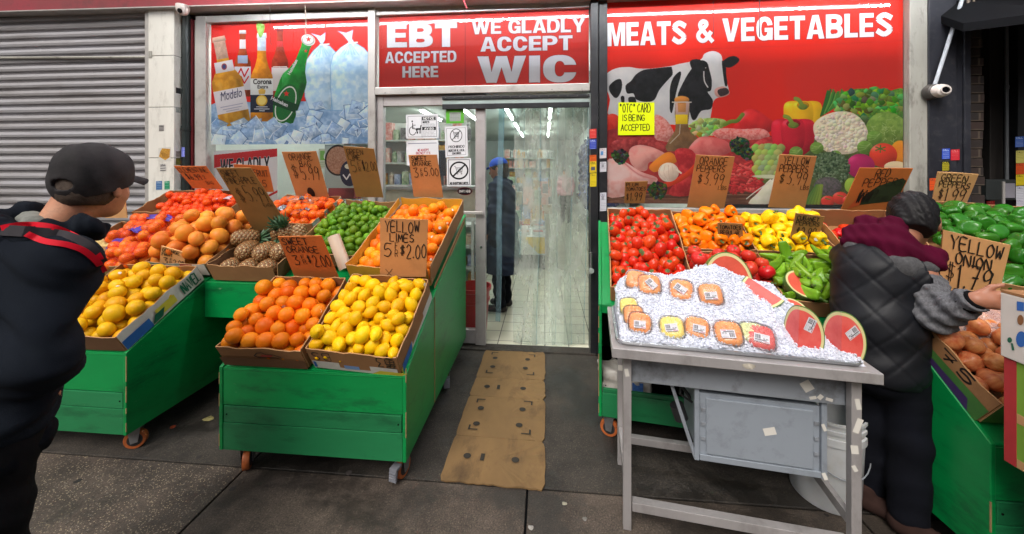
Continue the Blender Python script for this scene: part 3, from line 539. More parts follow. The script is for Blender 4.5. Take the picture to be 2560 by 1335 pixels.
# --- beer and ice print
def zb(x, y): return 480 + x / 2.902, y / 2.902
cv, rc = fcanvas(529, 44, 928, 359, 620, (214, 28, 20)); tf0 = cv.tf; cv.tf = lambda x, y: tf0(*zb(x, y)); rg = random.Random(5)
cv.rect(130, 1000, 1320, 1060, (180, 205, 230)); cv.poly([(140, 760), (200, 735), (420, 740), (720, 735), (830, 735), (860, 700), (1300, 690), (1310, 1060), (130, 1060)], (168, 198, 228), tex=.8, tcol=(90, 130, 180), cell=34)
for bag in ([(870, 245), (905, 270), (925, 300), (935, 320), (880, 370), (835, 430), (815, 560), (820, 700), (850, 790), (1010, 800), (1030, 420), (1045, 380), (1000, 335), (950, 318), (965, 290), (968, 238), (935, 262)],
            [(1062, 228), (1095, 250), (1120, 280), (1140, 308), (1080, 345), (1025, 400), (1005, 480), (1008, 650), (1020, 800), (1280, 800), (1288, 560), (1285, 390), (1250, 350), (1175, 305), (1160, 280), (1168, 220), (1120, 240)]):
    cv.poly(bag, (166, 204, 232), pil=.55, tex=.75, tcol=(218, 236, 250), cell=26)
    x0 = min(p[0] for p in bag); x1 = max(p[0] for p in bag)
    for k in range(46):
        x, y = rg.uniform(x0 + 22, x1 - 24), rg.uniform(400, 790); cv.poly([(x, y), (x + rg.uniform(18, 44), y + rg.uniform(-18, 14)), (x + rg.uniform(26, 50), y + rg.uniform(18, 40)), (x + rg.uniform(-10, 10), y + rg.uniform(22, 44))], rg.choice([(214, 234, 250), (186, 216, 240), (146, 188, 224), (232, 244, 252)]), alpha=.45, soft=3)
    for a, b_ in zip(bag, bag[1:] + bag[:1]): cv.stroke([a, b_], 5, (104, 156, 204), alpha=.7, soft=1)
    for k in range(6): cv.stroke([(bag[3][0] + 8, bag[3][1] + 4), (bag[3][0] - 60 + k * 26, bag[3][1] + 90)], 4, (120, 168, 210), alpha=.6, soft=1)
    cv.stroke([(bag[3][0] - 4, bag[3][1] + 6), (bag[3][0] + 60, bag[3][1])], 9, (240, 244, 248))
def bottle(x, y, ang, hgt, wid, body, neck, cap, shades, lab, neckfoil=None):
    """outline of a bottle standing at its base point, painted with its label bands"""
    ca, sa = math.cos(ang), math.sin(ang)
    def q(a, b): return (x + (a * wid) * ca - (-b * hgt) * sa * -1 * -1, y + (a * wid) * sa - b * hgt * ca) if False else (x + a * wid * ca + b * hgt * sa, y + a * wid * sa - b * hgt * ca)
    out = [(-.5, .02), (-.5, .45), (-.47, .52), (-.3, .62), (-.2, .72), (-.17, .9), (-.19, .93), (-.19, .99), (.19, .99), (.19, .93), (.17, .9), (.2, .72), (.3, .62), (.47, .52), (.5, .45), (.5, .02), (.42, 0), (-.42, 0)]
    cv.poly([q(*p) for p in out], body, pil=.9, tex=.35, tcol=shades, cell=30, hi=.35)
    cv.poly([q(*p) for p in [(-.32, .1), (-.2, .1), (-.18, .5), (-.3, .5)]], tuple(min(255, c + 60) for c in body), alpha=.35, soft=6); cv.poly([q(*p) for p in [(.28, .05), (.44, .05), (.42, .48), (.3, .5)]], tuple(c * .45 for c in body), alpha=.5, soft=7)
    if neckfoil: cv.poly([q(*p) for p in [(-.19, neckfoil[0]), (-.185, .99), (.185, .99), (.19, neckfoil[0])]], neckfoil[1], pil=.6, tex=.4, tcol=tuple(c * .7 for c in neckfoil[1]), cell=14)
    cv.poly([q(*p) for p in [(-.22, .945), (-.2, 1.0), (.2, 1.0), (.22, .945)]], cap, pil=.7)
    for (b0, b1, c, w_) in lab: cv.poly([q(*p) for p in [(-w_, b0), (-w_, b1), (w_, b1), (w_, b0)]], c, pil=.25)
    return q
AMB, AMBD = (214, 138, 24), (120, 52, 8)
q = bottle(370, 700, 0, 480, 120, (150, 60, 20), 0, (190, 190, 196), (80, 24, 8), [(.5, .62, (150, 170, 200), .3), (.1, .45, (206, 206, 214), .5), (.72, .86, (214, 214, 220), .19)])
for a_, b_, w_ in ((.3, .42, 10), (.2, .3, 9)): cv.stroke([q(-.35, a_), q(-.1, b_), q(.1, a_), q(.35, b_)], w_, (190, 30, 40))
q = bottle(640, 700, 0, 500, 122, (150, 46, 22), 0, (120, 20, 24), (70, 16, 8), [(.08, .42, (206, 200, 200), .5), (.72, .8, (196, 40, 44), .18)]); cv.stroke([q(-.4, .43), q(.4, .43)], 5, (230, 226, 220))
# green bottle leaning right
q = bottle(640, 870, R(19.5), 620, 195, (22, 132, 40), 0, (24, 90, 34), (6, 60, 20), [])
cv.ell(*q(0, .2), 84, 150, (20, 96, 40), rot=R(19.5), pil=.4); cv.ell(*q(0, .2), 70, 134, (216, 222, 214), rot=R(19.5)); cv.ell(*q(0, .2), 62, 124, (22, 100, 42), rot=R(19.5)); cv.poly([q(-.5, .14), q(-.5, .24), q(.5, .24), q(.5, .14)], (14, 60, 30)); cv.ell(*q(0, .99), 52, 40, (206, 208, 206), rot=R(20), pil=.3)
def star(x, y, r, c): cv.poly([(x + (r if k % 2 == 0 else r * .42) * math.sin(k * math.pi / 5), y - (r if k % 2 == 0 else r * .42) * math.cos(k * math.pi / 5)) for k in range(10)], c)
star(*q(0, 1.0), 22, (206, 40, 34)); star(*q(-.1, .315), 24, (206, 40, 34)); star(*q(.05, .86), 14, (206, 40, 34))
for k in range(26):
    t = 2 * math.pi * k / 26; cx_, cy_ = q(0, .99); cv.ell(cx_ + 42 * math.cos(t), cy_ + 32 * math.sin(t), 3, 3, (60, 70, 64))
# clear lager bottle with a lime wedge, pale bottle leaning left
q = bottle(508, 880, 0, 640, 165, AMB, 0, (196, 214, 226), AMBD, [(.30, .485, (218, 222, 222), .5), (.1, .30, (28, 34, 52), .5)], (.8, (186, 206, 226)))
cv.ell(508, 730, 41, 40, (214, 170, 50), pil=.3); cv.ell(508, 730, 31, 30, (230, 206, 110)); cv.poly([(470, 172), (525, 178), (524, 230), (500, 275), (480, 240)], (112, 170, 60), smooth=4, pil=.5, tex=.5, tcol=(200, 226, 140)); cv.poly([(484, 655), (510, 640), (536, 655), (530, 682), (488, 682)], (206, 164, 70), pil=.3)
for k, (x0, x1, y) in enumerate(((470, 548, 775), (455, 562, 790), (492, 528, 803))): cv.stroke([(x0, y), (x1, y)], 6, (190, 194, 206))
q = bottle(318, 905, R(-11), 650, 226, (216, 156, 44), 0, (196, 160, 140), (140, 74, 14), [(.145, .405, (220, 216, 222), .5), (.6, .72, (216, 214, 220), .3)], (.75, (196, 158, 138)))
cv.ell(*q(0, .66), 20, 24, (150, 60, 70)); cv.ell(*q(0, .66), 13, 16, (50, 60, 110))
for b_, w_ in ((.22, .36), (.19, .3), (.165, .2), (.36, .3)): cv.stroke([q(-w_, b_), q(w_, b_)], 5, (150, 150, 176))
# ice cubes
for k in range(62):
    x, y = rg.uniform(150, 1290), rg.uniform(890, 1035) if k > 13 else rg.uniform(760, 900)
    if k <= 13: x = rg.choice([rg.uniform(740, 980), rg.uniform(1120, 1290)])
    s = rg.uniform(40, 92); a = rg.uniform(0, 1.5); pts = [(x + s * rg.uniform(.7, 1.1) * math.cos(a + j * 1.571), y + s * rg.uniform(.6, .95) * math.sin(a + j * 1.571)) for j in range(4)]
    cv.poly(pts, rg.choice([(176, 204, 232), (206, 226, 244), (146, 182, 220), (190, 214, 238)]), pil=.5, tex=.6, tcol=rg.choice([(236, 244, 250), (86, 122, 172)]), cell=16, alpha=.85)
    for j in range(4): cv.stroke([pts[j], pts[(j + 1) % 4]], rg.choice([3, 4, 6]), rg.choice([(236, 244, 250), (70, 104, 156), (130, 168, 208)]), alpha=.8)
    if rg.random() < .5: cv.stroke([(x, y), pts[0]], 4, (226, 238, 248)); cv.poly([(x + rg.uniform(-s, s) * .3, y + rg.uniform(-s, s) * .3) for _ in range(4)], rg.choice([(38, 58, 104), (60, 92, 146), (230, 240, 250)]), alpha=.75)
bp = thing('window_sign', 'window print of beer bottles and bags of ice on a red ground', 'window sign', (-1.9, D, 1.85))
fsheet('print', cv.material('beer print', .35, gain=1, gam=.8), rc, D - .004, bp)
M_tx = {k: mat('print ink ' + k, S(*c), rough=.4, var=.02) for k, c in dict(navy=(44, 46, 96), black=(22, 22, 24), white=(226, 228, 232), cream=(222, 216, 196), red=(190, 30, 36), grey=(120, 122, 130)).items()}
def zt(txt, x0, y0, x1, y1, hp, m, b=.02, z=zb, sc=2.902, par=None, y=D - .0055): (u0, v0), (u1, v1) = z(x0, y0), z(x1, y1); return ftxt(txt, u0, v0, u1, v1, hp / sc, par or bp, y, b, m, False)
zt('Modelo', 210, 735, 362, 700, 66, M_tx['navy'], .0); zt('Corona', 443, 612, 578, 610, 40, M_tx['black'], .03); zt('Extra', 475, 643, 553, 641, 26, M_tx['black'], .02)
def tilted(txt, x0, y0, x1, y1, hp, m, b, sk):
    (u0, v0), (u1, v1) = zb(x0, y0), zb(x1, y1); a, c = on_y(u0, v0, D - .0055), on_y(u1, v1, D - .0055); d = (c - a).normalized(); up = Vector((-d.z, 0, d.x)); return font_obj(txt, 'lettering', m, bp, a, c, hp / 2.902 / 285, b, lift=(0, 0, 0), up=up)
tilted('Heineken', 712, 545, 768, 440, 26, M_tx['white'], .02, 0); tilted('Heineken', 570, 722, 690, 778, 30, M_tx['white'], .03, 0)
# --- EBT / WIC
eb = thing('window_sign', 'red transom sign reading EBT accepted here and we gladly accept WIC', 'window sign', (-.5, D, 2.2))
cv, rc = fcanvas(948, 40, 1472, 219, 620, (218, 30, 12)); n_ = vnoise(cv.h, cv.w, 220, 8, 2)[..., None]; cv.a = np.clip(cv.a * (.9 + .2 * n_), 0, 1)
cv.stroke([(1163, 30), (1163, 230)], 1.6, (150, 22, 18)); LW, LE = (228, 232, 240), (110, 24, 20)
for t_, u0, v0, u1, v1, h_, k_ in (('EBT', 968, 119, 1143, 117, 59, 1.1), ('ACCEPTED', 963, 158, 1141, 155, 28, .95), ('HERE', 1006, 194, 1096, 193, 28, 1), ('WE GLADLY', 1179, 86, 1463, 80, 34, .95), ('ACCEPT', 1201, 129, 1431, 125, 36, 1), ('WIC', 1193, 207, 1441, 205, 66, 1.12)):
    cv.font(t_, u0, v0, u1, v1, h_, LW, k_, LE, 2)
fsheet('panel', cv.material('transom print', .35), rc, D - .002, eb)
# --- meats and vegetables
def zm(x, y): return 1480 + x / 2.567, y / 2.567
cv, rc = fcanvas(1517, 3, 2257, 513, 520, (218, 30, 16)); tf1 = cv.tf; cv.tf = lambda x, y: tf1(*zm(x, y)); rg = random.Random(9)
n_ = vnoise(cv.h, cv.w, 260, 3, 2)[..., None]; cv.a = np.clip(cv.a * (.93 + .16 * n_), 0, 1)
cv.poly([(1230, 480), (1700, 140), (2000, 180), (2000, 560), (1300, 760)], (196, 44, 42), alpha=.35, soft=30)
cv.stroke([(95, 330), (600, 318), (1250, 296), (1990, 262)], 3, (170, 30, 26), alpha=.6)
for k in range(18): cv.rect(85, 1195 + k * 7, 2000, 1203 + k * 7, rg.choice([(92, 58, 46), (110, 72, 56), (78, 48, 40), (126, 86, 66)]), tex=.5, tcol=(60, 36, 30), cell=40)
cow = [(90, 480), (150, 440), (230, 430), (300, 440), (380, 440), (500, 425), (560, 410), (640, 395), (700, 380), (720, 345), (775, 328), (825, 350), (838, 400), (858, 480), (868, 540), (878, 590), (860, 615), (800, 630), (775, 660), (765, 720), (740, 800), (640, 800), (500, 800), (400, 790), (120, 760), (115, 640), (90, 560)]
cv.poly(cow, (222, 222, 224), smooth=3, pil=.3, tex=.25, tcol=(170, 174, 184), cell=40)
BK = (12, 11, 13)
for p in ([(250, 520), (280, 480), (330, 450), (400, 440), (500, 430), (512, 440), (515, 480), (480, 520), (430, 580), (400, 640), (350, 655), (285, 640), (265, 600), (225, 600), (215, 550)], [(115, 545), (150, 515), (185, 510), (192, 560), (175, 610), (150, 630), (120, 600), (108, 570)], [(185, 620), (206, 620), (206, 660), (188, 655)], [(235, 625), (275, 625), (280, 665), (238, 660)],
          [(500, 560), (520, 500), (560, 460), (570, 480), (545, 570), (530, 640), (512, 725), (498, 700), (498, 620)], [(640, 440), (690, 390), (735, 400), (752, 450), (768, 520), (762, 580), (740, 590), (760, 620), (775, 650), (760, 700), (700, 712), (665, 765), (640, 765), (618, 700), (560, 640), (552, 600), (600, 500)], [(628, 392), (680, 380), (705, 400), (690, 450), (660, 462), (638, 440)], [(838, 395), (880, 365), (920, 362), (945, 385), (920, 415), (880, 435), (850, 425)], [(832, 390), (856, 420), (860, 480), (868, 545), (852, 550), (840, 480)]):
    cv.poly(p, BK, smooth=3, pil=.35, tex=.3, tcol=(56, 54, 62), cell=20)
cv.poly([(788, 572), (840, 555), (876, 578), (876, 608), (822, 626), (790, 612)], (196, 140, 130), smooth=3, pil=.5); cv.poly([(805, 578), (862, 566), (876, 598), (822, 618)], (46, 34, 36), smooth=3, pil=.4); cv.ell(730, 440, 10, 12, (30, 16, 12)); cv.ell(728, 436, 3, 3, (230, 230, 230)); cv.stroke([(716, 460), (720, 520), (742, 560)], 8, (212, 206, 206), smooth=4)
def meat(p, c, t=(150, 30, 34), cell=16, pil=.7, tex=.75, hi=.25): cv.poly(p, c, smooth=4, pil=pil, tex=tex, tcol=t, cell=cell, hi=hi)
cv.ell(130, 790, 55, 60, (206, 50, 36), pil=.9, hi=.6); cv.ell(100, 830, 40, 50, (196, 40, 30), pil=.8)
meat([(90, 850), (200, 830), (420, 850), (560, 900), (700, 900), (900, 880), (1180, 880), (1180, 1060), (1150, 1180), (700, 1240), (300, 1220), (90, 1000)], (168, 48, 48), (110, 24, 28), 30)
meat([(400, 745), (450, 750), (500, 800), (525, 860), (500, 910), (450, 905), (400, 880)], (206, 108, 100), (236, 176, 166), 7)
for p in ([(130, 910), (200, 890), (280, 890), (285, 940), (200, 990), (130, 950)], [(300, 900), (400, 895), (470, 930), (495, 975), (400, 975), (310, 940)]): meat(p, (176, 60, 58), (116, 30, 34), 12)
cv.poly([(1150, 960), (1300, 900), (1500, 820), (1700, 760), (2010, 760), (2010, 1215), (1150, 1230)], (52, 66, 36), smooth=3, tex=.8, tcol=(96, 110, 56), cell=26, pil=.2)
# glass oil bottle
cv.poly([(535, 650), (625, 650), (615, 800), (635, 840), (690, 900), (695, 965), (480, 970), (490, 905), (528, 845), (535, 800)], (120, 96, 60), smooth=2, pil=.7, tex=.5, tcol=(70, 60, 40), cell=22, alpha=.92); cv.poly([(535, 655), (625, 655), (617, 735), (535, 735)], (196, 160, 150), pil=.5); cv.poly([(534, 735), (613, 735), (613, 796), (534, 796)], (232, 196, 24), pil=.35)
cv.poly([(548, 660), (604, 660), (600, 720), (552, 720)], (196, 130, 70), pil=.5); cv.ell(575, 640, 48, 24, (214, 132, 52), pil=.8, hi=.4); cv.stroke([(515, 656), (635, 656)], 8, (206, 196, 186)); cv.stroke([(500, 920), (560, 860), (565, 800)], 6, (206, 200, 180), alpha=.7)
def leafy(p, c, t, cell=9, n=60, r=14):
    cv.poly(p, c, smooth=4, pil=.6, tex=.9, tcol=t, cell=cell); xs0, xs1 = min(q[0] for q in p), max(q[0] for q in p); ys0, ys1 = min(q[1] for q in p), max(q[1] for q in p); cx_, cy_ = (xs0 + xs1) / 2, (ys0 + ys1) / 2
    for k in range(n):
        a = rg.uniform(0, 6.283); e = math.sqrt(rg.random()); x, y = cx_ + (xs1 - xs0) / 2 * e * math.cos(a), cy_ + (ys1 - ys0) / 2 * e * math.sin(a); cv.poly([(x + r * rg.uniform(.4, 1.5) * math.cos(j * .9), y + r * rg.uniform(.3, 1.2) * math.sin(j * .9)) for j in range(7)], tuple(max(0, min(255, v + rg.uniform(-40, 45))) for v in rg.choice([c, t])), smooth=2, pil=.7)
leafy([(630, 800), (720, 760), (840, 765), (855, 800), (780, 860), (690, 880)], (176, 206, 110), (120, 160, 60), 12, 30, 22)
meat([(895, 832), (930, 780), (960, 730), (1000, 700), (1060, 708), (1120, 750), (1165, 785), (1160, 830), (1080, 870), (960, 862)], (206, 34, 36), (150, 16, 22), 40, .9, .4, .6); cv.stroke([(850, 800), (890, 780), (930, 775), (965, 735)], 26, (96, 130, 40), smooth=5, pil=.7)
meat([(775, 850), (830, 822), (960, 828), (1080, 825), (1130, 850), (1125, 885), (1000, 898), (840, 892), (780, 872)], (206, 96, 92), (236, 164, 156), 7)
meat([(615, 960), (680, 885), (760, 878), (850, 900), (892, 940), (870, 985), (760, 1005), (640, 1000)], (212, 112, 108), (190, 74, 76), 30)
meat([(960, 1000), (1040, 920), (1120, 880), (1195, 900), (1180, 1000), (1090, 1065), (980, 1050)], (186, 50, 52), (140, 28, 34), 16)
meat([(240, 960), (300, 930), (400, 950), (490, 1000), (480, 1030), (370, 1040), (352, 1090), (300, 1096), (245, 1040)], (226, 160, 150), (206, 120, 116), 26)
cv.poly([(370, 1060), (470, 980), (525, 990), (540, 1040), (420, 1100), (380, 1095)], (222, 124, 36), smooth=4, pil=.6)
meat([(90, 1035), (200, 1035), (310, 1100), (415, 1140), (395, 1180), (300, 1182), (285, 1235), (90, 1258)], (222, 156, 148), (236, 200, 196), 24); cv.poly([(95, 1060), (190, 1055), (250, 1120), (200, 1150), (95, 1150)], (232, 206, 202), smooth=4, alpha=.7, soft=4); cv.stroke([(200, 1040), (300, 1120), (410, 1150)], 8, (196, 110, 110), smooth=4, soft=2)
meat([(530, 970), (620, 955), (668, 1010), (660, 1160), (640, 1250), (490, 1245), (560, 1120)], (190, 46, 50), (140, 24, 32), 20)
cv.stroke([(415, 1190), (480, 1185), (560, 1150), (620, 1110), (665, 1065)], 34, (206, 52, 28), smooth=6, pil=.9, hi=.4)
cv.ell(490, 1105, 66, 62, (226, 216, 200), pil=.7, tex=.3, tcol=(190, 170, 150), cell=14)
for k in range(5): cv.stroke([(490 + (k - 2) * 22, 1060), (490 + (k - 2) * 30, 1110), (500 + (k - 2) * 14, 1155)], 3, (180, 160, 140), smooth=4, alpha=.6)
cv.stroke([(545, 1090), (570, 1110)], 12, (226, 216, 200))
for (x, y, r) in ((945, 930, 62), (180, 1000, 50), (420, 1215, 60), (990, 985, 40)): leafy([(x - r, y - r * .3), (x, y - r * .8), (x + r, y - r * .4), (x + r * .8, y + r * .6), (x - r * .2, y + r), (x - r * .9, y + r * .4)], (44, 70, 34), (22, 40, 20), 7, 40, 12)
def scales(cx_, cy_, rx, ry, c):
    cv.ell(cx_, cy_, rx, ry, c, pil=.8)
    for row in range(6):
        for k in range(5 - (row % 2)):
            x = cx_ + (k - (4 - row % 2) / 2) * rx * .42; y = cy_ - ry * .75 + row * ry * .3; cv.poly([(x - rx * .3, y), (x, y - ry * .22), (x + rx * .3, y), (x, y + ry * .36)], tuple(v + rg.uniform(-22, 22) for v in c), smooth=3, pil=.8)
def bell(cx_, cy_, rx, ry, c, d):
    for o in (-.5, .5, 0): cv.poly([(cx_ + rx * (o - .55), cy_ - ry * .6), (cx_ + rx * o, cy_ - ry * .82), (cx_ + rx * (o + .52), cy_ - ry * .6), (cx_ + rx * (o * .9 + .5), cy_ + ry * .5), (cx_ + rx * o * .8, cy_ + ry), (cx_ + rx * (o * .9 - .5), cy_ + ry * .5)], c, smooth=5, pil=.95, tex=.3, tcol=d, cell=60, hi=.6)
    cv.ell(cx_, cy_ - ry * .58, rx * .34, ry * .2, d, pil=.6); cv.ell(cx_, cy_ - ry * .5, rx * .26, ry * .16, (96, 120, 40), pil=.7); cv.stroke([(cx_, cy_ - ry * .5), (cx_ - rx * .22, cy_ - ry * .86), (cx_ - rx * .42, cy_ - ry * .95)], 26, (116, 146, 48), smooth=4, pil=.8)
bell(1352, 745, 116, 118, (236, 184, 22), (180, 120, 6)); bell(1290, 868, 132, 128, (206, 28, 48), (130, 10, 26))
for k in range(12): cv.stroke([(1465 + k * 8, 745 - k * 5), (1490 + k * 9, 660), (1510 + k * 9, 585 + rg.uniform(-10, 20))], 11, rg.choice([(60, 130, 44), (40, 100, 36), (96, 160, 60)]), smooth=4, pil=.5)
leafy([(1560, 640), (1640, 580), (1760, 570), (1880, 590), (2000, 575), (2010, 760), (1900, 750), (1780, 755), (1680, 700), (1580, 690)], (96, 152, 44), (50, 104, 28), 9, 150, 24)
cv.ell(1885, 830, 132, 112, (118, 150, 62), pil=.8, tex=.6, tcol=(74, 110, 40), cell=14)
for k in range(40): a = rg.uniform(0, 6.28); e = rg.random(); x, y = 1885 + 120 * e * math.cos(a), 830 + 100 * e * math.sin(a); cv.stroke([(x, y), (x + rg.uniform(-30, 30), y + rg.uniform(-26, 26))], 3, (176, 196, 116), alpha=.8)
cv.poly([(1420, 800), (1480, 745), (1580, 715), (1680, 730), (1750, 800), (1765, 880), (1700, 970), (1590, 990), (1480, 960), (1430, 880)], (216, 202, 176), smooth=4, pil=.6)
for k in range(260): a = rg.uniform(0, 6.28); e = math.sqrt(rg.random()); cv.ell(1592 + 160 * e * math.cos(a), 855 + 128 * e * math.sin(a), rg.uniform(8, 19), rg.uniform(8, 16), tuple(v + rg.uniform(-16, 12) for v in (224, 212, 188)), pil=.8, alpha=.9)
for (x, y, r) in ((1810, 882, 50), (1748, 946, 50), (1440, 950, 44), (1308, 978, 44), (1560, 1000, 40)):
    cv.ell(x, y, r, r * .88, (104, 146, 58), pil=.9, tex=.4, tcol=(66, 108, 36), cell=12)
    for k in range(3): cv.stroke([(x - r * .8, y + (k - 1) * r * .4), (x, y + (k - 1) * r * .2), (x + r * .7, y - r * .5)], 3, (170, 196, 116), smooth=4, alpha=.6)
cv.ell(1972, 975, 60, 74, (226, 130, 28), pil=.8); cv.ell(1866, 996, 90, 78, (212, 56, 38), pil=.95, hi=.6)
for k in range(6): a = k * 1.05 - 2.6; cv.stroke([(1848, 955), (1848 + 34 * math.cos(a), 955 + 22 * math.sin(a))], 8, (70, 104, 40))
cv.ell(1720, 1065, 92, 78, (166, 32, 86), pil=.9, hi=.3)
cv.ell(1520, 1080, 128, 106, (70, 92, 60), pil=.7)
for k in range(420): a = rg.uniform(0, 6.28); e = math.sqrt(rg.random()); cv.ell(1522 + 128 * e * math.cos(a), 1080 + 108 * e * math.sin(a), rg.uniform(5, 10), rg.uniform(5, 9), rg.choice([(84, 108, 76), (58, 82, 54), (104, 128, 96), (44, 64, 44)]), pil=.6)
cv.ell(1510, 1195, 90, 60, (92, 84, 92), pil=.6, tex=.8, tcol=(60, 66, 62), cell=7)
cv.ell(1945, 1070, 74, 36, (222, 200, 160), pil=.6); cv.ell(1660, 1190, 42, 50, (140, 176, 60), pil=.7)
for k in range(130): x, y = rg.uniform(890, 1110), rg.uniform(1055, 1230); cv.stroke([(x, y), (x + rg.uniform(-26, 26), y + rg.uniform(-12, 12)), (x + rg.uniform(-40, 40), y + rg.uniform(-20, 20))], 13, rg.choice([(196, 52, 54), (214, 84, 80), (170, 34, 40), (186, 42, 46)]), smooth=3, pil=.7)
cv.poly([(1000, 1305), (1060, 1240), (1170, 1120), (1205, 1180), (1130, 1308)], (222, 222, 206), smooth=2, pil=.5, tex=.3, tcol=(180, 190, 160), cell=20); cv.stroke([(990, 1275), (1060, 1220), (1180, 1140)], 7, (226, 226, 214), smooth=3)
for k in range(5): cv.stroke([(1370 + k * 20, 1308), (1400 + k * 16, 1250), (1440 + k * 8, 1190)], 18, (76 + k * 10, 118 + k * 6, 50), smooth=3, pil=.6)
for (x, y, r) in ((1510, 1290, 44), (1590, 1270, 50), (1640, 1285, 36)): cv.ell(x, y, r, r * .8, (198, 52, 44), pil=.9, hi=.4); cv.stroke([(x - 14, y - 18), (x + 16, y - 10)], 6, (70, 110, 44))
scales(1130, 1030, 96, 112, (140, 164, 92)); cv.poly([(1020, 1130), (1140, 1120), (1240, 1140), (1120, 1145)], (200, 210, 180), smooth=3)
mv = thing('window_sign', 'red window mural reading meats and vegetables over a cow and piled food', 'window sign', (1.7, D, 1.4))
for t_, u0, v0, u1, v1 in (('MEATS', 1518, 116, 1716, 111), ('&', 1738, 107, 1782, 106), ('VEGETABLES', 1805, 105, 2231, 91)): (a, b), (c, d) = [((u - 1480) * 2.567, v * 2.567) for u, v in ((u0, v0), (u1, v1))]; cv.font(t_, a, b, c, d, 149, LW, 1, LE, 2)
fsheet('print', cv.material('food mural', .35, gain=1, gam=.74), rc, D - .004, mv)
# --- paper notices
def paper(name, label, cat, quad, paint, y, bgc=(222, 222, 226), res=900, warp=.004, group=None, par=None):
    """a paper notice: quad = photo corners tl, tr, br, bl on plane y; paint(canvas) draws in a unit square, y down"""
    P = [on_y(u, v, y) for u, v in quad]; wd = (P[1] - P[0]).length; ht = (P[3] - P[0]).length; w, h = max(8, int(wd * res)), max(8, int(ht * res))
    c = Canvas(w, h, lambda a, b: (a * w, b * h), bgc); paint(c); b = MB(); rg2 = random.Random(name + label); nx, ny = 5, 6; vs = []; fs = []; uv = []
    for j in range(ny + 1):
        for i in range(nx + 1):
            s, t = i / nx, j / ny; p = (P[3] * (1 - s) + P[2] * s) * (1 - t) + (P[0] * (1 - s) + P[1] * s) * t; vs.append(p + Vector((0, -abs(rg2.gauss(0, warp)) if warp else 0, 0)))
    for j in range(ny):
        for i in range(nx): k = j * (nx + 1) + i; fs.append((k, k + 1, k + nx + 2, k + nx + 1)); uv.append([(i / nx, j / ny), ((i + 1) / nx, j / ny), ((i + 1) / nx, (j + 1) / ny), (i / nx, (j + 1) / ny)])
    b.add(vs, fs, 0, uv); o = b.build(name, c.material(name + '_print', .6), smooth=True); 
    return tag(o, label, cat, group) if par is None else put(o, par)
def lines(c, x0, x1, y0, y1, n, wd, col, sd=1):
    r = random.Random(sd)
    for k in range(n):
        y = y0 + (y1 - y0) * k / max(1, n - 1); x = x0
        while x < x1 - .02:
            l = r.uniform(.04, .14); c.stroke([(x, y), (min(x1, x + l), y)], wd, col); x += l + .025
def otc(c):
    for t, x0, x1, y0, y1 in (('"OTC" CARD', .02, .9, .05, .3), ('IS BEING', .1, .74, .38, .56), ('ACCEPTED', .07, .88, .68, .86)): c.text(t, x0, y0, x1, y1, .022, (24, 28, 14))
yn = paper('handwritten_note', 'bright yellow handwritten note saying OTC card is being accepted', 'note', [(1546, 256), (1636, 256), (1636, 337), (1545, 338)], otc, D - .02, (222, 236, 20), warp=0)
def cart_icon(c, cx_, cy_, s, col, wd):
    c.stroke([(cx_ - s, cy_ - s * .7), (cx_ - s * .75, cy_ - s * .7), (cx_ - s * .4, cy_ + s * .35), (cx_ + s * .6, cy_ + s * .35)], wd, col)
    for k in range(4): c.stroke([(cx_ - s * .68 + k * .06, cy_ - s * .45 + k * s * .24), (cx_ + s * (.85 - k * .06), cy_ - s * .45 + k * s * .24)], wd * .8, col)
    for k in range(5): c.stroke([(cx_ - s * .6 + k * s * .33, cy_ - s * .45), (cx_ - s * .42 + k * s * .25, cy_ + s * .3)], wd * .8, col)
    for k in (-.3, .5): c.ell(cx_ + s * k, cy_ + s * .62, s * .16, s * .13, col); c.ell(cx_ + s * k, cy_ + s * .62, s * .07, s * .06, (220, 220, 220))
def ring(c, cx_, cy_, r, asp, wd, col):
    P = [(cx_ + r * math.cos(t), cy_ + r * asp * math.sin(t)) for t in np.linspace(0, 6.2832, 40)]; c.stroke(P, wd, col); d = r * .7; c.stroke([(cx_ - d, cy_ + d * asp), (cx_ + d, cy_ - d * asp)], wd, col)
K = (26, 26, 28)
def frame(c, m=.07, wd=.012, a=1.0, col=K): c.stroke([(m, m * a), (1 - m, m * a), (1 - m, 1 - m * a), (m, 1 - m * a), (m, m * a)], wd, col)
def prohib(c):
    frame(c, .08, .014, .8); cart_icon(c, .5, .28, .17, K, .022); ring(c, .5, .3, .26, .8, .03, K); c.font('PROHIBIDO', .14, .71, .86, .71, .09, K, .8); c.text('INGRESAR AL LOCAL', .13, .75, .87, .82, .02, (70, 70, 74)); c.text('CON CARROS', .3, .85, .7, .91, .02, (70, 70, 74))
def nocart(c): frame(c, .07, .02, .8); cart_icon(c, .5, .43, .2, (60, 60, 66), .016); ring(c, .5, .44, .36, .82, .065, K); c.text('NO SHOPPING CARTS', .12, .86, .88, .92, .022, K)
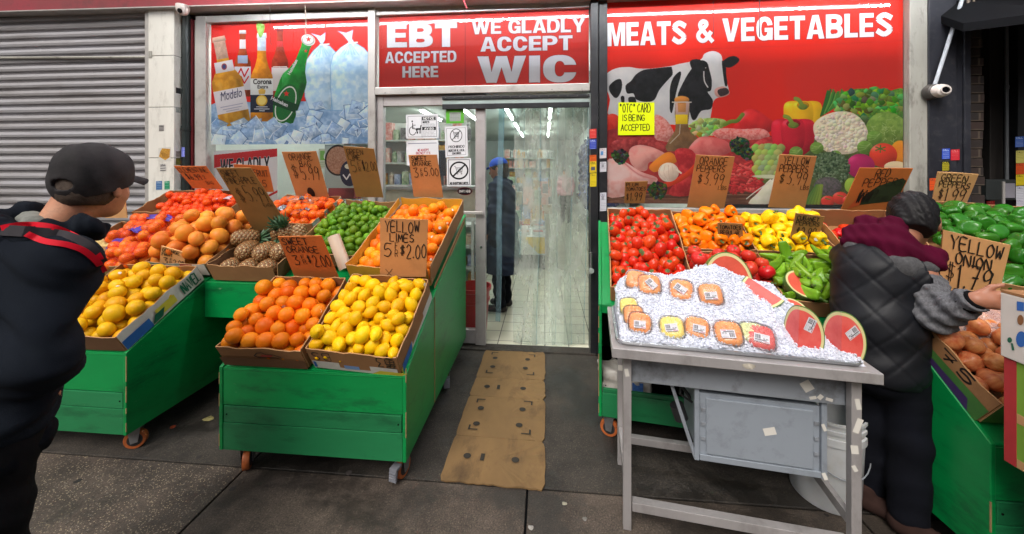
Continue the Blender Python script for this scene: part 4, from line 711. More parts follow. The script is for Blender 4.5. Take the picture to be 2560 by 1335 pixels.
def notice(c):
    frame(c, .06, .01, 1.2, (90, 90, 96)); c.rect(.5, .1, .92, .25, K); c.text('NOTICE', .54, .13, .88, .22, .016, (230, 230, 230)); c.rect(.5, .52, .92, .65, K); c.text('AVISO', .56, .55, .86, .63, .016, (230, 230, 230))
    c.text('NO PETS', .52, .29, .72, .36, .014, K); lines(c, .52, .9, .4, .48, 3, .008, (110, 110, 116)); lines(c, .52, .9, .7, .92, 5, .008, (110, 110, 116), 2); c.stroke([(.49, .1), (.49, .95)], .008, K)
    c.ell(.19, .28, .022, .04, K); c.stroke([(.2, .36), (.2, .58), (.3, .6), (.35, .78)], .024, K); c.stroke([(.2, .44), (.29, .44)], .02, K); P = [(.2 + .1 * math.cos(t), .68 + .17 * math.sin(t)) for t in np.linspace(.3, 5.2, 24)]; c.stroke(P, .02, K)
    c.stroke([(.33, .6), (.44, .6)], .05, K); [c.stroke([(x, .6), (x, .78)], .018, K) for x in (.33, .36, .42, .45)]; c.stroke([(.44, .6), (.46, .46)], .03, K)
def snap(c): c.stroke([(.06, .12), (.94, .12)], .014, (60, 60, 100)); c.text('WE ACCEPT', .35, .35, .7, .43, .014, (170, 60, 70)); c.text('BENEFITS', .3, .47, .75, .55, .014, (170, 60, 70)); c.text('WIC', .3, .62, .75, .95, .05, (150, 60, 80))
yg = D - .03
paper('notice', 'white notice with a wheelchair and guide dog symbol on the door glass', 'notice', [(1015, 287), (1096, 285), (1097, 346), (1016, 347)], notice, yg)
paper('notice', 'white benefits notice half hidden by the sweet orange price board', 'notice', [(1016, 352), (1096, 350), (1097, 412), (1017, 414)], snap, yg)
paper('notice', 'square white sign of a crossed out shopping cart reading prohibido', 'notice', [(1112, 317), (1168, 314), (1170, 391), (1114, 394)], prohib, yg)
paper('notice', 'white no shopping carts sign with thick black ring, lower on the door', 'notice', [(1117, 396), (1178, 395), (1178, 465), (1118, 466)], nocart, yg)
paper('notice', 'green bordered paper card at the top of the door glass', 'notice', [(1115, 272), (1160, 272), (1160, 308), (1116, 309)], lambda c: (c.rect(.2, .25, .82, .85, (160, 164, 160)), lines(c, .24, .78, .32, .78, 6, .014, (100, 104, 100))), yg, (96, 176, 60))
def oval(c): c.ell(.5, .5, .49, .48, (110, 34, 36)); c.ell(.5, .5, .46, .43, (34, 24, 28)); c.text("BEAR'S HEAD", .12, .38, .88, .62, .012, (226, 226, 226)) if False else c.text("BOAR'S HEAD", .12, .36, .88, .64, .018, (226, 220, 214))
p0, p1 = on_y(1143, 478, yg), on_y(1181, 478, yg); ov = Canvas(90, 50, lambda a, b: (a * 90, b * 50), (40, 30, 34)); oval(ov); b = MB(); cx_, cz_ = (p0.x + p1.x) / 2, p0.z; rx, rz = (p1.x - p0.x) / 2, .034
b.add([(cx_ + rx * math.cos(t), yg, cz_ + rz * math.sin(t)) for t in np.linspace(0, 2 * math.pi, 32, endpoint=False)], [tuple(range(32))], 0, [[(.5 + .5 * math.cos(t), .5 + .5 * math.sin(t)) for t in np.linspace(0, 2 * math.pi, 32, endpoint=False)]])
tag(b.build('sticker', ov.material('oval_print', .4)), 'small dark red oval sticker below the no carts sign', 'sticker')
def wegl(c):
    c.poly([(0, .08), (1, .0), (1, .15), (.6, .2), (.3, .26), (0, .34)], (196, 34, 40)); c.font('WE GLADLY', .1, .44, .88, .41, .27, (34, 34, 46), .9, (225, 225, 228), 1); c.rect(0, .95, .3, 1, (30, 30, 36)); c.stroke([(.7, .98), (1, .8)], .03, (196, 40, 44))
yl = D + .02
paper('window_poster', 'white poster with a red swoosh reading we gladly in the left window', 'poster', [(535, 377), (693, 371), (694, 505), (536, 505)], wegl, yl, res=500, warp=0)
f = MB(); a, b_ = on_y(529, 360, yl + .01), on_y(705, 470, yl + .01); 
paper('window_poster', 'dark coffee cup poster standing behind the green lime price board', 'poster', [(812, 362), (892, 362), (892, 470), (812, 470)], lambda c: (c.ell(.42, .36, .42, .36, (44, 34, 32)), c.ell(.42, .36, .37, .32, (160, 112, 88), tex=.6, tcol=(206, 166, 140), cell=5), c.ell(.78, .66, .3, .3, (34, 38, 66)), c.ell(.74, .5, .12, .06, (210, 210, 190)), c.text('COFFEE', .56, .66, .98, .78, .03, (226, 226, 226)) if False else c.stroke([(.58, .7), (.68, .8), (.78, .68), (.9, .78)], .04, (226, 226, 230))), yl, (170, 184, 180), res=500, warp=0)
paper('window_poster', 'green and white number card in the left window', 'poster', [(797, 372), (832, 371), (832, 420), (797, 420)], lambda c: (c.rect(.1, .1, .9, .6, (120, 180, 90)), c.text('6', .35, .15, .65, .52, .1, (230, 236, 226)), lines(c, .1, .9, .7, .9, 3, .04, (110, 140, 100))), yl + .015, (196, 206, 186), res=400, warp=0)
# --- stickers on columns and pillars
def stick(label, q, col, ink=None, n=6, y=D, wd=.03, block=None):
    def pt(c):
        if block: c.rect(*block[:4], block[4])
        if ink: c.text('CALL', .1, .06, .9, .2, .05, ink); lines(c, .1, .9, .3, .92, n, wd, ink, len(label))
    u0, v0, u1, v1 = q; return paper('sticker', label, 'sticker', [(u0, v0), (u1, v0 - 1), (u1, v1 - 1), (u0, v1)], pt, y, col, res=1000, warp=0)
yc = D - .0765; yc2 = D - .0565; yp = 3.098
stick('red sticker topmost on the black door column', (1474, 323, 1491, 346), (206, 50, 50), (236, 150, 130), 5, yc)
stick('blue sticker under the red one on the black door column', (1474, 349, 1491, 373), (52, 70, 170), (200, 210, 240), 5, yc)
stick('orange sticker on the black door column', (1474, 388, 1491, 404), (206, 92, 36), (150, 60, 30), 4, yc)
stick('yellow sticker with a black picture on the black door column', (1474, 404, 1491, 432), (222, 190, 40), (60, 56, 30), 5, yc, block=(.2, .5, .8, .8, (80, 86, 110)))
stick('plain yellow sticker lowest on the black door column', (1475, 434, 1491, 467), (226, 200, 40), (110, 96, 30), 7, yc)
stick('white and blue sticker beside the mural on the black column', (1499, 371, 1516, 396), (214, 206, 210), (150, 130, 140), 5, yc2, block=(.15, .3, .55, .7, (70, 140, 200)))
stick('white label in the middle of the inner black column', (1500, 405, 1516, 430), (206, 204, 212), (120, 118, 130), 6, yc2, block=(.25, .25, .6, .55, (150, 150, 158)))
stick('long white label lowest on the inner black column', (1500, 482, 1516, 528), (206, 206, 216), (110, 108, 122), 9, yc2, block=(.25, .2, .6, .4, (150, 150, 158)))
stick('blue sticker on the black pillar by the meats window', (2355, 372, 2375, 398), (50, 80, 190), (190, 206, 240), 6, yp)
stick('red sticker beside the blue one on the right black pillar', (2377, 374, 2399, 401), (204, 40, 54), (236, 130, 130), 6, yp)
stick('torn yellow sticker above the green peppers board', (2354, 404, 2375, 428), (40, 40, 38), (222, 206, 40), 7, yp, .06)
stick('orange sticker low on the right black pillar', (2324, 446, 2340, 476), (222, 86, 36), (120, 60, 50), 4, yp)
yq = 3.398
for lab, q, c, ik in (('blue sticker topmost at the right edge post', (2538, 342, 2560, 368), (60, 100, 190), (200, 216, 240)), ('white and yellow label on the right edge post', (2540, 377, 2560, 408), (216, 208, 110), (90, 84, 60)), ('orange sticker on the right edge post', (2540, 409, 2560, 436), (222, 86, 36), (120, 60, 50)), ('yellow sticker behind the meter box', (2540, 437, 2560, 464), (222, 200, 40), (80, 74, 30)), ('white phone sticker on the right edge post', (2540, 466, 2560, 500), (206, 208, 216), (100, 100, 120)), ('white square coded label on the right edge post', (2541, 500, 2560, 519), (210, 210, 220), (120, 110, 150)), ('long yellow sticker on the right edge post', (2541, 520, 2560, 578), (226, 204, 40), (100, 90, 30)), ('white and yellow label lowest on the right edge post', (2542, 581, 2560, 614), (216, 212, 150), (110, 104, 80))):
    stick(lab, q, c, ik, 6, yq)
stick('red sticker under the meter box', (2466, 503, 2487, 528), (176, 36, 40), (226, 120, 110), 6, 3.498)
yw = 3.048
def gold(c):
    c.rect(0, 0, 1, 1, (214, 212, 204)); c.poly([(.3, .05), (.95, .15), (.9, .75), (.55, .95), (.05, .65), (.15, .3)], (206, 158, 70), tex=.6, tcol=(150, 100, 40), cell=5)
    for k in range(6): c.stroke([(.2 + k * .1, .3 + .04 * k), (.4 + k * .08, .75)], .03, (120, 80, 36))
paper('sticker', 'torn gold sticker on the white tiled pillar', 'sticker', [(396, 370), (427, 367), (427, 402), (396, 403)], gold, yw, (214, 212, 204), warp=0)
stick('blue sticker low on the white tiled pillar', (390, 453, 405, 475), (70, 110, 160), (180, 200, 220), 4, yw)
stick('green sticker low on the white tiled pillar', (411, 453, 424, 474), (40, 140, 100), (190, 220, 206), 4, yw)
stick('torn grey scrap of paper on the white tiled pillar', (397, 313, 410, 328), (176, 172, 168), (60, 58, 58), 4, yw, .1)
stick('smudged black graffiti sticker on the white tiled pillar', (400, 410, 415, 428), (200, 198, 194), (60, 60, 64), 3, yw, .1)
xs_ = XP1 + .0015
def sides(lab, v0, v1, col, y0=3.066, y1=3.11):
    z0, z1 = on_y(440, v1, 3.09).z, on_y(440, v0, 3.09).z; b = MB(); b.quad((xs_, y0, z0), (xs_, y1, z0), (xs_, y1, z1), (xs_, y0, z1)); tag(b.build('sticker', mat('side_' + lab, S(*col), rough=.6, var=.3, scale=60)), lab, 'sticker')
sides('small black sticker on the side of the white pillar', 220, 234, (30, 32, 34)); sides('grey torn sticker on the side of the white pillar', 268, 282, (150, 156, 150)); sides('pale sticker low on the side of the white pillar', 378, 392, (140, 132, 120)); sides('dark yellow sticker on the side of the white pillar', 396, 412, (110, 106, 40))
px_ = bpy.data.objects['drain_pipe'].location.x; z0, z1 = on_y(463, 392, 3.09).z, on_y(463, 368, 3.09).z
b = MB(); ang = [R(-90 + k) for k in (-28, -10, 10, 28)]; b.add([(px_ + .0352 * math.cos(a), 3.13 + .0352 * math.sin(a), z) for z in (z0, z1) for a in ang], [(0, 1, 5, 4), (1, 2, 6, 5), (2, 3, 7, 6)]); tag(b.build('sticker', mat('pipe sticker', S(60, 70, 190), rough=.5, var=.4, scale=90, hue=S(150, 160, 220))), 'blue sticker wrapped round the drain pipe', 'sticker')
# hooks and wires hanging in front of the signs
for (lab, pts, r, c) in (('thin dark wire hanging in front of the beer print', [(675, 12), (675, 90), (678, 112)], .002, (50, 40, 36)), ('pale twisted string hanging over the ice bag print', [(763, 14), (765, 55), (763, 75), (765, 88)], .004, (150, 140, 124)), ('thin wire hanging before the ampersand', [(1783, 3), (1784, 60), (1784, 91)], .0022, (60, 30, 30)), ('double wire hanging over the letter G', [(1899, 0), (1898, 60), (1899, 92)], .003, (50, 40, 40)), ('red and white rag of tape on the gate housing', [(1157, -4), (1163, 10), (1168, 22)], .006, (180, 70, 80))):
    b = MB(); b.tube([on_y(u, v, D - .16) for u, v in pts], r, 6); o = b.build('hanging_wire', mat(lab, S(*c), rough=.6), smooth=True); tag(o, lab, 'wire')
# ================================================================== GREEN STANDS
def green_mat(name, c):
    return mat(name, c, rough=.36, var=.22, scale=2.5, stain=(S(8, 52, 32), .85, 4.5), chips=(S(110, 150, 110), .75, 26, .665), bump=.2, bscale=25, stretch=(.5, .5, 1.6))
M_green = green_mat('green paint', S(0, 130, 64)); M_greend = green_mat('scuffed green paint', S(30, 116, 70)); M_bare = mat('bare timber edge', S(150, 124, 84), rough=.8, var=.3)
def caster(parent, x, y, rz, brake=True):
    o = link(bpy.data.objects.new('caster', None)); o.parent = parent; o.location = (x, y, 0); o.rotation_euler = (0, 0, rz)
    f = MB(); Ry = Matrix.Rotation(R(90), 3, 'Y'); f.lathe([(.034, -.015), (.047, -.015), (.05, -.01), (.05, .01), (.047, .015), (.034, .015)], (0, 0, .05), 28, 0, Ry); w = f.build('tyre', mat('orange tyre', S(176, 92, 44), rough=.5, var=.3, stain=(S(70, 40, 26), .6, 30)), smooth=True); w.parent = o
    f = MB(); f.lathe([(.0, -.017), (.033, -.017), (.033, .017), (.0, .017)], (0, 0, .05), 20, 0, Ry, cap=False); f.lathe([(.012, -.024), (.012, .024)], (0, 0, .05), 12, 0, Ry); h = f.build('hub', mat('dark hub', S(46, 44, 44), rough=.5), smooth=True); h.parent = o
    f = MB()
    for s in (-1, 1): f.prism([(s * .024, -.03, .125), (s * .024, .03, .125), (s * .024, .016, .04), (s * .024, -.014, .035)], (s * .003, 0, 0))
    f.bx(-.032, .032, -.035, .035, .122, .13); k = f.build('fork', mat('zinc fork', S(132, 132, 134), rough=.4, metal=.6, var=.2, stain=(S(80, 70, 60), .5, 30)), bevel=.001); k.parent = o
    if brake:
        f = MB(); f.bx(-.02, .02, -.075, -.03, .075, .09); f.prism([(-.02, -.075, .088), (-.02, -.08, .03), (-.02, -.07, .03), (-.02, -.06, .08)], (.04, 0, 0))
        for q in range(4): f.bx(-.018, .018, -.082, -.078, .034 + q * .012, .04 + q * .012)
        q = f.build('brake_pedal', mat('grey pedal', S(128, 130, 138), rough=.4, metal=.3), bevel=.002); q.parent = o
    return o
def stand(label, x0, x1, prof, rz=0, org=None, z0=.13, casters=(), drawer=True, right_seam=None, loc=None):
    """a green timber stand: x0..x1 wide, side outline prof = [(y, top height)...] front to back"""
    org = org or ((x0 + x1) / 2, prof[0][0], 0); t = thing('display_stand', label, 'display stand', org, rz); th = .018
    y0, y1 = prof[0][0], prof[-1][0]; h0 = prof[0][1]
    Mi = Matrix.Translation(org) @ Matrix.Rotation(rz, 4, 'Z') @ Matrix.Translation([-q for q in org])
    def B(f, name, m, **k):
        f.v = [tuple(Mi @ Vector(p)) for p in f.v]; return f.build(name, m, t, **k)
    for xa, xb in ((x0, x0 + th), (x1 - th, x1)):
        f = MB(); f.prism([(xa, y0, z0)] + [(xa, y1, z0)] + [(xa, y, h) for y, h in prof[::-1]], (xb - xa, 0, 0)); B(f, 'side_panel', M_green, bevel=.003)
    if right_seam:
        f = MB(); f.bx(x1 + .0005, x1 + .004, right_seam - .004, right_seam + .004, z0 + .01, right_seam_h); B(f, 'seam', M_bare)
    xa, xb = x0 + th + .001, x1 - th - .001; zb0 = z0 + .135; zb1 = zb0 + .085
    f = MB(); f.bx(xa, xb, y0 + .004, y0 + th, zb1 + .003 if drawer else h0 - .05, h0 - .003); B(f, 'front_panel', M_green, bevel=.002)
    f = MB(); f.bx(xa + .004, xb - .004, y0 + .002, y0 + th, zb0 + .003, zb1 - (.001 if drawer else .06)); B(f, 'front_board', M_greend, bevel=.003)
    f = MB(); f.bx(xa, xb, y0 + .003, y0 + th, z0, zb0); B(f, 'kick_board', M_greend, bevel=.003)
    f = MB()
    for xx in (xa + .02, xb - .02): f.lathe([(.004, 0), (.004, .002)], (xx, y0 + .002, (zb0 + zb1) / 2), 8, 0, Matrix.Rotation(R(90), 3, 'X'))
    B(f, 'nail_heads', M_dark)
    f = MB(); dk = [(y + (.002 if i == 0 else 0), h - .012) for i, (y, h) in enumerate(prof)]
    for (ya, ha), (yb, hb_) in zip(dk[:-1], dk[1:]): f.slab((xa, ya, ha), (xb, ya, ha), (xb, yb, hb_), (xa, yb, hb_), .015)
    B(f, 'sloping_deck', M_green); f = MB(); f.bx(xa, xb, y1 - th, y1, z0, prof[-1][1] - .02); B(f, 'back_panel', M_green)
    f = MB(); f.bx(xa, xb, y0 + th + .002, y1 - th - .002, z0 + .002, z0 + .018); B(f, 'base', M_dark)  # coloured black to put the shade under the stand into the board
    for (x, y, r_, bk) in casters:
        p = Mi @ Vector((x, y, 0)); c = caster(t, 0, 0, 0, bk); c.matrix_parent_inverse = wm(t).inverted(); c.location = p; c.rotation_euler = (0, 0, r_)
    f = MB(); rg = random.Random(label)
    for xx in (x0, x1):
        z = z0 + .02
        while z < h0 - .03:
            l = rg.uniform(.02, .07)
            if rg.random() < .55: f.bx(xx - .003 if xx == x1 else xx - .0008, xx + .0008 if xx == x1 else xx + .003, y0 - .0008, y0 + .003, z, z + l)
            z += l
    B(f, 'worn_edge', M_bare); return t
right_seam_h = .76
stand('nearest green wheeled stand carrying the orange and lemon trays', -1.60, -.65, [(1.70, .54), (2.15, .775), (3.03, 1.15)], casters=[(-1.50, 1.76, R(28), False), (-.70, 1.78, R(-14), True), (-.69, 2.55, R(20), True), (-1.5, 2.6, 0, False)], right_seam=2.15)
stand('green wheeled stand at the left behind the man in the cap', -3.10, -2.164, [(1.747, .56), (2.2, .80), (2.9, 1.12)], casters=[(-2.22, 1.84, R(-60), False), (-2.95, 1.84, R(20), False), (-2.25, 2.5, R(-50), False)])
rr = thing('shelf_rail', 'green board bridging the two stands under the pineapple box', 'shelf board', (-1.88, 2.2, .6))
f = MB(); f.bx(-2.162, -1.602, 2.19, 2.21, .575, .80); f.build('board', M_green, rr, bevel=.003); f = MB(); f.slab((-2.162, 2.212, .797), (-1.602, 2.212, .797), (-1.602, 2.9, 1.1), (-2.162, 2.9, 1.1), .015); f.build('deck', M_green, rr); f = MB(); f.bx(-1.70, -1.64, 2.215, 2.25, .13, .57); f.build('post', M_greend, rr, bevel=.003)
stand('green stand of tomatoes and peppers standing behind the ice table', .30, 1.46, [(2.12, .76), (2.35, .87), (2.98, 1.12)], drawer=False, rz=R(-8), org=(.30, 2.12, 0), casters=[(.36, 2.17, R(70), False), (1.4, 2.2, 0, False)])
stand('green stand with onions at the right edge beside the man in the vest', 1.55, 2.6, [(1.44, .55), (1.72, .78), (2.9, 1.12)], casters=[(1.62, 1.52, 0, False), (1.62, 2.5, 0, False)])
# ================================================================== CARDBOARD TRAYS, SIGNS
def kraft(name, c, rough=.85): return mat(name, c, rough=rough, var=.14, scale=5, stain=(tuple(x * .55 for x in c), .4, 9), bump=.15, bscale=60, stretch=(1, 1, 1))
KR = kraft('kraft board', S(150, 106, 66)); KRL = kraft('pale kraft board', S(176, 132, 88)); KRD = kraft('dark kraft board', S(112, 76, 48)); KRW = kraft('white faced board', S(206, 202, 194)); KRY = kraft('yellow printed board', S(196, 156, 40)); KRG = mat('green white printed board', S(70, 120, 84), rough=.8, scale=14, hue=S(196, 196, 186), stretch=(1, .2, .6)); KPU = mat('purple green printed board', S(52, 96, 46), rough=.7, var=.2, hue=S(70, 124, 50))
M_ink = mat('marker ink', S(28, 20, 18), rough=.6, var=.2); M_inkp = mat('print red', S(170, 60, 46), rough=.7); M_inkb = mat('print blue', S(40, 96, 170), rough=.6); M_inkg = mat('print green', S(20, 96, 70), rough=.6); M_inkw = mat('print white', S(214, 214, 214), rough=.6); M_inky = mat('print yellow', S(206, 190, 60), rough=.6); M_inkpu = mat('print purple', S(62, 40, 92), rough=.6)
class Tray:
    """an open cardboard tray; local frame: x along its front, y up the slope, z out of it"""
    def __init__(s, label, fl, fr, length, slope, hgt, mats=None, name='cardboard_tray', flare=.0, cat='cardboard tray', hb=None):
        s.o = Vector(fl); d = Vector(fr) - s.o; s.w = d.length; s.ex = d.normalized(); hz = Vector((-s.ex.y, s.ex.x, 0)).normalized(); s.ey = (hz * math.cos(R(slope)) + Vector((0, 0, math.sin(R(slope))))).normalized(); s.ez = s.ex.cross(s.ey).normalized(); s.ey = s.ez.cross(s.ex)
        s.l = length; s.h = hgt; s.t = thing(name, label, cat, tuple(s.o)); rg = random.Random(label); m = mats or {}
        hb = hb if hb is not None else hgt
        def wall(nm, a, b, hh, nrm, mm, inner=None):
            n = 14; vs = []; L = (Vector(b) - Vector(a)).length
            th = .005; q = MB(); top = [hh + rg.gauss(0, .0025) + .004 * math.sin(i * .9 + rg.random()) for i in range(n + 1)]; bow = rg.uniform(-.006, .006)
            for side in (0, 1):
                for i in range(n + 1):
                    p = Vector(a).lerp(Vector(b), i / n) + Vector(nrm) * (bow * math.sin(math.pi * i / n) + flare * 0)
                    for z in (0, top[i]): vs.append(s.P(*(p + Vector(nrm) * (th * side + (flare * (z / max(.01, hh))))), z))
            k = (n + 1) * 2; fs = []; mi = []
            for i in range(n):
                fs += [(2 * i, 2 * i + 1, 2 * i + 3, 2 * i + 2)]; mi += [0]; fs += [(k + 2 * i, k + 2 * i + 2, k + 2 * i + 3, k + 2 * i + 1)]; mi += [1]; fs += [(2 * i + 1, k + 2 * i + 1, k + 2 * i + 3, 2 * i + 3)]; mi += [2]
            fs += [(0, k, k + 1, 1), (2 * n, 2 * n + 1, k + 2 * n + 1, k + 2 * n)]; mi += [2, 2]
            q.v = [tuple(p) for p in vs]; q.f = fs; q.m = mi; q.uv = [None] * len(fs)
            return q.build(nm, [m.get('in', KR), mm, KRL], s.t)
        w_, l = s.w, s.l
        s.front = wall('front_wall', (0, 0, 0), (w_, 0, 0), hgt, (0, -1, 0), m.get('front', KR)); s.back = wall('back_wall', (w_, l, 0), (0, l, 0), hb, (0, 1, 0), m.get('back', KR))
        s.left = wall('side_wall', (0, l, 0), (0, 0, 0), hgt * .98, (-1, 0, 0), m.get('side', KR)); s.right = wall('side_wall', (w_, 0, 0), (w_, l, 0), hgt * 1.02, (1, 0, 0), m.get('side', KR))
        q = MB(); q.slab(s.P(0, 0, .004), s.P(w_, 0, .004), s.P(w_, l, .004), s.P(0, l, .004), .006); q.build('bottom', m.get('in', KR), s.t)
    def P(s, x, y, z, zz=None):
        if zz is not None: z = zz
        return s.o + s.ex * x + s.ey * y + s.ez * z
    def hole(s, x, y, z, face='front', rx=.022, rz=.011):
        q = MB(); ps = []
        for k in range(14):
            a = 2 * math.pi * k / 14
            ps.append(s.P(x + rx * math.cos(a), -.0062, z + rz * math.sin(a)) if face == 'front' else s.P(s.w + .0062, y + rx * math.cos(a), z + rz * math.sin(a)))
        q.add(ps, [tuple(range(14))]); return q.build('hand_hole', M_dark, s.t)
    def mark(s, lines, face='front', w=.006, m=None, box=None):
        """strokes in the unit square of a wall (box = sub-rectangle)"""
        q = MB(); x0, x1, z0, z1 = box or (0, 1, 0, 1)
        for L in lines:
            if face == 'front': pts = [s.P(s.w * (x0 + (x1 - x0) * a), -.0075, s.h * (z0 + (z1 - z0) * b)) for a, b in L]; n = -s.ey
            else: pts = [s.P(s.w + .0075, s.l * (x0 + (x1 - x0) * a), s.h * (z0 + (z1 - z0) * b)) for a, b in L]; n = s.ex
            ribbon(q, pts, w, n)
        return q.build('print', m or M_ink, s.t)
    def patch(s, x0, x1, z0, z1, m, face='front', e=.0065, skew=0):
        q = MB()
        if face == 'front': q.quad(*[s.P(s.w * x, -e, s.h * z) for x, z in ((x0, z0), (x1, z0), (x1 + skew, z1), (x0 + skew, z1))])
        elif face == 'left': q.quad(*[s.P(-e, s.l * x, s.h * z) for x, z in ((x0, z0), (x1, z0), (x1 + skew, z1), (x0 + skew, z1))][::-1])
        else: q.quad(*[s.P(s.w + e, s.l * x, s.h * z) for x, z in ((x0, z0), (x1, z0), (x1 + skew, z1), (x0 + skew, z1))])
        return q.build('print', m, s.t)
def board_mat(name, c):
    m = mat(name, c, rough=.8, var=.1, scale=6, stain=(tuple(x * .62 for x in c), .35, 7), bump=.25, bscale=14, stretch=(1, 1, 1)); return m
BO = board_mat('orange brown board', S(192, 106, 46)); BT = board_mat('tan board', S(190, 130, 78)); BP = board_mat('pale board', S(216, 164, 108)); BD = board_mat('dim board', S(154, 112, 60))
def price_board(label, quad, y0, slope, m, rows, ink=.0042, par=None, extra=None, seed=1, yaw=0):
    """quad = photo corners tl,tr,br,bl; the board stands on the line at depth y0, tilted forward by slope degrees"""
    tl, tr, br, bl = quad; n = Matrix.Rotation(yaw, 3, 'Z') @ Vector((0, -math.cos(R(slope)), -math.sin(R(slope)))); p0 = on_y(*bl, y0)
    P = [on_plane(u, v, p0, n) for u, v in (bl, br, tr, tl)]; t = thing('price_board', label, 'price board', tuple(P[0]))
    q = MB(); rg = random.Random(seed + len(label)); nx, ny = 8, 8; vs = []; fs = []; n = n.normalized(); mb_ = rg.uniform(-.006, .006)
    def at(s, r, lift=0): a = P[0].lerp(P[1], s); b = P[3].lerp(P[2], s); return a.lerp(b, r) + n * (lift + mb_ * math.sin(math.pi * s) * r)
    for j in range(ny + 1):
        for i in range(nx + 1): vs.append(at(i / nx, j / ny))
    k = len(vs)
    for j in range(ny + 1):
        for i in range(nx + 1): vs.append(at(i / nx, j / ny, -.0055))
    for j in range(ny):
        for i in range(nx): a = j * (nx + 1) + i; fs += [(a, a + 1, a + nx + 2, a + nx + 1), (k + a, k + a + nx + 1, k + a + nx + 2, k + a + 1)]
    edge = [i for i in range(nx + 1)] + [(j + 1) * (nx + 1) - 1 for j in range(1, ny + 1)] + [ny * (nx + 1) + i for i in range(nx - 1, -1, -1)] + [j * (nx + 1) for j in range(ny - 1, 0, -1)]
    for a, b in zip(edge, edge[1:] + edge[:1]): fs.append((a, k + a, k + b, b))
    q.add(vs, fs); q.build('card', m, t)
    q = MB()
    for txt, x0, x1, z0, z1, wd in rows:
        for L in text_lines(txt, .06, rg): ribbon(q, [at(x0 + (x1 - x0) * a, z0 + (z1 - z0) * b, .0022) for a, b in L], ink * wd, n)
    if extra: extra(q, at, n)
    q.build('lettering', M_ink, t); return t
# ================================================================== SCULPTING (distance fields -> one smooth mesh)
def smin(a, b, k): h = np.clip(.5 + .5 * (b - a) / k, 0, 1); return b * (1 - h) + a * h - k * h * (1 - h)
def smax(a, b, k): return -smin(-a, -b, k)
def cone(X, Y, Z, a, b, ra, rb):
    a = np.array(a, float); b = np.array(b, float); d = b - a; L = d @ d; t = np.clip(((X - a[0]) * d[0] + (Y - a[1]) * d[1] + (Z - a[2]) * d[2]) / L, 0, 1)
    return np.sqrt((X - a[0] - t * d[0]) ** 2 + (Y - a[1] - t * d[1]) ** 2 + (Z - a[2] - t * d[2]) ** 2) - (ra + (rb - ra) * t)
def ell3(X, Y, Z, c, r, B=None):
    x, y, z = X - c[0], Y - c[1], Z - c[2]
    if B is not None: x, y, z = B[0][0] * x + B[0][1] * y + B[0][2] * z, B[1][0] * x + B[1][1] * y + B[1][2] * z, B[2][0] * x + B[2][1] * y + B[2][2] * z
    k = np.sqrt((x / r[0]) ** 2 + (y / r[1]) ** 2 + (z / r[2]) ** 2); k2 = np.sqrt((x / r[0] ** 2) ** 2 + (y / r[1] ** 2) ** 2 + (z / r[2] ** 2) ** 2) + 1e-9
    return k * (k - 1) / k2
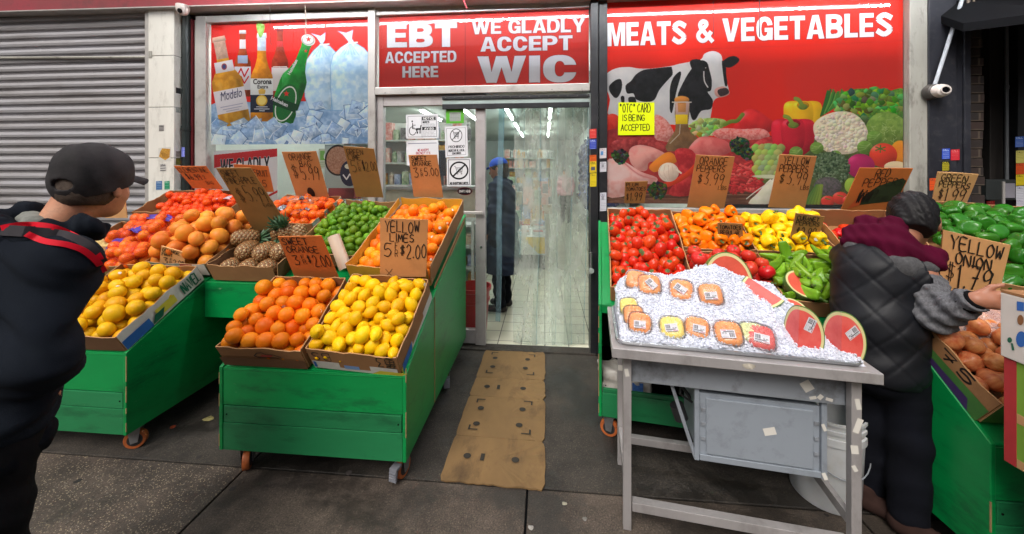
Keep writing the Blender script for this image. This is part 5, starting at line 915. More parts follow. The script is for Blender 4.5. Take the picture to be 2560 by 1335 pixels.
def surface(sdf, lo, hi, h, block=8):
    lo = np.array(lo, float); hi = np.array(hi, float); nb = np.ceil((hi - lo) / (h * block)).astype(int); n = nb * block + 1
    V = np.empty(n, np.float32); ax = [lo[k] + h * np.arange(n[k]) for k in range(3)]
    bc = np.meshgrid(*[lo[k] + h * block * (np.arange(nb[k]) + .5) for k in range(3)], indexing='ij'); D_ = sdf(*bc); lim = h * block * .87 * 1.35 + .01
    V[:] = 1
    for i, j, k in np.ndindex(*nb):
        d = D_[i, j, k]; s = (slice(i * block, i * block + block + 1), slice(j * block, j * block + block + 1), slice(k * block, k * block + block + 1))
        if abs(d) > lim: V[s] = np.sign(d)
    act = np.argwhere(np.abs(D_) <= lim)
    if len(act):
        o = np.arange(block + 1); I = (act[:, 0, None] * block + o); J = (act[:, 1, None] * block + o); K = (act[:, 2, None] * block + o)
        X = np.broadcast_to(ax[0][I][:, :, None, None], (len(act), block + 1, block + 1, block + 1)); Y = np.broadcast_to(ax[1][J][:, None, :, None], X.shape); Z = np.broadcast_to(ax[2][K][:, None, None, :], X.shape)
        for c in range(0, len(act), 400):
            v = sdf(np.ascontiguousarray(X[c:c + 400]), np.ascontiguousarray(Y[c:c + 400]), np.ascontiguousarray(Z[c:c + 400]))
            for q, (i, j, k) in enumerate(act[c:c + 400]): V[i * block:i * block + block + 1, j * block:j * block + block + 1, k * block:k * block + block + 1] = v[q]
    ins = V < 0; m = n - 1
    cnt = sum(ins[a:a + m[0], b:b + m[1], c:c + m[2]].astype(np.int8) for a in (0, 1) for b in (0, 1) for c in (0, 1)); cells = np.argwhere((cnt > 0) & (cnt < 8)); idx = -np.ones(m, np.int64); idx[tuple(cells.T)] = np.arange(len(cells))
    acc = np.zeros((len(cells), 3)); wt = np.zeros(len(cells)); cs = [(a, b, c) for a in (0, 1) for b in (0, 1) for c in (0, 1)]
    g = {c: V[cells[:, 0] + c[0], cells[:, 1] + c[1], cells[:, 2] + c[2]].astype(float) for c in cs}
    for a in cs:
        for d in range(3):
            if a[d]: continue
            b = tuple(a[k] + (k == d) for k in range(3)); va, vb = g[a], g[b]; x = (va < 0) != (vb < 0); t = np.where(x, va / np.where(va == vb, 1, va - vb), 0)
            for k in range(3): acc[:, k] += np.where(x, a[k] + (t if k == d else 0), 0)
            wt += x
    verts = lo + (cells + acc / np.maximum(wt, 1)[:, None]) * h; faces = []
    for d in range(3):
        e1, e2 = (d + 1) % 3, (d + 2) % 3; sl0 = [slice(None)] * 3; sl1 = [slice(None)] * 3; sl0[d] = slice(0, -1); sl1[d] = slice(1, None); cr = np.argwhere(ins[tuple(sl0)] != ins[tuple(sl1)]); ok = (cr[:, e1] > 0) & (cr[:, e2] > 0) & (cr[:, e1] < m[e1]) & (cr[:, e2] < m[e2]) & (cr[:, d] < m[d]); cr = cr[ok]
        def at(o1, o2): q = cr.copy(); q[:, e1] -= o1; q[:, e2] -= o2; return idx[q[:, 0], q[:, 1], q[:, 2]]
        Q = np.stack([at(1, 1), at(0, 1), at(0, 0), at(1, 0)], 1); fl = ~ins[cr[:, 0], cr[:, 1], cr[:, 2]]; Q[fl] = Q[fl][:, ::-1]; faces.append(Q)
    return verts, np.concatenate(faces)
def wob(X, Y, Z, fs, seed):
    """sum of oriented sine folds: fs = [(wavelength, amplitude, direction)]"""
    rg = random.Random(seed); o = 0
    for wl, am, d in fs:
        d = np.array(d, float); d /= np.linalg.norm(d); ph = rg.uniform(0, 6.28); q = np.cross(d, (.3, .5, .8)); w = 6.283 / wl
        o = o + am * np.sin((X * d[0] + Y * d[1] + Z * d[2]) * w + ph + 1.3 * np.sin((X * q[0] + Y * q[1] + Z * q[2]) * w * .31 + ph * 2) + .8 * np.sin((X + Y - Z) * w * .17 + ph))
    return o
# ================================================================== PRODUCE
def shape_mesh(name, fn, nu, nv, mats, pick=None):
    """closed surface r(theta, phi) -> xyz; theta 0 at the top"""
    vs = [fn(0, 0)]; fs = []; mi = []
    for j in range(1, nv):
        for i in range(nu): vs.append(fn(math.pi * j / nv, 2 * math.pi * i / nu))
    vs.append(fn(math.pi, 0)); L = len(vs) - 1
    for i in range(nu): fs.append((0, 1 + i, 1 + (i + 1) % nu))
    for j in range(nv - 2):
        for i in range(nu): a = 1 + j * nu; fs.append((a + i, a + nu + i, a + nu + (i + 1) % nu, a + (i + 1) % nu))
    a = 1 + (nv - 2) * nu
    for i in range(nu): fs.append((a + i, L, a + (i + 1) % nu))
    me = bpy.data.meshes.new(name); me.from_pydata(vs, [], fs)
    for m in (mats if isinstance(mats, list) else [mats]): me.materials.append(m)
    if pick:
        for p in me.polygons: p.material_index = pick(p.center)
    me.polygons.foreach_set('use_smooth', [True] * len(me.polygons)); me.update(); return me
def sph(t, p, rx, ry, rz): return (rx * math.sin(t) * math.cos(p), ry * math.sin(t) * math.sin(p), rz * math.cos(t))
def citrus(name, r, obl, nip, m, seed):
    rg = random.Random(seed); a, b = rg.uniform(0, 6), rg.uniform(0, 6); k = rg.uniform(.02, .05)
    def fn(t, p):
        s = 1 + k * math.sin(2 * p + a) * math.sin(t) + .02 * math.cos(3 * t + b); e = nip * (math.exp(-(t / .32) ** 2) + .7 * math.exp(-((math.pi - t) / .3) ** 2)) - .05 * math.exp(-(t / .16) ** 2)
        q = sph(t, p, r * s, r * s, r * obl * s); return (q[0] * (1 - nip * .3), q[1] * (1 - nip * .3), q[2] * (1 + e))
    return shape_mesh(name, fn, 22, 14, m)
def skin(name, c1, c2, rough=.4, bump=.35, bs=170, rnd=.12, scale=3, sss=.0, coat=0): return mat(name, c1, hue=c2, rough=rough, bump=bump, bscale=bs, rnd=rnd, scale=scale, sss=sss, coat=coat * .5, spec=.22)
PK_o = skin('orange peel', S(222, 96, 8), S(238, 142, 22), rnd=.2); PK_n = skin('orange peel pale', S(228, 118, 16), S(234, 140, 26)); PK_c = skin('clementine peel', S(226, 80, 8), S(234, 102, 12), rnd=.1); PK_g = skin('grapefruit peel', S(218, 156, 50), S(222, 108, 44), rnd=.2, scale=8); PK_l = skin('lemon peel', S(228, 164, 6), S(236, 196, 18), rnd=.15)
PK_y = skin('yellow grapefruit peel', S(212, 146, 8), S(226, 182, 20), rnd=.15); PK_li = skin('lime peel', S(52, 92, 14), S(104, 142, 26), rnd=.3, scale=14); PK_t = skin('tomato skin', S(190, 34, 14), S(206, 60, 22), rough=.2, bump=.03, rnd=.1, coat=.4); PK_t2 = skin('big tomato skin', S(186, 34, 24), S(198, 64, 40), rough=.2, bump=.03, rnd=.08, coat=.4)
PK_po = skin('orange pepper skin', S(238, 112, 8), S(240, 134, 16), rough=.22, bump=.04, rnd=.06, coat=.5); PK_py = skin('yellow pepper skin', S(240, 186, 6), S(242, 200, 24), rough=.22, bump=.04, rnd=.05, coat=.5); PK_pg = skin('green pepper skin', S(30, 86, 20), S(58, 120, 32), rough=.2, bump=.05, rnd=.15, coat=.5); PK_pc = skin('light green pepper skin', S(84, 132, 22), S(120, 160, 40), rough=.24, bump=.1, bs=60, rnd=.18, coat=.4)
PK_on = mat('onion skin', S(190, 88, 44), hue=S(232, 164, 106), rough=.35, spec=.25, rnd=.12, scale=55, stretch=(1, 1, .08), bump=.15, bscale=40, coat=.12); PK_st = mat('green stem', S(74, 104, 40), rough=.6, var=.3); PK_sc = mat('tomato scar', S(70, 84, 34), rough=.7)
ORNG = [citrus('orange', .040, .97, .0, PK_o, k) for k in range(3)]; NAVL = [citrus('orange', .037, .98, .0, PK_n, k + 5) for k in range(3)]; GRPF = [citrus('grapefruit', .053, .9, .0, PK_g, k + 9) for k in range(3)]
CLEM = [citrus('clementine', .033, .86, .0, PK_c, k + 20) for k in range(3)]; LEMN = [citrus('lemon', .034, 1.18, .2, PK_l, k + 30) for k in range(4)]; LIME = [citrus('lime', .027, 1.1, .1, PK_li, k + 40) for k in range(4)]; YGRP = [citrus('yellow_citrus', .043, .92, .03, PK_y, k + 50) for k in range(3)]
def plum(k):
    rg = random.Random(k); e = rg.uniform(1.15, 1.4); return shape_mesh('plum_tomato', lambda t, p: sph(t, p, .0245 * (1 + .05 * math.cos(t)), .0245, .0245 * e - .0025 * math.exp(-(t / .2) ** 2)), 20, 14, [PK_t, PK_sc], lambda c: 1 if c.z > .0245 * e - .0035 else 0)
PLUM = [plum(k) for k in range(3)]
TOMA = [shape_mesh('tomato', lambda t, p, k=k: tuple(q * (1 + .03 * math.cos(5 * p + k) * math.sin(t)) for q in sph(t, p, .041, .04, .034 - .007 * math.exp(-(t / .3) ** 2))), 26, 16, [PK_t2, PK_sc], lambda c: 1 if c.x ** 2 + c.y ** 2 < .00004 and c.z > 0 else 0) for k in range(3)]
def bellp(k, m, s=1.0):
    rg = random.Random(k); n = rg.choice([3, 4, 4]); a = rg.uniform(0, 6); e = rg.uniform(.95, 1.25)
    def fn(t, p):
        lob = 1 + .13 * math.cos(n * p + a) * math.sin(t) ** .7 + .03 * math.sin(2 * p + a); x = math.sin(t) ** .75 if t < 3.14 else 0; tap = 1 - .18 * (1 - math.cos(t)) / 2
        z = .043 * e * math.cos(t); z -= .016 * math.exp(-(t / .38) ** 2); z += .009 * math.exp(-((math.pi - t) / .4) ** 2)
        return (.040 * s * x * lob * tap * math.cos(p), .040 * s * x * lob * tap * math.sin(p), z * s)
    return shape_mesh('bell_pepper', fn, 32, 18, m)
def stem_mesh(name, z, l, r):
    b = MB(); b.tube([(0, 0, z - .002), (0, 0, z + l * .4), (r * .6, 0, z + l * .8), (r * 1.6, r, z + l)], [r * 1.9, r, r * .95, r * 1.2], 8); return b.mesh(name, PK_st, True)
def cuban(k):
    rg = random.Random(k); bend = rg.uniform(-.25, .25); a = rg.uniform(0, 6); L = rg.uniform(.062, .078)
    def fn(t, p):
        u = (1 - math.cos(t)) / 2; rad = .026 * math.sin(t) ** .55 * (1.05 - .55 * u) if 0 < t < 3.14 else 0; w = 1 + .16 * math.cos(3 * p + a) * (1 - u * .4) + .06 * math.sin(9 * u + 2 * p) + .05 * math.sin(5 * p + 14 * u + a)
        z = L * math.cos(t) - .008 * math.exp(-(t / .4) ** 2); return (rad * w * math.cos(p) + bend * (z * z) / .06, rad * w * math.sin(p), z)
    return shape_mesh('cubanelle_pepper', fn, 24, 22, PK_pc)
def onion(k):
    rg = random.Random(k); s = rg.uniform(.95, 1.1); return shape_mesh('onion', lambda t, p: (lambda q: (q[0], q[1], q[2] + .016 * math.exp(-(t / .22) ** 2) - .006 * math.exp(-((math.pi - t) / .2) ** 2)))(sph(t, p, .042 * s * (1 + .02 * math.cos(3 * p)), .041 * s, .035 * s)), 24, 18, PK_on)
PEPO = [bellp(k, PK_po) for k in range(3)]; PEPY = [bellp(k + 7, PK_py) for k in range(3)]; PEPG = [bellp(k + 13, PK_pg, 1.08) for k in range(3)]; CUBA = [cuban(k) for k in range(4)]; ONIO = [onion(k) for k in range(3)]
STEM = stem_mesh('stem', .026, .028, .0055); STEMC = stem_mesh('stem', .052, .03, .005)
ST_w = mat('fruit sticker', S(216, 216, 206), rough=.5, var=.3, scale=300); b = MB(); b.add([(.009 * math.cos(a), .009 * math.sin(a), .0) for a in np.linspace(0, 6.283, 10, endpoint=False)], [tuple(range(10))]); STK = b.mesh('sticker', ST_w)
def pack(n, w, l, r, floor, seed, iters=260, ztop=.35, aspect=1.0, fric=.0):
    """spheres dropped into a tray, pressed against its floor, settled by relaxation"""
    g = np.random.default_rng(seed); p = np.stack([g.uniform(r, w - r, n), g.uniform(r, l - r, n), g.uniform(r, ztop, n)], 1); rr = r * g.uniform(.86, 1.09, n); sm = rr[:, None] + rr[None] + np.eye(n) * -9
    for it in range(iters):
        p[:, 2] -= .004 if it < iters - 40 else .0015
        for _ in range(2):
            d = p[:, None] - p[None]; L = np.sqrt((d ** 2).sum(-1)) + 1e-6; ov = np.clip(sm - L, 0, None); p += (d / L[..., None] * ov[..., None]).sum(1) * .36
            p[:, 0] = np.clip(p[:, 0], rr, w - rr); p[:, 1] = np.clip(p[:, 1], rr, l - rr); p[:, 2] = np.maximum(p[:, 2], floor(p[:, 0], p[:, 1]) + rr)
    return p, rr / r
def fill(tray, meshes, n, r, label, cat, group, name, seed, floor=None, stem=None, stickers=0, sc=1.0, orient=None, rng=None, drop=0):
    fl = floor or (lambda x, y: 0 * x + .006); p, s = pack(n, tray.w, tray.l, r, fl, seed); rg = random.Random(seed); out = []
    x0, x1 = rng or (0, 1)
    for q, k in zip(p, s):
        me = rg.choice(meshes); o = link(bpy.data.objects.new(name, me)); P = tray.P(*q)
        if orient == 'up': e = Vector((rg.gauss(0, .6), rg.gauss(0, .6), 1))
        elif orient == 'face': e = Vector((rg.gauss(0, .5), rg.gauss(-1, .4), rg.gauss(.1, .4)))
        elif orient == 'lie': e = Vector((rg.gauss(0, 1), rg.gauss(-.6, .7), rg.gauss(0, .25)))
        else: e = Vector((rg.gauss(0, 1), rg.gauss(0, 1), rg.gauss(0, 1)))
        e = (tray.ex * e.x + tray.ey * e.y + tray.ez * e.z).normalized(); qt = e.to_track_quat('Z', 'Y'); k = k * sc
        o.matrix_basis = Matrix.LocRotScale(P, qt, (k, k, k)) @ Matrix.Rotation(rg.uniform(0, 6.28), 4, 'Z'); tag(o, label, cat, group)
        if stem: c = link(bpy.data.objects.new('stem', stem)); c.parent = o
        if stickers and rg.random() < stickers:
            c = link(bpy.data.objects.new('sticker', STK)); c.parent = o; v = (CAM - P).normalized() + Vector((rg.gauss(0, .35), rg.gauss(0, .35), rg.gauss(0, .35))); v = (o.matrix_basis.to_3x3().inverted() @ v).normalized(); rad = r * 1.012 / max(.9, 1)
            c.matrix_basis = Matrix.LocRotScale(v * rad, v.to_track_quat('Z', 'Y'), (1, 1, 1))
        out.append(o)
    return out
def bump(h, w, l): return lambda x, y: .006 + h * np.sin(np.pi * np.clip(x / w, 0, 1)) ** .7 * np.sin(np.pi * np.clip(y / l, 0, 1)) ** .7
def zig(w, l, h): return lambda x, y: .006 + h * np.clip(np.minimum(np.minimum(x, w - x) / (w * .3), np.minimum(y, l - y) / (l * .3)), 0, 1)
# ================================================================== TRAYS AND THEIR FRUIT
V3 = Vector
t = Tray('brown tray of oranges at the front of the nearest green stand', on_y(568, 906, 1.712), on_y(772, 917, 1.715), .45, 30, .125, dict(front=KR))
t.patch(-.01, 1.01, .0, .5, KRD, e=.012); t.hole(t.w * .3, 0, .022); t.hole(t.w * .72, 0, .026)
t.mark([[(.42, .62), (.47, .8), (.53, .84), (.58, .72), (.66, .74), (.74, .6), (.7, .56), (.55, .58), (.46, .54), (.42, .62)]], w=.005); t.patch(.49, .62, .6, .72, M_inkp, e=.008, skew=.03)
fill(t, ORNG + NAVL, 80, .036, 'orange among others in the front left tray', 'orange', 'oranges in the front tray', 'orange', 11, bump(.045, t.w, t.l), stickers=.06)
t = Tray('tray of lemons with upside down marker writing on its front flap', on_y(783, 907, 1.712), on_y(1002, 931, 1.705), .46, 31, .118, dict(front=KR, side=KR))
t.patch(.02, .98, -.18, .3, KRW, e=.008); t.patch(.68, .99, -.18, .08, M_inky, e=.009, skew=.1); t.patch(.03, .06, -.1, .25, M_inkb, e=.0095); t.patch(.38, .55, -.02, .2, mat('faded blue print', S(120, 150, 200), rough=.7), e=.009)
t.patch(.1, 1, -.25, .25, KRW, 'right', e=.008); t.patch(.0, .3, -.25, .2, M_inky, 'right', e=.0088); t.patch(.02, .28, -.1, .3, M_inkb, 'right', e=.0095, skew=.02)
t.mark([[(a, b) for a, b in L] for L in text_lines('BANANA')], 'right', .004, M_inkw, (.04, .26, .0, .22)); t.hole(t.w * .35, 0, -.004); t.hole(t.w * .8, 0, -.004)
t.mark([[(1 - a, 1 - b) for a, b in L] for L in text_lines('3$')], 'front', .006, M_ink, (.66, .85, .35, .95)); t.mark([[(b, a) for a, b in L] for L in text_lines('GREEN')], 'front', .0045, M_ink, (.87, .96, .3, 1)); t.mark([[(1 - a, 1 - b) for a, b in L] for L in text_lines('LBS')], 'front', .005, M_ink, (.03, .38, .38, .85))
fill(t, LEMN, 112, .033, 'lemon in the front right tray', 'lemon', 'lemons in the front tray', 'lemon', 12, bump(.06, t.w, t.l), stickers=.07)
t = Tray('deep brown tray of navel oranges at the back right of the left stands', (-1.165, 2.17, .835), (-.672, 2.15, .83), .80, 25, .13, dict(side=KR, front=KRY, **{'in': KRY}), flare=.012)
for k in range(3): t.patch(.02 + k * .02, 1, -.32 - k * .16, -.16 - k * .16, KRL if k % 2 == 0 else KRD, 'right', e=.012 - k * .003)
fill(t, ORNG, 92, .0395, 'large orange in the back right tray', 'orange', 'large oranges in the back tray', 'orange', 13, bump(.07, t.w, t.l), stickers=.12)
t = Tray('tray of green limes in the back row', (-1.66, 2.33, .90), (-1.19, 2.30, .885), .66, 25, .10, dict(side=KRG, front=KRD), flare=.01)
fill(t, LIME, 190, .0265, 'green lime in the back row tray', 'lime', 'limes in the back row', 'lime', 14, bump(.06, t.w, t.l))
t = Tray('low open box of pineapples on the shelf board', (-2.115, 2.215, .81), (-1.685, 2.215, .81), .40, 16, .115, dict(front=KR, side=KRD, **{'in': KRD}), flare=.02, hb=.12)
t.mark([[(.5 + .13 * math.cos(a), .4 + .3 * math.sin(a)) for a in np.linspace(0, 6.3, 16)]], w=.02, m=M_ink); t.patch(.42, .6, .25, .6, M_ink, e=.008); pine_tray = t
t = Tray('brown tray holding orange netted bags in the back row', (-2.2, 2.66, 1.04), (-1.71, 2.64, 1.03), .40, 26, .10, dict(side=KRG)); bag_tray = t
t = Tray('tray heaped with pink grapefruit in the back row', (-2.60, 2.25, .84), (-2.15, 2.225, .84), .46, 28, .085, dict(front=KRG, side=KR))
t.patch(.52, .72, .0, 1, M_inkp, e=.009, skew=.08); t.patch(.8, 1, 0, 1, KRW, e=.009)
fill(t, GRPF, 50, .050, 'grapefruit in the heaped back row tray', 'grapefruit', 'grapefruit in the back row', 'grapefruit', 15, bump(.025, t.w, t.l), stickers=.05)
t = Tray('white printed tray of yellow citrus at the front of the left stand', (-2.70, 1.765, .572), (-2.178, 1.762, .568), .50, 29.5, .105, dict(side=KRW, front=KRD, **{'in': KR}))
t.patch(.0, .3, .05, .6, M_inkb, 'right', e=.009); t.mark(text_lines('MINEOLA'), 'right', .005, M_inkw, (.03, .27, .2, .5)); t.patch(.38, .62, .2, .7, M_inky, 'right', e=.009); t.mark(text_lines('MIXED'), 'right', .005, M_inkg, (.4, .6, .3, .6)); t.mark(text_lines('NAVEL'), 'right', .009, M_inkg, (.72, .97, .2, .85)); t.patch(.3, .42, .1, .5, M_inkg, 'right', e=.0095, skew=.06)
fill(t, YGRP, 66, .042, 'yellow citrus in the tray on the left stand', 'citrus fruit', 'yellow citrus on the left stand', 'yellow_citrus', 16, bump(.04, t.w, t.l), stickers=.05)
t = Tray('brown tray under the purple netted orange bags behind the man in the cap', (-3.2, 2.19, .83), (-2.665, 2.2, .83), .46, 29, .08); purple_tray = t
t = Tray('brown tray under the clementine bags by the shutter', (-3.2, 2.66, 1.11), (-2.45, 2.68, 1.11), .34, 26, .09); clem_tray = t
# right hand stand, turned eight degrees
ex8 = V3((math.cos(R(8)), -math.sin(R(8)), 0)); ey8 = V3((math.sin(R(8)) * math.cos(R(27)), math.cos(R(8)) * math.cos(R(27)), math.sin(R(27))))
A0 = V3((.375, 2.15, .775))
t = Tray('long tray of plum tomatoes beside the doorway', A0, A0 + ex8 * .43, .80, 27, .10, dict(front=KR, side=KRL)); t.mark(text_lines('HT'), 'front', .008, M_ink, (.1, .4, .2, .7))
fill(t, PLUM, 125, .0325, 'red plum tomato in the long tray', 'plum tomato', 'plum tomatoes by the doorway', 'plum_tomato', 17, bump(.07, t.w, t.l), orient='up', sc=1.3)
B0 = A0 + ex8 * .445
t = Tray('tray of big round tomatoes behind the ice', B0, B0 + ex8 * .40, .36, 27, .09); fill(t, TOMA, 40, .0405, 'large round tomato behind the ice', 'tomato', 'round tomatoes behind the ice', 'tomato', 18, bump(.07, t.w, t.l), orient='up')
t = Tray('tray of orange bell peppers under the mural', B0 + ey8 * .40, B0 + ey8 * .40 + ex8 * .40, .40, 27, .085, dict(side=KRG)); fill(t, PEPO, 40, .040, 'orange bell pepper under the mural', 'bell pepper', 'orange peppers under the mural', 'bell_pepper', 19, bump(.07, t.w, t.l), STEM, .15, orient='face')
C0 = B0 + ex8 * .415
t = Tray('tray of light green cubanelle peppers beside the man in the vest', C0, C0 + ex8 * .62, .36, 27, .09); fill(t, CUBA, 95, .033, 'light green cubanelle pepper', 'cubanelle pepper', 'cubanelle peppers', 'cubanelle_pepper', 20, bump(.09, t.w, t.l), STEMC, orient='lie', sc=1.05)
t = Tray('tray of yellow bell peppers under the mural', C0 + ey8 * .40, C0 + ey8 * .40 + ex8 * .42, .40, 27, .085, dict(side=KR)); fill(t, PEPY, 42, .040, 'yellow bell pepper under the mural', 'bell pepper', 'yellow peppers under the mural', 'bell_pepper', 21, bump(.07, t.w, t.l), STEM, .12, orient='face')
D0 = C0 + ey8 * .40 + ex8 * .44
t = Tray('brown printed box of red peppers mostly behind the man in the vest', D0, D0 + ex8 * .40, .40, 27, .13, dict(side=KR, front=KR)); t.mark(text_lines('PRODUCE'), 'front', .007, M_ink, (.1, .8, .2, .8)); fill(t, [bellp(31, skin('red pepper skin', S(196, 26, 18), S(206, 44, 26), rough=.22, bump=.04, coat=.5))], 16, .041, 'red bell pepper in the printed box', 'bell pepper', 'red peppers in the printed box', 'bell_pepper', 22, None, STEM, orient='face')
t = Tray('wide tray of dark green bell peppers at the right edge', (2.0, 2.02, .90), (2.66, 1.72, .88), .85, 23, .09); fill(t, PEPG, 74, .046, 'dark green bell pepper at the right edge', 'bell pepper', 'green peppers at the right edge', 'bell_pepper', 23, bump(.07, t.w, t.l), STEM, orient='lie')
t = Tray('tray of yellow onions with a marker drawn side on the right stand', (1.565, 1.49, .60), (2.06, 1.49, .60), .48, 34, .125, dict(side=KR, front=KPU)); t.patch(0, 1, -.4, .55, KPU, 'left', e=.009); t.patch(.02, .4, -.35, .3, M_inkpu, 'left', e=.0095, skew=.1); t.patch(.6, .85, .1, .5, M_inkpu, 'left', e=.0095, skew=.08)
q = MB()
for L in text_lines('CALA'): ribbon(q, [t.P(-.0105, t.l * (.86 - .3 * a), t.h * (.12 + .3 * b)) for a, b in L], .008, -t.ex)
q.build('print', M_inkw, t.t); q = MB()
for L in text_lines('HAS 75'): ribbon(q, [t.P(-.0072, t.l * (.95 - .8 * a), t.h * (.62 + .3 * b)) for a, b in L], .008, -t.ex)
q.build('print', M_ink, t.t)
fill(t, ONIO, 76, .0345, 'yellow onion in the right hand tray', 'onion', 'yellow onions', 'onion', 24, bump(.05, t.w, t.l), sc=.84)
# ------------------------------------------------------------------ pineapples
def pineapple():
    n1, n2 = 8, 13
    def fn(t, p):
        z = math.cos(t); rad = .056 * (math.sin(t) ** .62 if 0 < t < 3.14 else 0); u = z * 4.2; a = (n1 * p / 2 + u * 2.6); b_ = (n1 * p / 2 - u * 2.6); k = abs(math.sin(a)) * abs(math.sin(b_)); rad *= 1 + .16 * k; return (rad * math.cos(p), rad * math.sin(p), z * .085 * (1 + .03 * k))
    me = shape_mesh('pineapple', fn, 64, 40, PA); at = me.color_attributes.new('eye', 'FLOAT_COLOR', 'POINT')
    for v, d in zip(me.vertices, at.data):
        p = math.atan2(v.co.y, v.co.x); u = v.co.z / .085 * 4.2; k = abs(math.sin(n1 * p / 2 + u * 2.6)) * abs(math.sin(n1 * p / 2 - u * 2.6)); d.color = (k, k, k, 1)
    return me
m, tt, b = base_mat('pineapple rind'); at = N(tt, 'ShaderNodeVertexColor', layer_name='eye'); cr = N(tt, 'ShaderNodeValToRGB'); e = cr.color_ramp.elements; e[0].position = .02; e[0].color = (*S(226, 196, 140), 1); e[1].position = .85; e[1].color = (*S(110, 66, 34), 1); x = cr.color_ramp.elements.new(.22); x.color = (*S(74, 48, 28), 1); x = cr.color_ramp.elements.new(.55); x.color = (*S(146, 100, 52), 1)
tt.links.new(at.outputs[0], cr.inputs[0]); nz = N(tt, 'ShaderNodeTexNoise', i_Scale=60, i_Detail=4); tc = N(tt, 'ShaderNodeTexCoord'); tt.links.new(tc.outputs['Object'], nz.inputs['Vector']); mx = N(tt, 'ShaderNodeMix', data_type='RGBA', blend_type='OVERLAY'); mx.inputs['Factor'].default_value = .8; tt.links.new(cr.outputs[0], mx.inputs['A']); tt.links.new(nz.outputs[0], mx.inputs['B']); tt.links.new(mx.outputs['Result'], b.inputs['Base Color']); b.inputs['Roughness'].default_value = .6
PA = m; PAM = pineapple(); PL = mat('pineapple leaf', S(40, 78, 44), rough=.5, var=.35, hue=S(84, 116, 84), scale=20)
b = MB(); rg = random.Random(8)
for k in range(34):
    a = k * 2.4; l = .05 + .05 * rg.random() + .001 * k; tilt = .95 - k * .024; d = V3((math.cos(a) * math.sin(tilt), math.sin(a) * math.sin(tilt), math.cos(tilt))); s = V3((-math.sin(a), math.cos(a), 0)) * .010; o = V3((0, 0, .076)) + V3((math.cos(a), math.sin(a), 0)) * .012
    b.add([o - s, o + s, o + d * l * .6 + s * .7 + V3((0, 0, .004)), o + d * l - V3((0, 0, .008)), o + d * l * .6 - s * .7 + V3((0, 0, .004))], [(0, 1, 2, 3, 4)])
PAL = b.mesh('crown', PL)
t = pine_tray
for k, (x, y, z, e) in enumerate(((.075, .08, .045, (0, -1, .3)), (.20, .075, .045, (.05, -1, .2)), (.33, .08, .045, (-.05, -1, .25)), (.12, .17, .12, (.1, -1, .15)), (.25, .165, .115, (-.1, -1, .1)), (.37, .17, .12, (.0, -1, .2)), (.05, .25, .17, (-.85, -.6, .2)), (.33, .30, .165, (-.1, -.2, 1)), (.24, .34, .15, (.2, -.4, 1)), (.40, .31, .16, (.2, -.3, -1)))):
    o = link(bpy.data.objects.new('pineapple', PAM)); ev = (t.ex * e[0] + t.ey * e[1] + t.ez * e[2]).normalized(); flip = -1 if k < 7 else 1
    o.matrix_basis = Matrix.LocRotScale(t.P(x, y, z), (ev * flip).to_track_quat('Z', 'Y'), (1, 1, 1)) @ Matrix.Rotation(k * 1.3, 4, 'Z'); tag(o, 'brown pineapple in the low open box', 'pineapple', 'pineapples in the open box'); c = link(bpy.data.objects.new('crown', PAL)); c.parent = o
# ------------------------------------------------------------------ netted bags
def net_mat(name, c, al):
    m, t, b = base_mat(name); L = t.links.new; o = t.nodes['Material Output']; tc = N(t, 'ShaderNodeTexCoord'); tr = N(t, 'ShaderNodeBsdfTransparent'); mx = N(t, 'ShaderNodeMixShader'); b.inputs['Base Color'].default_value = (*c, 1); b.inputs['Roughness'].default_value = .4
    ws = []
    for rot in (R(35), R(-35)):
        mp = N(t, 'ShaderNodeMapping'); mp.inputs['Rotation'].default_value = (R(25), rot, rot); L(tc.outputs['Object'], mp.inputs[0]); w = N(t, 'ShaderNodeTexWave', i_Scale=46, i_Distortion=2.5); L(mp.outputs[0], w.inputs['Vector']); g = N(t, 'ShaderNodeMath', operation='GREATER_THAN'); g.inputs[1].default_value = .74; L(w.outputs['Fac'], g.inputs[0]); ws.append(g)
    a = N(t, 'ShaderNodeMath', operation='MAXIMUM'); L(ws[0].outputs[0], a.inputs[0]); L(ws[1].outputs[0], a.inputs[1]); k = N(t, 'ShaderNodeMath', operation='MULTIPLY_ADD'); k.inputs[1].default_value = al - .05; k.inputs[2].default_value = .05; L(a.outputs[0], k.inputs[0]); L(k.outputs[0], mx.inputs[0]); L(tr.outputs[0], mx.inputs[1]); L(b.outputs[0], mx.inputs[2]); L(mx.outputs[0], o.inputs[0]); return m
NET = net_mat('red netting', S(232, 46, 18), .42); NETP = net_mat('red orange netting', S(220, 50, 44), .45); FOIL = mat('printed bag label', S(226, 120, 70), rough=.3, scale=22, hue=S(36, 30, 34), var=.3, coat=.4, metal=.1); PUR = mat('purple bag label', S(48, 36, 132), rough=.4, scale=30, hue=S(86, 60, 160)); WHL = mat('white bag label', S(206, 200, 204), rough=.5, scale=60, hue=S(150, 40, 50)); FOIL2 = mat('silver bag label', S(150, 150, 156), rough=.25, metal=.4, scale=34, hue=S(24, 24, 28))
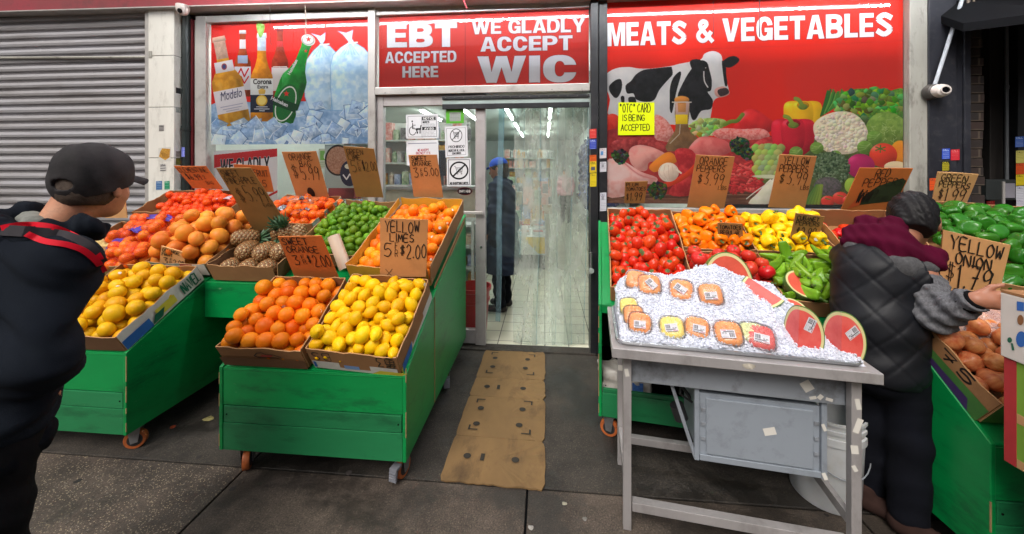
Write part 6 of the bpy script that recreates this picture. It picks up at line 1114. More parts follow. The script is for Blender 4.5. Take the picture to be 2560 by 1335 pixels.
def bag(tray, cx, cy, cz, nx, ny, r, meshes, label, fl, nm, grp, seed, net, labels=(), lift=.0):
    rg = random.Random(seed); pts = []
    for j in range(ny):
        for i in range(nx):
            for k in range(2):
                if k == 1 and (i in (0, nx - 1) or j in (0, ny - 1)) and rg.random() < .6: continue
                x, y, z = cx + (i - (nx - 1) / 2 + .5 * (j % 2) - .25) * r * 1.9 + rg.gauss(0, r * .12), cy + (j - (ny - 1) / 2) * r * 1.7 + rg.gauss(0, r * .12), cz + r + k * r * 1.5 + rg.gauss(0, r * .2); pts.append(tray.P(x, y, z))
    for p in pts:
        o = link(bpy.data.objects.new(nm, rg.choice(meshes))); s = r / (.033 if nm == 'clementine' else .04); o.matrix_basis = Matrix.LocRotScale(p, V3((rg.gauss(0, 1), rg.gauss(0, 1), rg.gauss(0, 1))).to_track_quat('Z', 'Y'), (s, s, s)); tag(o, fl, 'clementine' if nm == 'clementine' else 'orange', grp)
    t = thing('net_bag', label, 'net bag', tuple(tray.P(cx, cy, cz))); P = np.array([tuple(p) for p in pts])
    lo, hi = P.min(0) - r * 1.5, P.max(0) + r * 1.5
    def sdf(X, Y, Z):
        d = None
        for q in P: e = np.sqrt((X - q[0]) ** 2 + (Y - q[1]) ** 2 + (Z - q[2]) ** 2) - r * 1.06; d = e if d is None else smin(d, e, r * .45)
        return d
    v, f = surface(sdf, lo, hi, r * .3); np_obj('netting', v, f, net, t)
    for (x, y, z, w, h, yaw, m) in labels:
        b = MB(); n = 9; vs = []; fs = []
        for j in range(n):
            for i in range(n):
                s_, q_ = (i / (n - 1) - .5) * w, (j / (n - 1) - .5) * h; c_, n_ = math.cos(yaw), math.sin(yaw); vs.append(tray.P(cx + x + s_ * c_ - q_ * n_, cy + y + s_ * n_ + q_ * c_, cz + z + rg.gauss(0, .0045) - 1.2 * (s_ ** 2 + q_ ** 2)))
        for j in range(n - 1):
            for i in range(n - 1): a = j * n + i; fs.append((a, a + 1, a + n + 1, a + n))
        b.add(vs, fs); b.build('bag_label', m, t, smooth=True)
    return t
for k, (cx, cy) in enumerate(((.12, .1), (.34, .12))): bag(bag_tray, cx, cy, .02, 5, 3, .034, ORNG, ('netted orange bag with crinkled foil label, left in the back tray', 'netted orange bag with crinkled foil label, right in the back tray')[k], 'orange inside a foil labelled net bag', 'orange', 'oranges in foil labelled bags', 50 + k, NET, [(-.02, .035, .10, .15, .09, .2, FOIL), (.03, .055, .112, .07, .07, -.3, FOIL2)])
bag(bag_tray, .25, .27, .03, 8, 4, .034, ORNG, 'netted orange bag lying behind two others under the orange bag board', 'orange inside a foil labelled net bag', 'orange', 'oranges in foil labelled bags', 53, NET, [(-.1, .0, .115, .16, .09, .1, FOIL), (.07, -.01, .118, .12, .1, -.2, FOIL), (.0, .02, .122, .07, .06, .4, FOIL2)])
bag(clem_tray, .40, .02, .0, 8, 4, .031, CLEM, 'red netted bag of clementines lying in front of another bag', 'clementine inside a red net bag', 'clementine', 'clementines in red net bags', 61, NET, [(.20, .01, .085, .06, .03, -.6, WHL)])
bag(clem_tray, .56, .15, .05, 6, 4, .031, CLEM, 'red netted bag of clementines with a white label at the back', 'clementine inside a red net bag', 'clementine', 'clementines in red net bags', 62, NET, [(.12, -.03, .10, .11, .035, .1, WHL)])
bag(clem_tray, .28, .2, .03, 6, 4, .031, CLEM, 'red netted bag of clementines nearest the shutter', 'clementine inside a red net bag', 'clementine', 'clementines in red net bags', 63, NET)
bag(purple_tray, .40, .12, .02, 5, 4, .036, ORNG, 'netted orange bag with purple label in front behind the man in the cap', 'orange inside a purple labelled net bag', 'orange', 'oranges in purple labelled bags', 71, NETP, [(-.1, .06, .10, .10, .1, .3, PUR), (.1, -.07, .095, .07, .05, .8, PUR), (.17, .08, .09, .05, .09, .9, WHL)])
bag(purple_tray, .34, .34, .04, 6, 4, .036, ORNG, 'netted orange bag with purple label at the back behind the man in the cap', 'orange inside a purple labelled net bag', 'orange', 'oranges in purple labelled bags', 72, NETP, [(-.02, .1, .105, .26, .05, .0, PUR), (.0, -.05, .11, .1, .06, -.3, PUR)])
# ------------------------------------------------------------------ price boards
price_board('orange brown board reading clementine at the far left', [(434, 415), (514, 415), (557, 473), (483, 471)], 2.86, 28, BO, [('CLEMENTINE', .04, .96, .74, .94, 1, ), ('$6.99', .12, .62, .42, .66, 1.2), ('2', .66, .74, .46, .6, .8), ('BAG', .62, .86, .22, .36, .8)], 0.0039)  # orange light falling on this board is put into its colour
price_board('board reading fruit half hidden behind the pineapple board', [(583, 411), (670, 416), (684, 480), (606, 480)], 2.93, 28, BO, [('FRUIT', .52, .96, .62, .84, 1), ('5', .7, .86, .2, .46, 1)], .005)
price_board('tall board leaning over the pineapples with a price of 5.99', [(540, 421), (626, 420), (724, 572), (634, 576)], 2.56, 34, BD, [('SWEET', .06, .56, .88, .97, 1), ('PINEAPPLE', .06, .92, .77, .86, 1), ('$', .12, .36, .5, .7, .9), ('5.99', .38, .98, .48, .72, 1), ('EACH', .7, .96, .40, .45, .7)], 0.0041)
price_board('orange bag board priced 5.99 with a hand hole cut in its foot', [(704, 380), (790, 378), (823, 497), (742, 494)], 2.93, 28, BT, [('ORANGE', .16, .86, .84, .97, 1.1), ('BAG', .42, .76, .70, .82, 1.1), ('$', .08, .36, .48, .74, .9), ('5.99', .36, .94, .42, .7, 1.1)], 0.0044, extra=lambda q, at, n: q.add([at(.5 + .11 * math.cos(a), .12 + .13 * math.sin(a), .0022) for a in np.linspace(0, 6.28, 16, endpoint=False)], [tuple(range(16))]))
price_board('dim board reading green lime above the limes', [(858, 366), (934, 372), (958, 494), (890, 492)], 2.93, 28, BD, [('GREEN', .06, .62, .86, .96, 1), ('LIME', .06, .5, .76, .85, 1), ('5', .08, .3, .52, .74, 1), ('F', .34, .42, 0.64, .72, .7), ('R', .34, .42, .54, 0.62, .7), ('$2.00', .48, 1.0, .56, .74, .9)], 0.0041)
price_board('sweet orange board priced three for 5.00 beside the door', [(1021, 388), (1092, 387), (1108, 494), (1034, 492)], 2.9, 20, BT, [('SWEET', .08, .62, .87, .97, 1), ('ORANGE', .08, .78, .75, .85, 1), ('3', .08, .3, .48, .7, 1.1), ('F', .34, .44, 0.60, .68, .7), ('R', .34, .44, .5, 0.58, .7), ('5.00', .46, .98, .52, .7, 1)], .005)
price_board('orange brown board reading sweet orange three for 2.00 in front', [(694, 592), (803, 590), (848, 698), (738, 696)], 2.115, 30, BO, [('SWEET', .05, .64, .82, .96, 1.1), ('ORANGE', .08, .82, .64, .78, 1.1), ('3', .12, .3, .36, .58, 1.1), ('F', .34, .44, 0.49, .58, .7), ('R', .34, .44, .38, 0.47, .7), ('$', .46, .56, .4, .56, .9), ('2.00', .58, .98, .32, .58, 1.1)], .005)
price_board('upright board reading yellow limes above the lemon tray', [(950, 545), (1070, 549), (1065, 692), (950, 692)], 2.075, 12, BT, [('YELLOW', .1, .84, .78, .96, 1.15), ('LIMES', .2, .74, .62, .75, 1.15), ('5', .06, .28, .36, .58, 1.15), ('F', .32, .40, 0.49, .6, .7), ('R', .32, .40, .36, 0.47, .7), ('$', .42, .56, .4, .56, 1), ('2.00', .56, 1.0, .34, .58, 1.1), ('X', .1, .3, .0, .14, .5)], 0.0049)
price_board('small pale board reading orange fruit in front of the grapefruit', [(403, 615), (463, 632), (461, 668), (399, 660)], 2.2, 24, BP, [('ORANGE', .06, .78, .76, .94, 1), ('FRUIT', .06, .5, .54, .70, 1), ('3', .1, .36, .08, .44, 1.1), ('F', .4, .5, 0.28, .44, .7), ('R', .4, .5, .1, 0.26, .7), ('2.00', .54, 1, .06, .4, 1)], 0.0041)
price_board('small board reading plum tomatoes', [(1563, 455), (1620, 453), (1611, 508), (1561, 508)], 2.86, 26, BD, [('PLUM', .04, .6, .8, .95, 1), ('TOMATOES', .04, .96, .6, .75, 1), ('$', .06, .22, .18, .46, .8), ('1.99', .24, .86, .14, .52, 1.2)], 0.0041)
price_board('orange peppers board priced 3.99', [(1741, 387), (1837, 392), (1810, 522), (1718, 518)], 2.87, 26, BT, [('ORANGE', .1, .86, .84, .97, 1.1), ('PEPPERS', .06, .82, .71, .82, 1.1), ('$', .12, .3, .5, .66, .9), ('3.99', .3, .86, .46, .68, 1), ('LBS', .72, .96, .38, .45, .8)], 0.0044)
price_board('yellow peppers board priced 3.99', [(1950, 386), (2042, 391), (2012, 522), (1921, 518)], 2.83, 26, BT, [('YELLOW', .12, .84, .84, .97, 1.1), ('PEPPERS', .06, .86, .7, .82, 1.1), ('$', .1, .3, .5, .66, .9), ('3.99', .32, .9, .46, .7, 1), ('LBS', .74, .98, .38, .45, .8)], 0.0044)
def redx(q, at, n): pass
rb = price_board('red peppers board over a dark green printed patch', [(2150, 420), (2283, 421), (2226, 540), (2092, 548)], 2.75, 28, BO, [('RED', .34, .62, .83, .98, 1.1), ('PEPPERS', .18, .94, .66, .8, 1.1), ('$4.99', .2, .56, .40, .58, 1), ('WWW', .2, .46, .34, .54, 1.6), ('LBS', .6, .8, .36, .44, .7)], 0.0044)
def onboard(t, q4, m, lift, name='print'):
    me = [c for c in t.children if c.name.startswith('card')][0].data; P = [V3(me.vertices[i].co) for i in (0, 8, 80, 72)]; n = (P[1] - P[0]).cross(P[3] - P[0]).normalized(); q = MB(); q.add([P[0].lerp(P[1], a).lerp(P[3].lerp(P[2], a), b_) + n * lift for a, b_ in q4], [tuple(range(len(q4)))]); q.build(name, m, t)
onboard(rb, [(.26, .28), (.98, .34), (.98, .76), (.86, .8), (.5, .66), (.34, .5)], mat('dark green print', S(38, 48, 26), rough=.7), .0012); onboard(rb, [(.1, .2), (.3, .28), (.34, .44), (.2, .42)], mat('orange print', S(196, 84, 40), rough=.7), .0013)
price_board('small dim board reading cubanet peppers among the green peppers', [(1990, 533), (2062, 542), (2042, 612), (1972, 612)], 2.36, 24, BD, [('CUBANET', .06, .84, .82, .94, 1), ('PEPPERS', .06, .9, .66, .79, 1), ('$', .12, .3, .3, .56, 1), ('2.99', .3, .86, .24, .6, 1.1)], 0.0041)
price_board('small board reading tomatoes sunk among the round tomatoes', [(1794, 557), (1856, 560), (1860, 622), (1797, 622)], 2.40, 22, BD, [('TOMATOES', .06, .94, .78, .92, 1), ('REGULAR', .08, .86, .58, .72, 1), ('$1.49', .08, .8, .22, .48, 1.1)], 0.0039)
price_board('green peppers board priced 1.99 against the black pillar', [(2345, 430), (2447, 436), (2400, 548), (2325, 535)], 2.72, 26, BP, [('GREEN', .1, .8, .82, .96, 1.1), ('PEPPERS', .08, .92, .68, .8, 1.1), ('$', .1, .3, .4, .62, .9), ('1.99', .3, .9, .34, .66, 1.2), ('LBS', .66, .9, .22, .3, .8)], 0.0046)
price_board('large board reading yellow onion in front of the man reaching right', [(2358, 575), (2527, 613), (2490, 768), (2346, 742)], 1.90, 18, BP, [('YELLOW', .1, .92, .76, .95, 1.2), ('ONION', .2, .78, .56, .73, 1.2), ('$', .06, .26, .3, .56, .8), ('1.79', .24, .86, .2, .56, 1.4), ('-', .2, .42, .1, .26, 1.3)], 0.0053)
# ------------------------------------------------------------------ film roll, boxes at the right edge, carrier bag
a, b = on_y(834, 590, 2.2), on_y(864, 672, 2.17); d = (b - a).normalized(); qz = d.to_track_quat('Z', 'Y').to_matrix(); L = (b - a).length
t = thing('film_roll', 'roll of clear film on a card tube standing by the limes', 'film roll', tuple(b))
f = MB(); f.lathe([(.021, 0), (.037, 0), (.037, L), (.021, L)], a, 28, 0, qz, cap=False); f.build('film', mat('rolled film', S(206, 188, 168), rough=.3, var=.05, scale=3, stretch=(1, 1, .2), coat=.4), t, smooth=True, sharp=50); f = MB(); f.lathe([(.0205, .001), (.0205, L - .001)], a, 24, 0, qz, cap=False); f.build('card_tube', KRD, t, smooth=True)
cr_ = thing('plastic_crate', 'dark plastic crate under the box stack at the right edge', 'crate', (1.7, 1.15, 0)); BY0, BY1, BX = .95, 1.354, 1.5
f = MB(); f.bx(BX + .05, 1.9, BY0, BY1 - .07, .0, .27); f.bx(BX + .05, 1.9, BY0, BY1 - .07, .302, .52); f.bx(BX + .045, 1.9, BY0, BY1 - .065, .27, .302); f.bx(BX + .045, 1.9, BY0, BY1 - .065, .52, .555); f.build('body', mat('navy crate', S(30, 34, 54), rough=.5), cr_, bevel=.004)
gb = thing('produce_box', 'red and green printed carton under the white banana box', 'carton', (1.7, 1.15, .556)); f = MB(); f.bx(BX, 1.9, BY0, BY1, .556, .895); f.build('carton', mat('lime green carton', S(112, 150, 48), rough=.7, var=.12, scale=5), gb, bevel=.003)
f = MB(); f.bx(BX - .0015, BX + .02, BY1 - .03, BY1 + .0015, .557, .894); f.build('print', mat('red carton corner', S(168, 44, 46), rough=.7, var=.15), gb); f = MB(); f.bx(BX - .0012, BX, BY0 + .01, BY1 - .031, .70, .73); f.bx(BX - .0012, BX, BY0 + .01, BY1 - .031, .558, .585); f.build('print', KRL, gb)
wb = thing('produce_box', 'white banana box with round hand hole on top of the printed carton', 'carton', (1.7, 1.15, .897)); f = MB(); f.bx(BX - .008, 1.905, BY0 - .005, BY1 + .006, .897, 1.105); f.build('carton', mat('white carton', S(206, 200, 192), rough=.7, var=.06), wb, bevel=.003); f = MB(); f.bx(BX - .0078, 1.904, BY0, BY1 + .005, 1.1055, 1.114); f.build('rim', KR, wb)
def wface(u, v): r = ray(u, v); return CAM + r * ((BX - .0095) / r.x)
f = MB(); f.add([wface(2551 + 8 * math.cos(a), 800 + 13 * math.sin(a)) for a in np.linspace(0, -6.28, 18, endpoint=False)], [tuple(range(18))]); f.build('hand_hole', mat('box inside', S(130, 88, 52), rough=.9), wb); f = MB(); f.add([wface(2553 + 13 * math.cos(a), 848 + 20 * math.sin(a)) for a in np.linspace(0, -6.28, 20, endpoint=False)], [tuple(range(20))]); f.build('print', M_inkb, wb)
f = MB(); f.quad(wface(2542, 776), wface(2560, 778), wface(2560, 756), wface(2542, 753)); f.build('print', M_inkb, wb); f = MB(); f.add([wface(2524 + 6 * math.cos(a), 850 + 7 * math.sin(a)) for a in np.linspace(0, -6.28, 14, endpoint=False)], [tuple(range(14))]); f.quad(wface(2530, 876), wface(2536, 876), wface(2532, 858), wface(2527, 858)); f.build('print', M_inkg, wb)
def crumple(label, c, sx, sy, amp, m, seed, nm='plastic_bag', ez=None):
    rg = np.random.default_rng(seed); n = 26; hgt = vnoise(n, n, 6, seed, 3); vs = []; fs = []
    for j in range(n):
        for i in range(n):
            a, b = i / (n - 1) - .5, j / (n - 1) - .5; e = max(0, 1 - (2 * max(abs(a), abs(b))) ** 4); vs.append((c[0] + a * sx * (1 + .25 * (hgt[j, i] - .5)), c[1] + b * sy, c[2] + (hgt[j, i] - .35) * amp * e + (ez * b if ez else 0)))
    for j in range(n - 1):
        for i in range(n - 1): q = j * n + i; fs.append((q, q + 1, q + n + 1, q + n))
    b = MB(); b.add(vs, fs); return tag(b.build(nm, m), label, 'plastic bag')
crumple('crumpled clear plastic bag lying over the onions', (1.80, 1.70, .875), .24, .16, .07, glassy('clear bag', alpha=.3, rough=.15, fres=1.5, white=(.75, .72, .74)), 5, ez=.14)
crumple('pale paper bag tucked behind the left tray', (-3.02, 2.35, 1.0), .2, .2, .1, mat('paper bag', S(196, 170, 110), rough=.8), 6)
pb = thing('price_board', 'blank pale board standing behind the head of the man in the cap', 'price board', tuple(on_y(300, 530, 2.6))); q = MB(); q.slab(*[on_y(u, v, 2.6 + (0 if v > 520 else -.04)) for u, v in ((262, 545), (318, 545), (312, 494), (296, 494))], .005); q.build('card', BP, pb)
# ================================================================== STEEL TABLE WITH CRUSHED ICE
T0 = V3((.272, 1.541, 0)); ta = R(-7.2); TX = V3((math.cos(ta), math.sin(ta), 0)); TY = V3((-math.sin(ta), math.cos(ta), 0)); TZ = V3((0, 0, 1)); TW, TL, TH_ = .93, .48, .785
RT = Matrix((TX, TY, TZ)).transposed()
def TP(x, y, z): return T0 + TX * x + TY * y + TZ * z
M_st = mat('dull steel', S(172, 168, 168), rough=.38, metal=.4, var=.12, scale=4, stain=(S(92, 82, 74), .4, 8), stretch=(1, 1, .5)); M_stg = mat('grey galvanised panel', S(146, 152, 160), rough=.5, metal=.25, var=.1, scale=3, stain=(S(70, 64, 58), .75, 6)); M_stb = mat('blue grey panel', S(146, 154, 164), rough=.45, metal=.2, var=.06, scale=3, stain=(S(90, 92, 96), .4, 12))
tb = thing('steel_table', 'steel table on square legs carrying a tray of crushed ice', 'table', tuple(TP(TW / 2, TL / 2, 0)))
f = MB(); th = .006
def tbox(f, x0, x1, y0, y1, z0, z1, mi=0): f.box(TP((x0 + x1) / 2, (y0 + y1) / 2, (z0 + z1) / 2), (x1 - x0, y1 - y0, z1 - z0), RT, mi)
f.add([TP(0, 0, .745), TP(TW, 0, .745), TP(TW, 0, TH_), TP(0, 0, TH_), TP(0, TL, .745), TP(TW, TL, .745), TP(TW, TL, TH_), TP(0, TL, TH_)], [(0, 1, 2, 3), (1, 5, 6, 2), (5, 4, 7, 6), (4, 0, 3, 7), (3, 2, 6, 7), (4, 5, 1, 0)]); f.build('top', M_st, tb, bevel=.003)
f = MB(); pts = []
for cx, cy, a0 in ((TW - .07, .075, -90), (TW - .07, TL - .05, 0), (.06, TL - .05, 90), (.06, .075, 180)):
    for k in range(5): a = R(a0 + k * 22.5); pts.append(TP(cx + .035 * math.cos(a), cy + .035 * math.sin(a), TH_ + .010))
f.tube(pts + pts[:2], .008, 8, cap=False); f.build('tray_rim', mat('bright rim', S(166, 168, 172), metal=.7, rough=.25), tb, smooth=True)
f = MB(); tbox(f, .06, .90, .10, .108, .605, .744); tbox(f, .06, .068, .109, .43, .60, .744); tbox(f, .892, .90, .109, .43, .60, .744); tbox(f, .06, .90, .431, .439, .60, .744); tbox(f, .069, .891, .109, .43, .606, .612); f.build('basin', M_stg, tb, bevel=.002)
for x, y in ((.065, .078), (.88, .072), (.065, .43), (.88, .43)):
    f = MB(); tbox(f, x - .0165, x + .0165, y - .0165, y + .0165, 0, .744); f.build('leg', M_st, tb, bevel=.002)
f = MB(); tbox(f, .085, .86, .058, .094, .085, .122); f.build('front_rail', M_st, tb, bevel=.002); f = MB(); tbox(f, .085, .86, .415, .445, .115, .15); f.build('back_rail', M_st, tb, bevel=.002)
for x in (.065, .88): f = MB(); tbox(f, x - .012, x + .012, .098, .41, .16, .20); f.build('side_rail', M_st, tb, bevel=.002)
cb = thing('compressor_box', 'grey metal compressor box hung under the ice table', 'metal box', tuple(TP(.6, .2, .3)))
f = MB(); tbox(f, .36, .80, .13, .40, .30, .575); f.build('cabinet', M_stb, cb, bevel=.004); f = MB(); tbox(f, .385, .775, .122, .1295, .325, .558); f.build('door', M_stb, cb, bevel=.006)
f = MB(); tbox(f, .34, .359, .12, .14, .295, .60); tbox(f, .801, .82, .12, .14, .295, .60); tbox(f, .36, .80, .119, .1285, .298, .322); f.build('frame', M_stb, cb, bevel=.002)
f = MB(); f.tube([TP(.25, .14, .60), TP(.345, .13, .30)], .008, 6); f.build('strut', M_stg, cb)
f = MB()
for zz in (.38, .44, .5): tbox(f, .366, .384, .1235, .128, zz, zz + .014); tbox(f, .778, .795, .1235, .128, zz, zz + .014)
f.build('hinges', M_stg, cb, bevel=.001)
f = MB(); f.tube([TP(.27, .3, .62), TP(.28, .28, .54), TP(.33, .3, .5), TP(.36, .26, .47)], .008, 8); f.tube([TP(.29, .22, .46), TP(.31, .22, .40)], .03, 14); f.tube([TP(.32, .25, .6), TP(.30, .2, .52), TP(.35, .2, .49)], .006, 8); f.build('compressor_pipes', mat('black rubber', S(34, 34, 36), rough=.5), cb, smooth=True)
M_lab = mat('paper label', S(208, 204, 196), rough=.7, var=.06); rg = random.Random(2)
def scrap(lab, x, y, z, w, h, rot, nrm='y'):
    b = MB(); c, s_ = math.cos(rot), math.sin(rot); q = [(-w, -h), (w, -h), (w, h), (-w, h)]
    b.quad(*[TP(x + a * c - d * s_, y, z + a * s_ + d * c) for a, d in q]); tag(b.build('sticker', M_lab), lab, 'sticker')
scrap('tilted white sticker on the upper panel of the ice table', .74, .0985, .665, .018, .02, .6); scrap('white sticker in the middle of the compressor door', .62, .121, .455, .022, .015, .3)
for k, (x, z, w, h, r) in enumerate(((.76, .622, .012, .006, .3), (.785, .628, .01, .008, .9), (.815, .622, .012, .006, -.2))): scrap(('torn white scrap left of two others along the panel foot', 'torn white scrap between two others along the panel foot', 'torn white scrap nearest the right table leg')[k], x, .0985, z, w, h, r)
for k, (z, w, h, r) in enumerate(((.64, .008, .02, .2), (.56, .01, .028, -.3), (.47, .012, .016, .1), (.40, .007, .012, .5))): scrap('peeling paper scrap on the right table leg, number %s from the top' % ('one', 'two', 'three', 'four')[k], .878 + rg.uniform(-.006, .006), .0545, z, w, h, r)
scrap('white paper scrap near the top of the left table leg', .063, .0605, .66, .008, .016, .2); scrap('beige tape piece on the back left table leg', .062, .4105, .50, .013, .014, 0)
scrap('white scrap on the right rim of the compressor box', .808, .118, .50, .006, .014, .4); scrap('curled beige scrap at the lower corner of the compressor box', .81, .117, .31, .007, .014, .4)
b = MB(); b.add([TP(.50 + .022 * math.cos(a) * (1 + .2 * math.sin(3 * a)), -.0008, .766 + .011 * math.sin(a)) for a in np.linspace(0, 6.28, 16, endpoint=False)], [tuple(range(16))]); tag(b.build('sticker', mat('rubbed label', S(180, 172, 158), rough=.6, var=.4, scale=60)), 'rubbed oval label on the table edge', 'sticker')
# ice
hx = np.array([-.02, .0, .06, .12, .32, .42, .50, .62, .74, .84, .93, .95]); hz_ = np.array([.0, .03, .15, .195, .195, .235, .235, .195, .17, .09, .012, .0])
ncell = vnoise(200, 400, 30, 77, 3)
def ice_h(x, y):
    s = np.clip((np.asarray(y) - .015) / .40, 0, 1); s = s * s * (3 - 2 * s) * .85 + .15 * np.clip((np.asarray(y) - .015) / .06, 0, 1); e = np.clip((TL + .005 - np.asarray(y)) / .05, 0, 1) ** .6
    n = ncell[np.clip((np.asarray(y) * 400).astype(int), 0, 199), np.clip((np.asarray(x) * 400).astype(int) + 8, 0, 399)]; return (np.interp(x, hx, hz_) * s * e * (.86 + .3 * n)) + .004 * np.clip(e, 0, 1)
nx_, ny_ = 150, 80; X, Y = np.meshgrid(np.linspace(.035, .905, nx_), np.linspace(.045, TL - .01, ny_)); Z = ice_h(X, Y); rgn = np.random.default_rng(4); Z = Z + rgn.normal(0, .0028, Z.shape); Z[0] = Z[-1] = 0; Z[:, 0] = Z[:, -1] = 0
vs = [TP(x, y, TH_ + .001 + max(0, z)) for x, y, z in zip(X.ravel(), Y.ravel(), Z.ravel())]; fs = [(j * nx_ + i, j * nx_ + i + 1, (j + 1) * nx_ + i + 1, (j + 1) * nx_ + i) for j in range(ny_ - 1) for i in range(nx_ - 1)]
M_ice = mat('crushed ice', S(206, 211, 226), rough=.3, var=.05, scale=40, hue=S(224, 227, 238), sss=.3); M_ice.node_tree.nodes['Principled BSDF'].inputs['Subsurface Radius'].default_value = (.03, .03, .03)
cub = np.array([(x, y, z) for x in (-1, 1) for y in (-1, 1) for z in (-1, 1)], float); cf = [(0, 1, 3, 2), (4, 6, 7, 5), (0, 4, 5, 1), (2, 3, 7, 6), (0, 2, 6, 4), (1, 5, 7, 3)]
n = 9000; px = rgn.uniform(.035, .905, n); py = rgn.uniform(.04, TL - .012, n); pz = ice_h(px, py); keep = (pz > .012) | (rgn.random(n) < .5); Q = rgn.normal(size=(n, 3, 3)); Q, _ = np.linalg.qr(Q)
for k in np.nonzero(keep)[0]:
    c = TP(px[k], py[k], TH_ + .003 + pz[k] + rgn.uniform(-.001, .004)); s = rgn.uniform(.0016, .0042); o = len(vs); sh = cub * (1, rgn.uniform(.5, 1), rgn.uniform(.4, .9)) * s + rgn.normal(0, s * .22, (8, 3)); w = sh @ Q[k]; vs += [(c.x + a, c.y + b_, c.z + d) for a, b_, d in w]; fs += [tuple(o + i for i in q) for q in cf]
ice = np_obj('crushed_ice', vs, fs, M_ice, None, False); tag(ice, 'white heap of crushed ice on the steel table', 'ice', kind='stuff')
def on_ice(u, v, lift=0):
    r = ray(u, v)
    for k in range(600):
        p = CAM + r * (1.25 + k * .0015); q = p - T0; x, y = q.dot(TX), q.dot(TY)
        if 0 < x < .93 and -.02 < y < TL + .1 and p.z < TH_ + float(ice_h(np.array(x), np.array(y))) + lift: return p
    return CAM + r * 1.9
# fruit tubs
FR_c = mat('cut melon', S(228, 132, 62), rough=.35, var=.2, scale=30, hue=S(236, 158, 84), coat=.3, sss=.1); FR_p = mat('cut pineapple', S(232, 204, 82), rough=.35, var=.15, scale=40, hue=S(236, 214, 120), coat=.3); FR_w = mat('cut watermelon chunks', S(206, 58, 58), rough=.35, var=.2, scale=30, hue=S(220, 90, 84), coat=.3); FR_m = mat('cut honeydew', S(206, 212, 150), rough=.35, coat=.3)
LID = glassy('clear lid', alpha=.07, rough=.06, fres=1.25); lc = Canvas(120, 76, lambda a, b: (a * 120, b * 76), (222, 220, 226)); rg = random.Random(3)
for k in range(26): x = .06 + k * .014; lc.rect(x, .12, x + rg.choice([.005, .009]), .62, (30, 30, 36))
lines(lc, .5, .94, .12, .36, 3, .012, (70, 70, 80)); lc.rect(.05, .68, .8, .8, (60, 60, 70), alpha=.75); lc.text('17.99', .58, .5, .92, .66, .02, (30, 30, 34)); lc.stroke([(.62, .9), (.95, .9)], .04, (190, 60, 80)); lines(lc, .08, .5, .88, .95, 2, .014, (60, 60, 66)); M_price = lc.material('price_label', .5)
def superell(a, n=3.4): c, s_ = math.cos(a), math.sin(a); return (abs(c) ** (2 / n) * (1 if c > 0 else -1), abs(s_) ** (2 / n) * (1 if s_ > 0 else -1))
def dome_mesh(name, r, h, ribs, amp, mt, base=-.02, bumps=0, seed=0):
    n = 72; rings = [(1, base), (1, .0), (.97, .45), (.88, .75), (.74, .93), (.5, 1.0), (.25, 1.0)]; vs = []; fs = []; g = random.Random(seed)
    for j, (k, z) in enumerate(rings):
        for i in range(n):
            x, y = superell(2 * math.pi * i / n); e = 1 + (amp * math.cos(ribs * 2 * math.pi * i / n) if ribs and j < 5 else 0); zz = z * h if z > 0 else z
            vs.append((x * r * k * e, y * r * k * e, zz + (g.gauss(0, bumps) if j > 3 and bumps else 0)))
    for j in range(len(rings) - 1):
        for i in range(n): fs.append((j * n + i, j * n + (i + 1) % n, (j + 1) * n + (i + 1) % n, (j + 1) * n + i))
    vs.append((0, 0, h * .97)); L = len(vs) - 1; o = (len(rings) - 1) * n
    for i in range(n): fs.append((o + i, o + (i + 1) % n, L))
    me = bpy.data.meshes.new(name); me.from_pydata(vs, [], fs); me.materials.append(mt); me.polygons.foreach_set('use_smooth', [True] * len(fs)); me.update(); return me
LIDM = dome_mesh('lid', .062, .036, 24, .012, LID, -.004); RIMB = MB(); RIMB.tube([(superell(a)[0] * .064, superell(a)[1] * .064, 0) for a in np.linspace(0, 6.2832, 48)], .0018, 6, cap=False); RIMM = RIMB.mesh('rim', glassy('clear rim', alpha=.25, rough=.2, fres=1.05), True)
def tub(u, v, m, label, yaw=0, tilt=52, scale=1.0, lrot=.1, lab=True, seed=0, sink=.0):
    p = on_ice(u, v); nrm = (TZ * math.sin(R(90 - tilt)) - TY * math.cos(R(90 - tilt)) - TX * .12).normalized(); q = nrm.to_track_quat('Z', 'Y').to_matrix(); up = (TZ - nrm * TZ.dot(nrm)).normalized(); xr = up.cross(nrm).normalized(); M_ = Matrix((xr, up, nrm)).transposed().to_4x4()
    t = thing('fruit_tub', label, 'fruit tub', (0, 0, 0), group='tubs of cut fruit on ice'); t.matrix_basis = Matrix.Translation(p + nrm * (.004 - sink)) @ M_ @ Matrix.Rotation(yaw, 4, 'Z') @ Matrix.Scale(scale * .88, 4)
    c = link(bpy.data.objects.new('fruit', dome_mesh('fruit', .055, .029, 26, .035, m, -.016, .0035, seed))); c.parent = t
    b = MB(); g = random.Random(seed)
    for k in range(9):
        a, e = g.uniform(0, 6.28), g.uniform(0, .034); b.box((e * math.cos(a), e * math.sin(a), .028), (g.uniform(.016, .028), g.uniform(.012, .022), .008), Matrix.Rotation(g.uniform(0, 3), 3, 'Z') @ Matrix.Rotation(g.gauss(0, .3), 3, 'X'))
    c = b.build('fruit_chunks', m, bevel=.003); c.parent = t
    for nm, me in (('lid', LIDM), ('rim', RIMM)): c = link(bpy.data.objects.new(nm, me)); c.parent = t
    if lab: 
        b = MB(); b.quad((-.029, -.019, 0), (.029, -.019, 0), (.029, .019, 0), (-.029, .019, 0), uv=True); c = b.build('price_label', M_price); c.parent = t; c.location = (g.uniform(-.008, .01), -.014 + g.uniform(-.006, .008), .0385); c.rotation_euler = (0, 0, lrot)
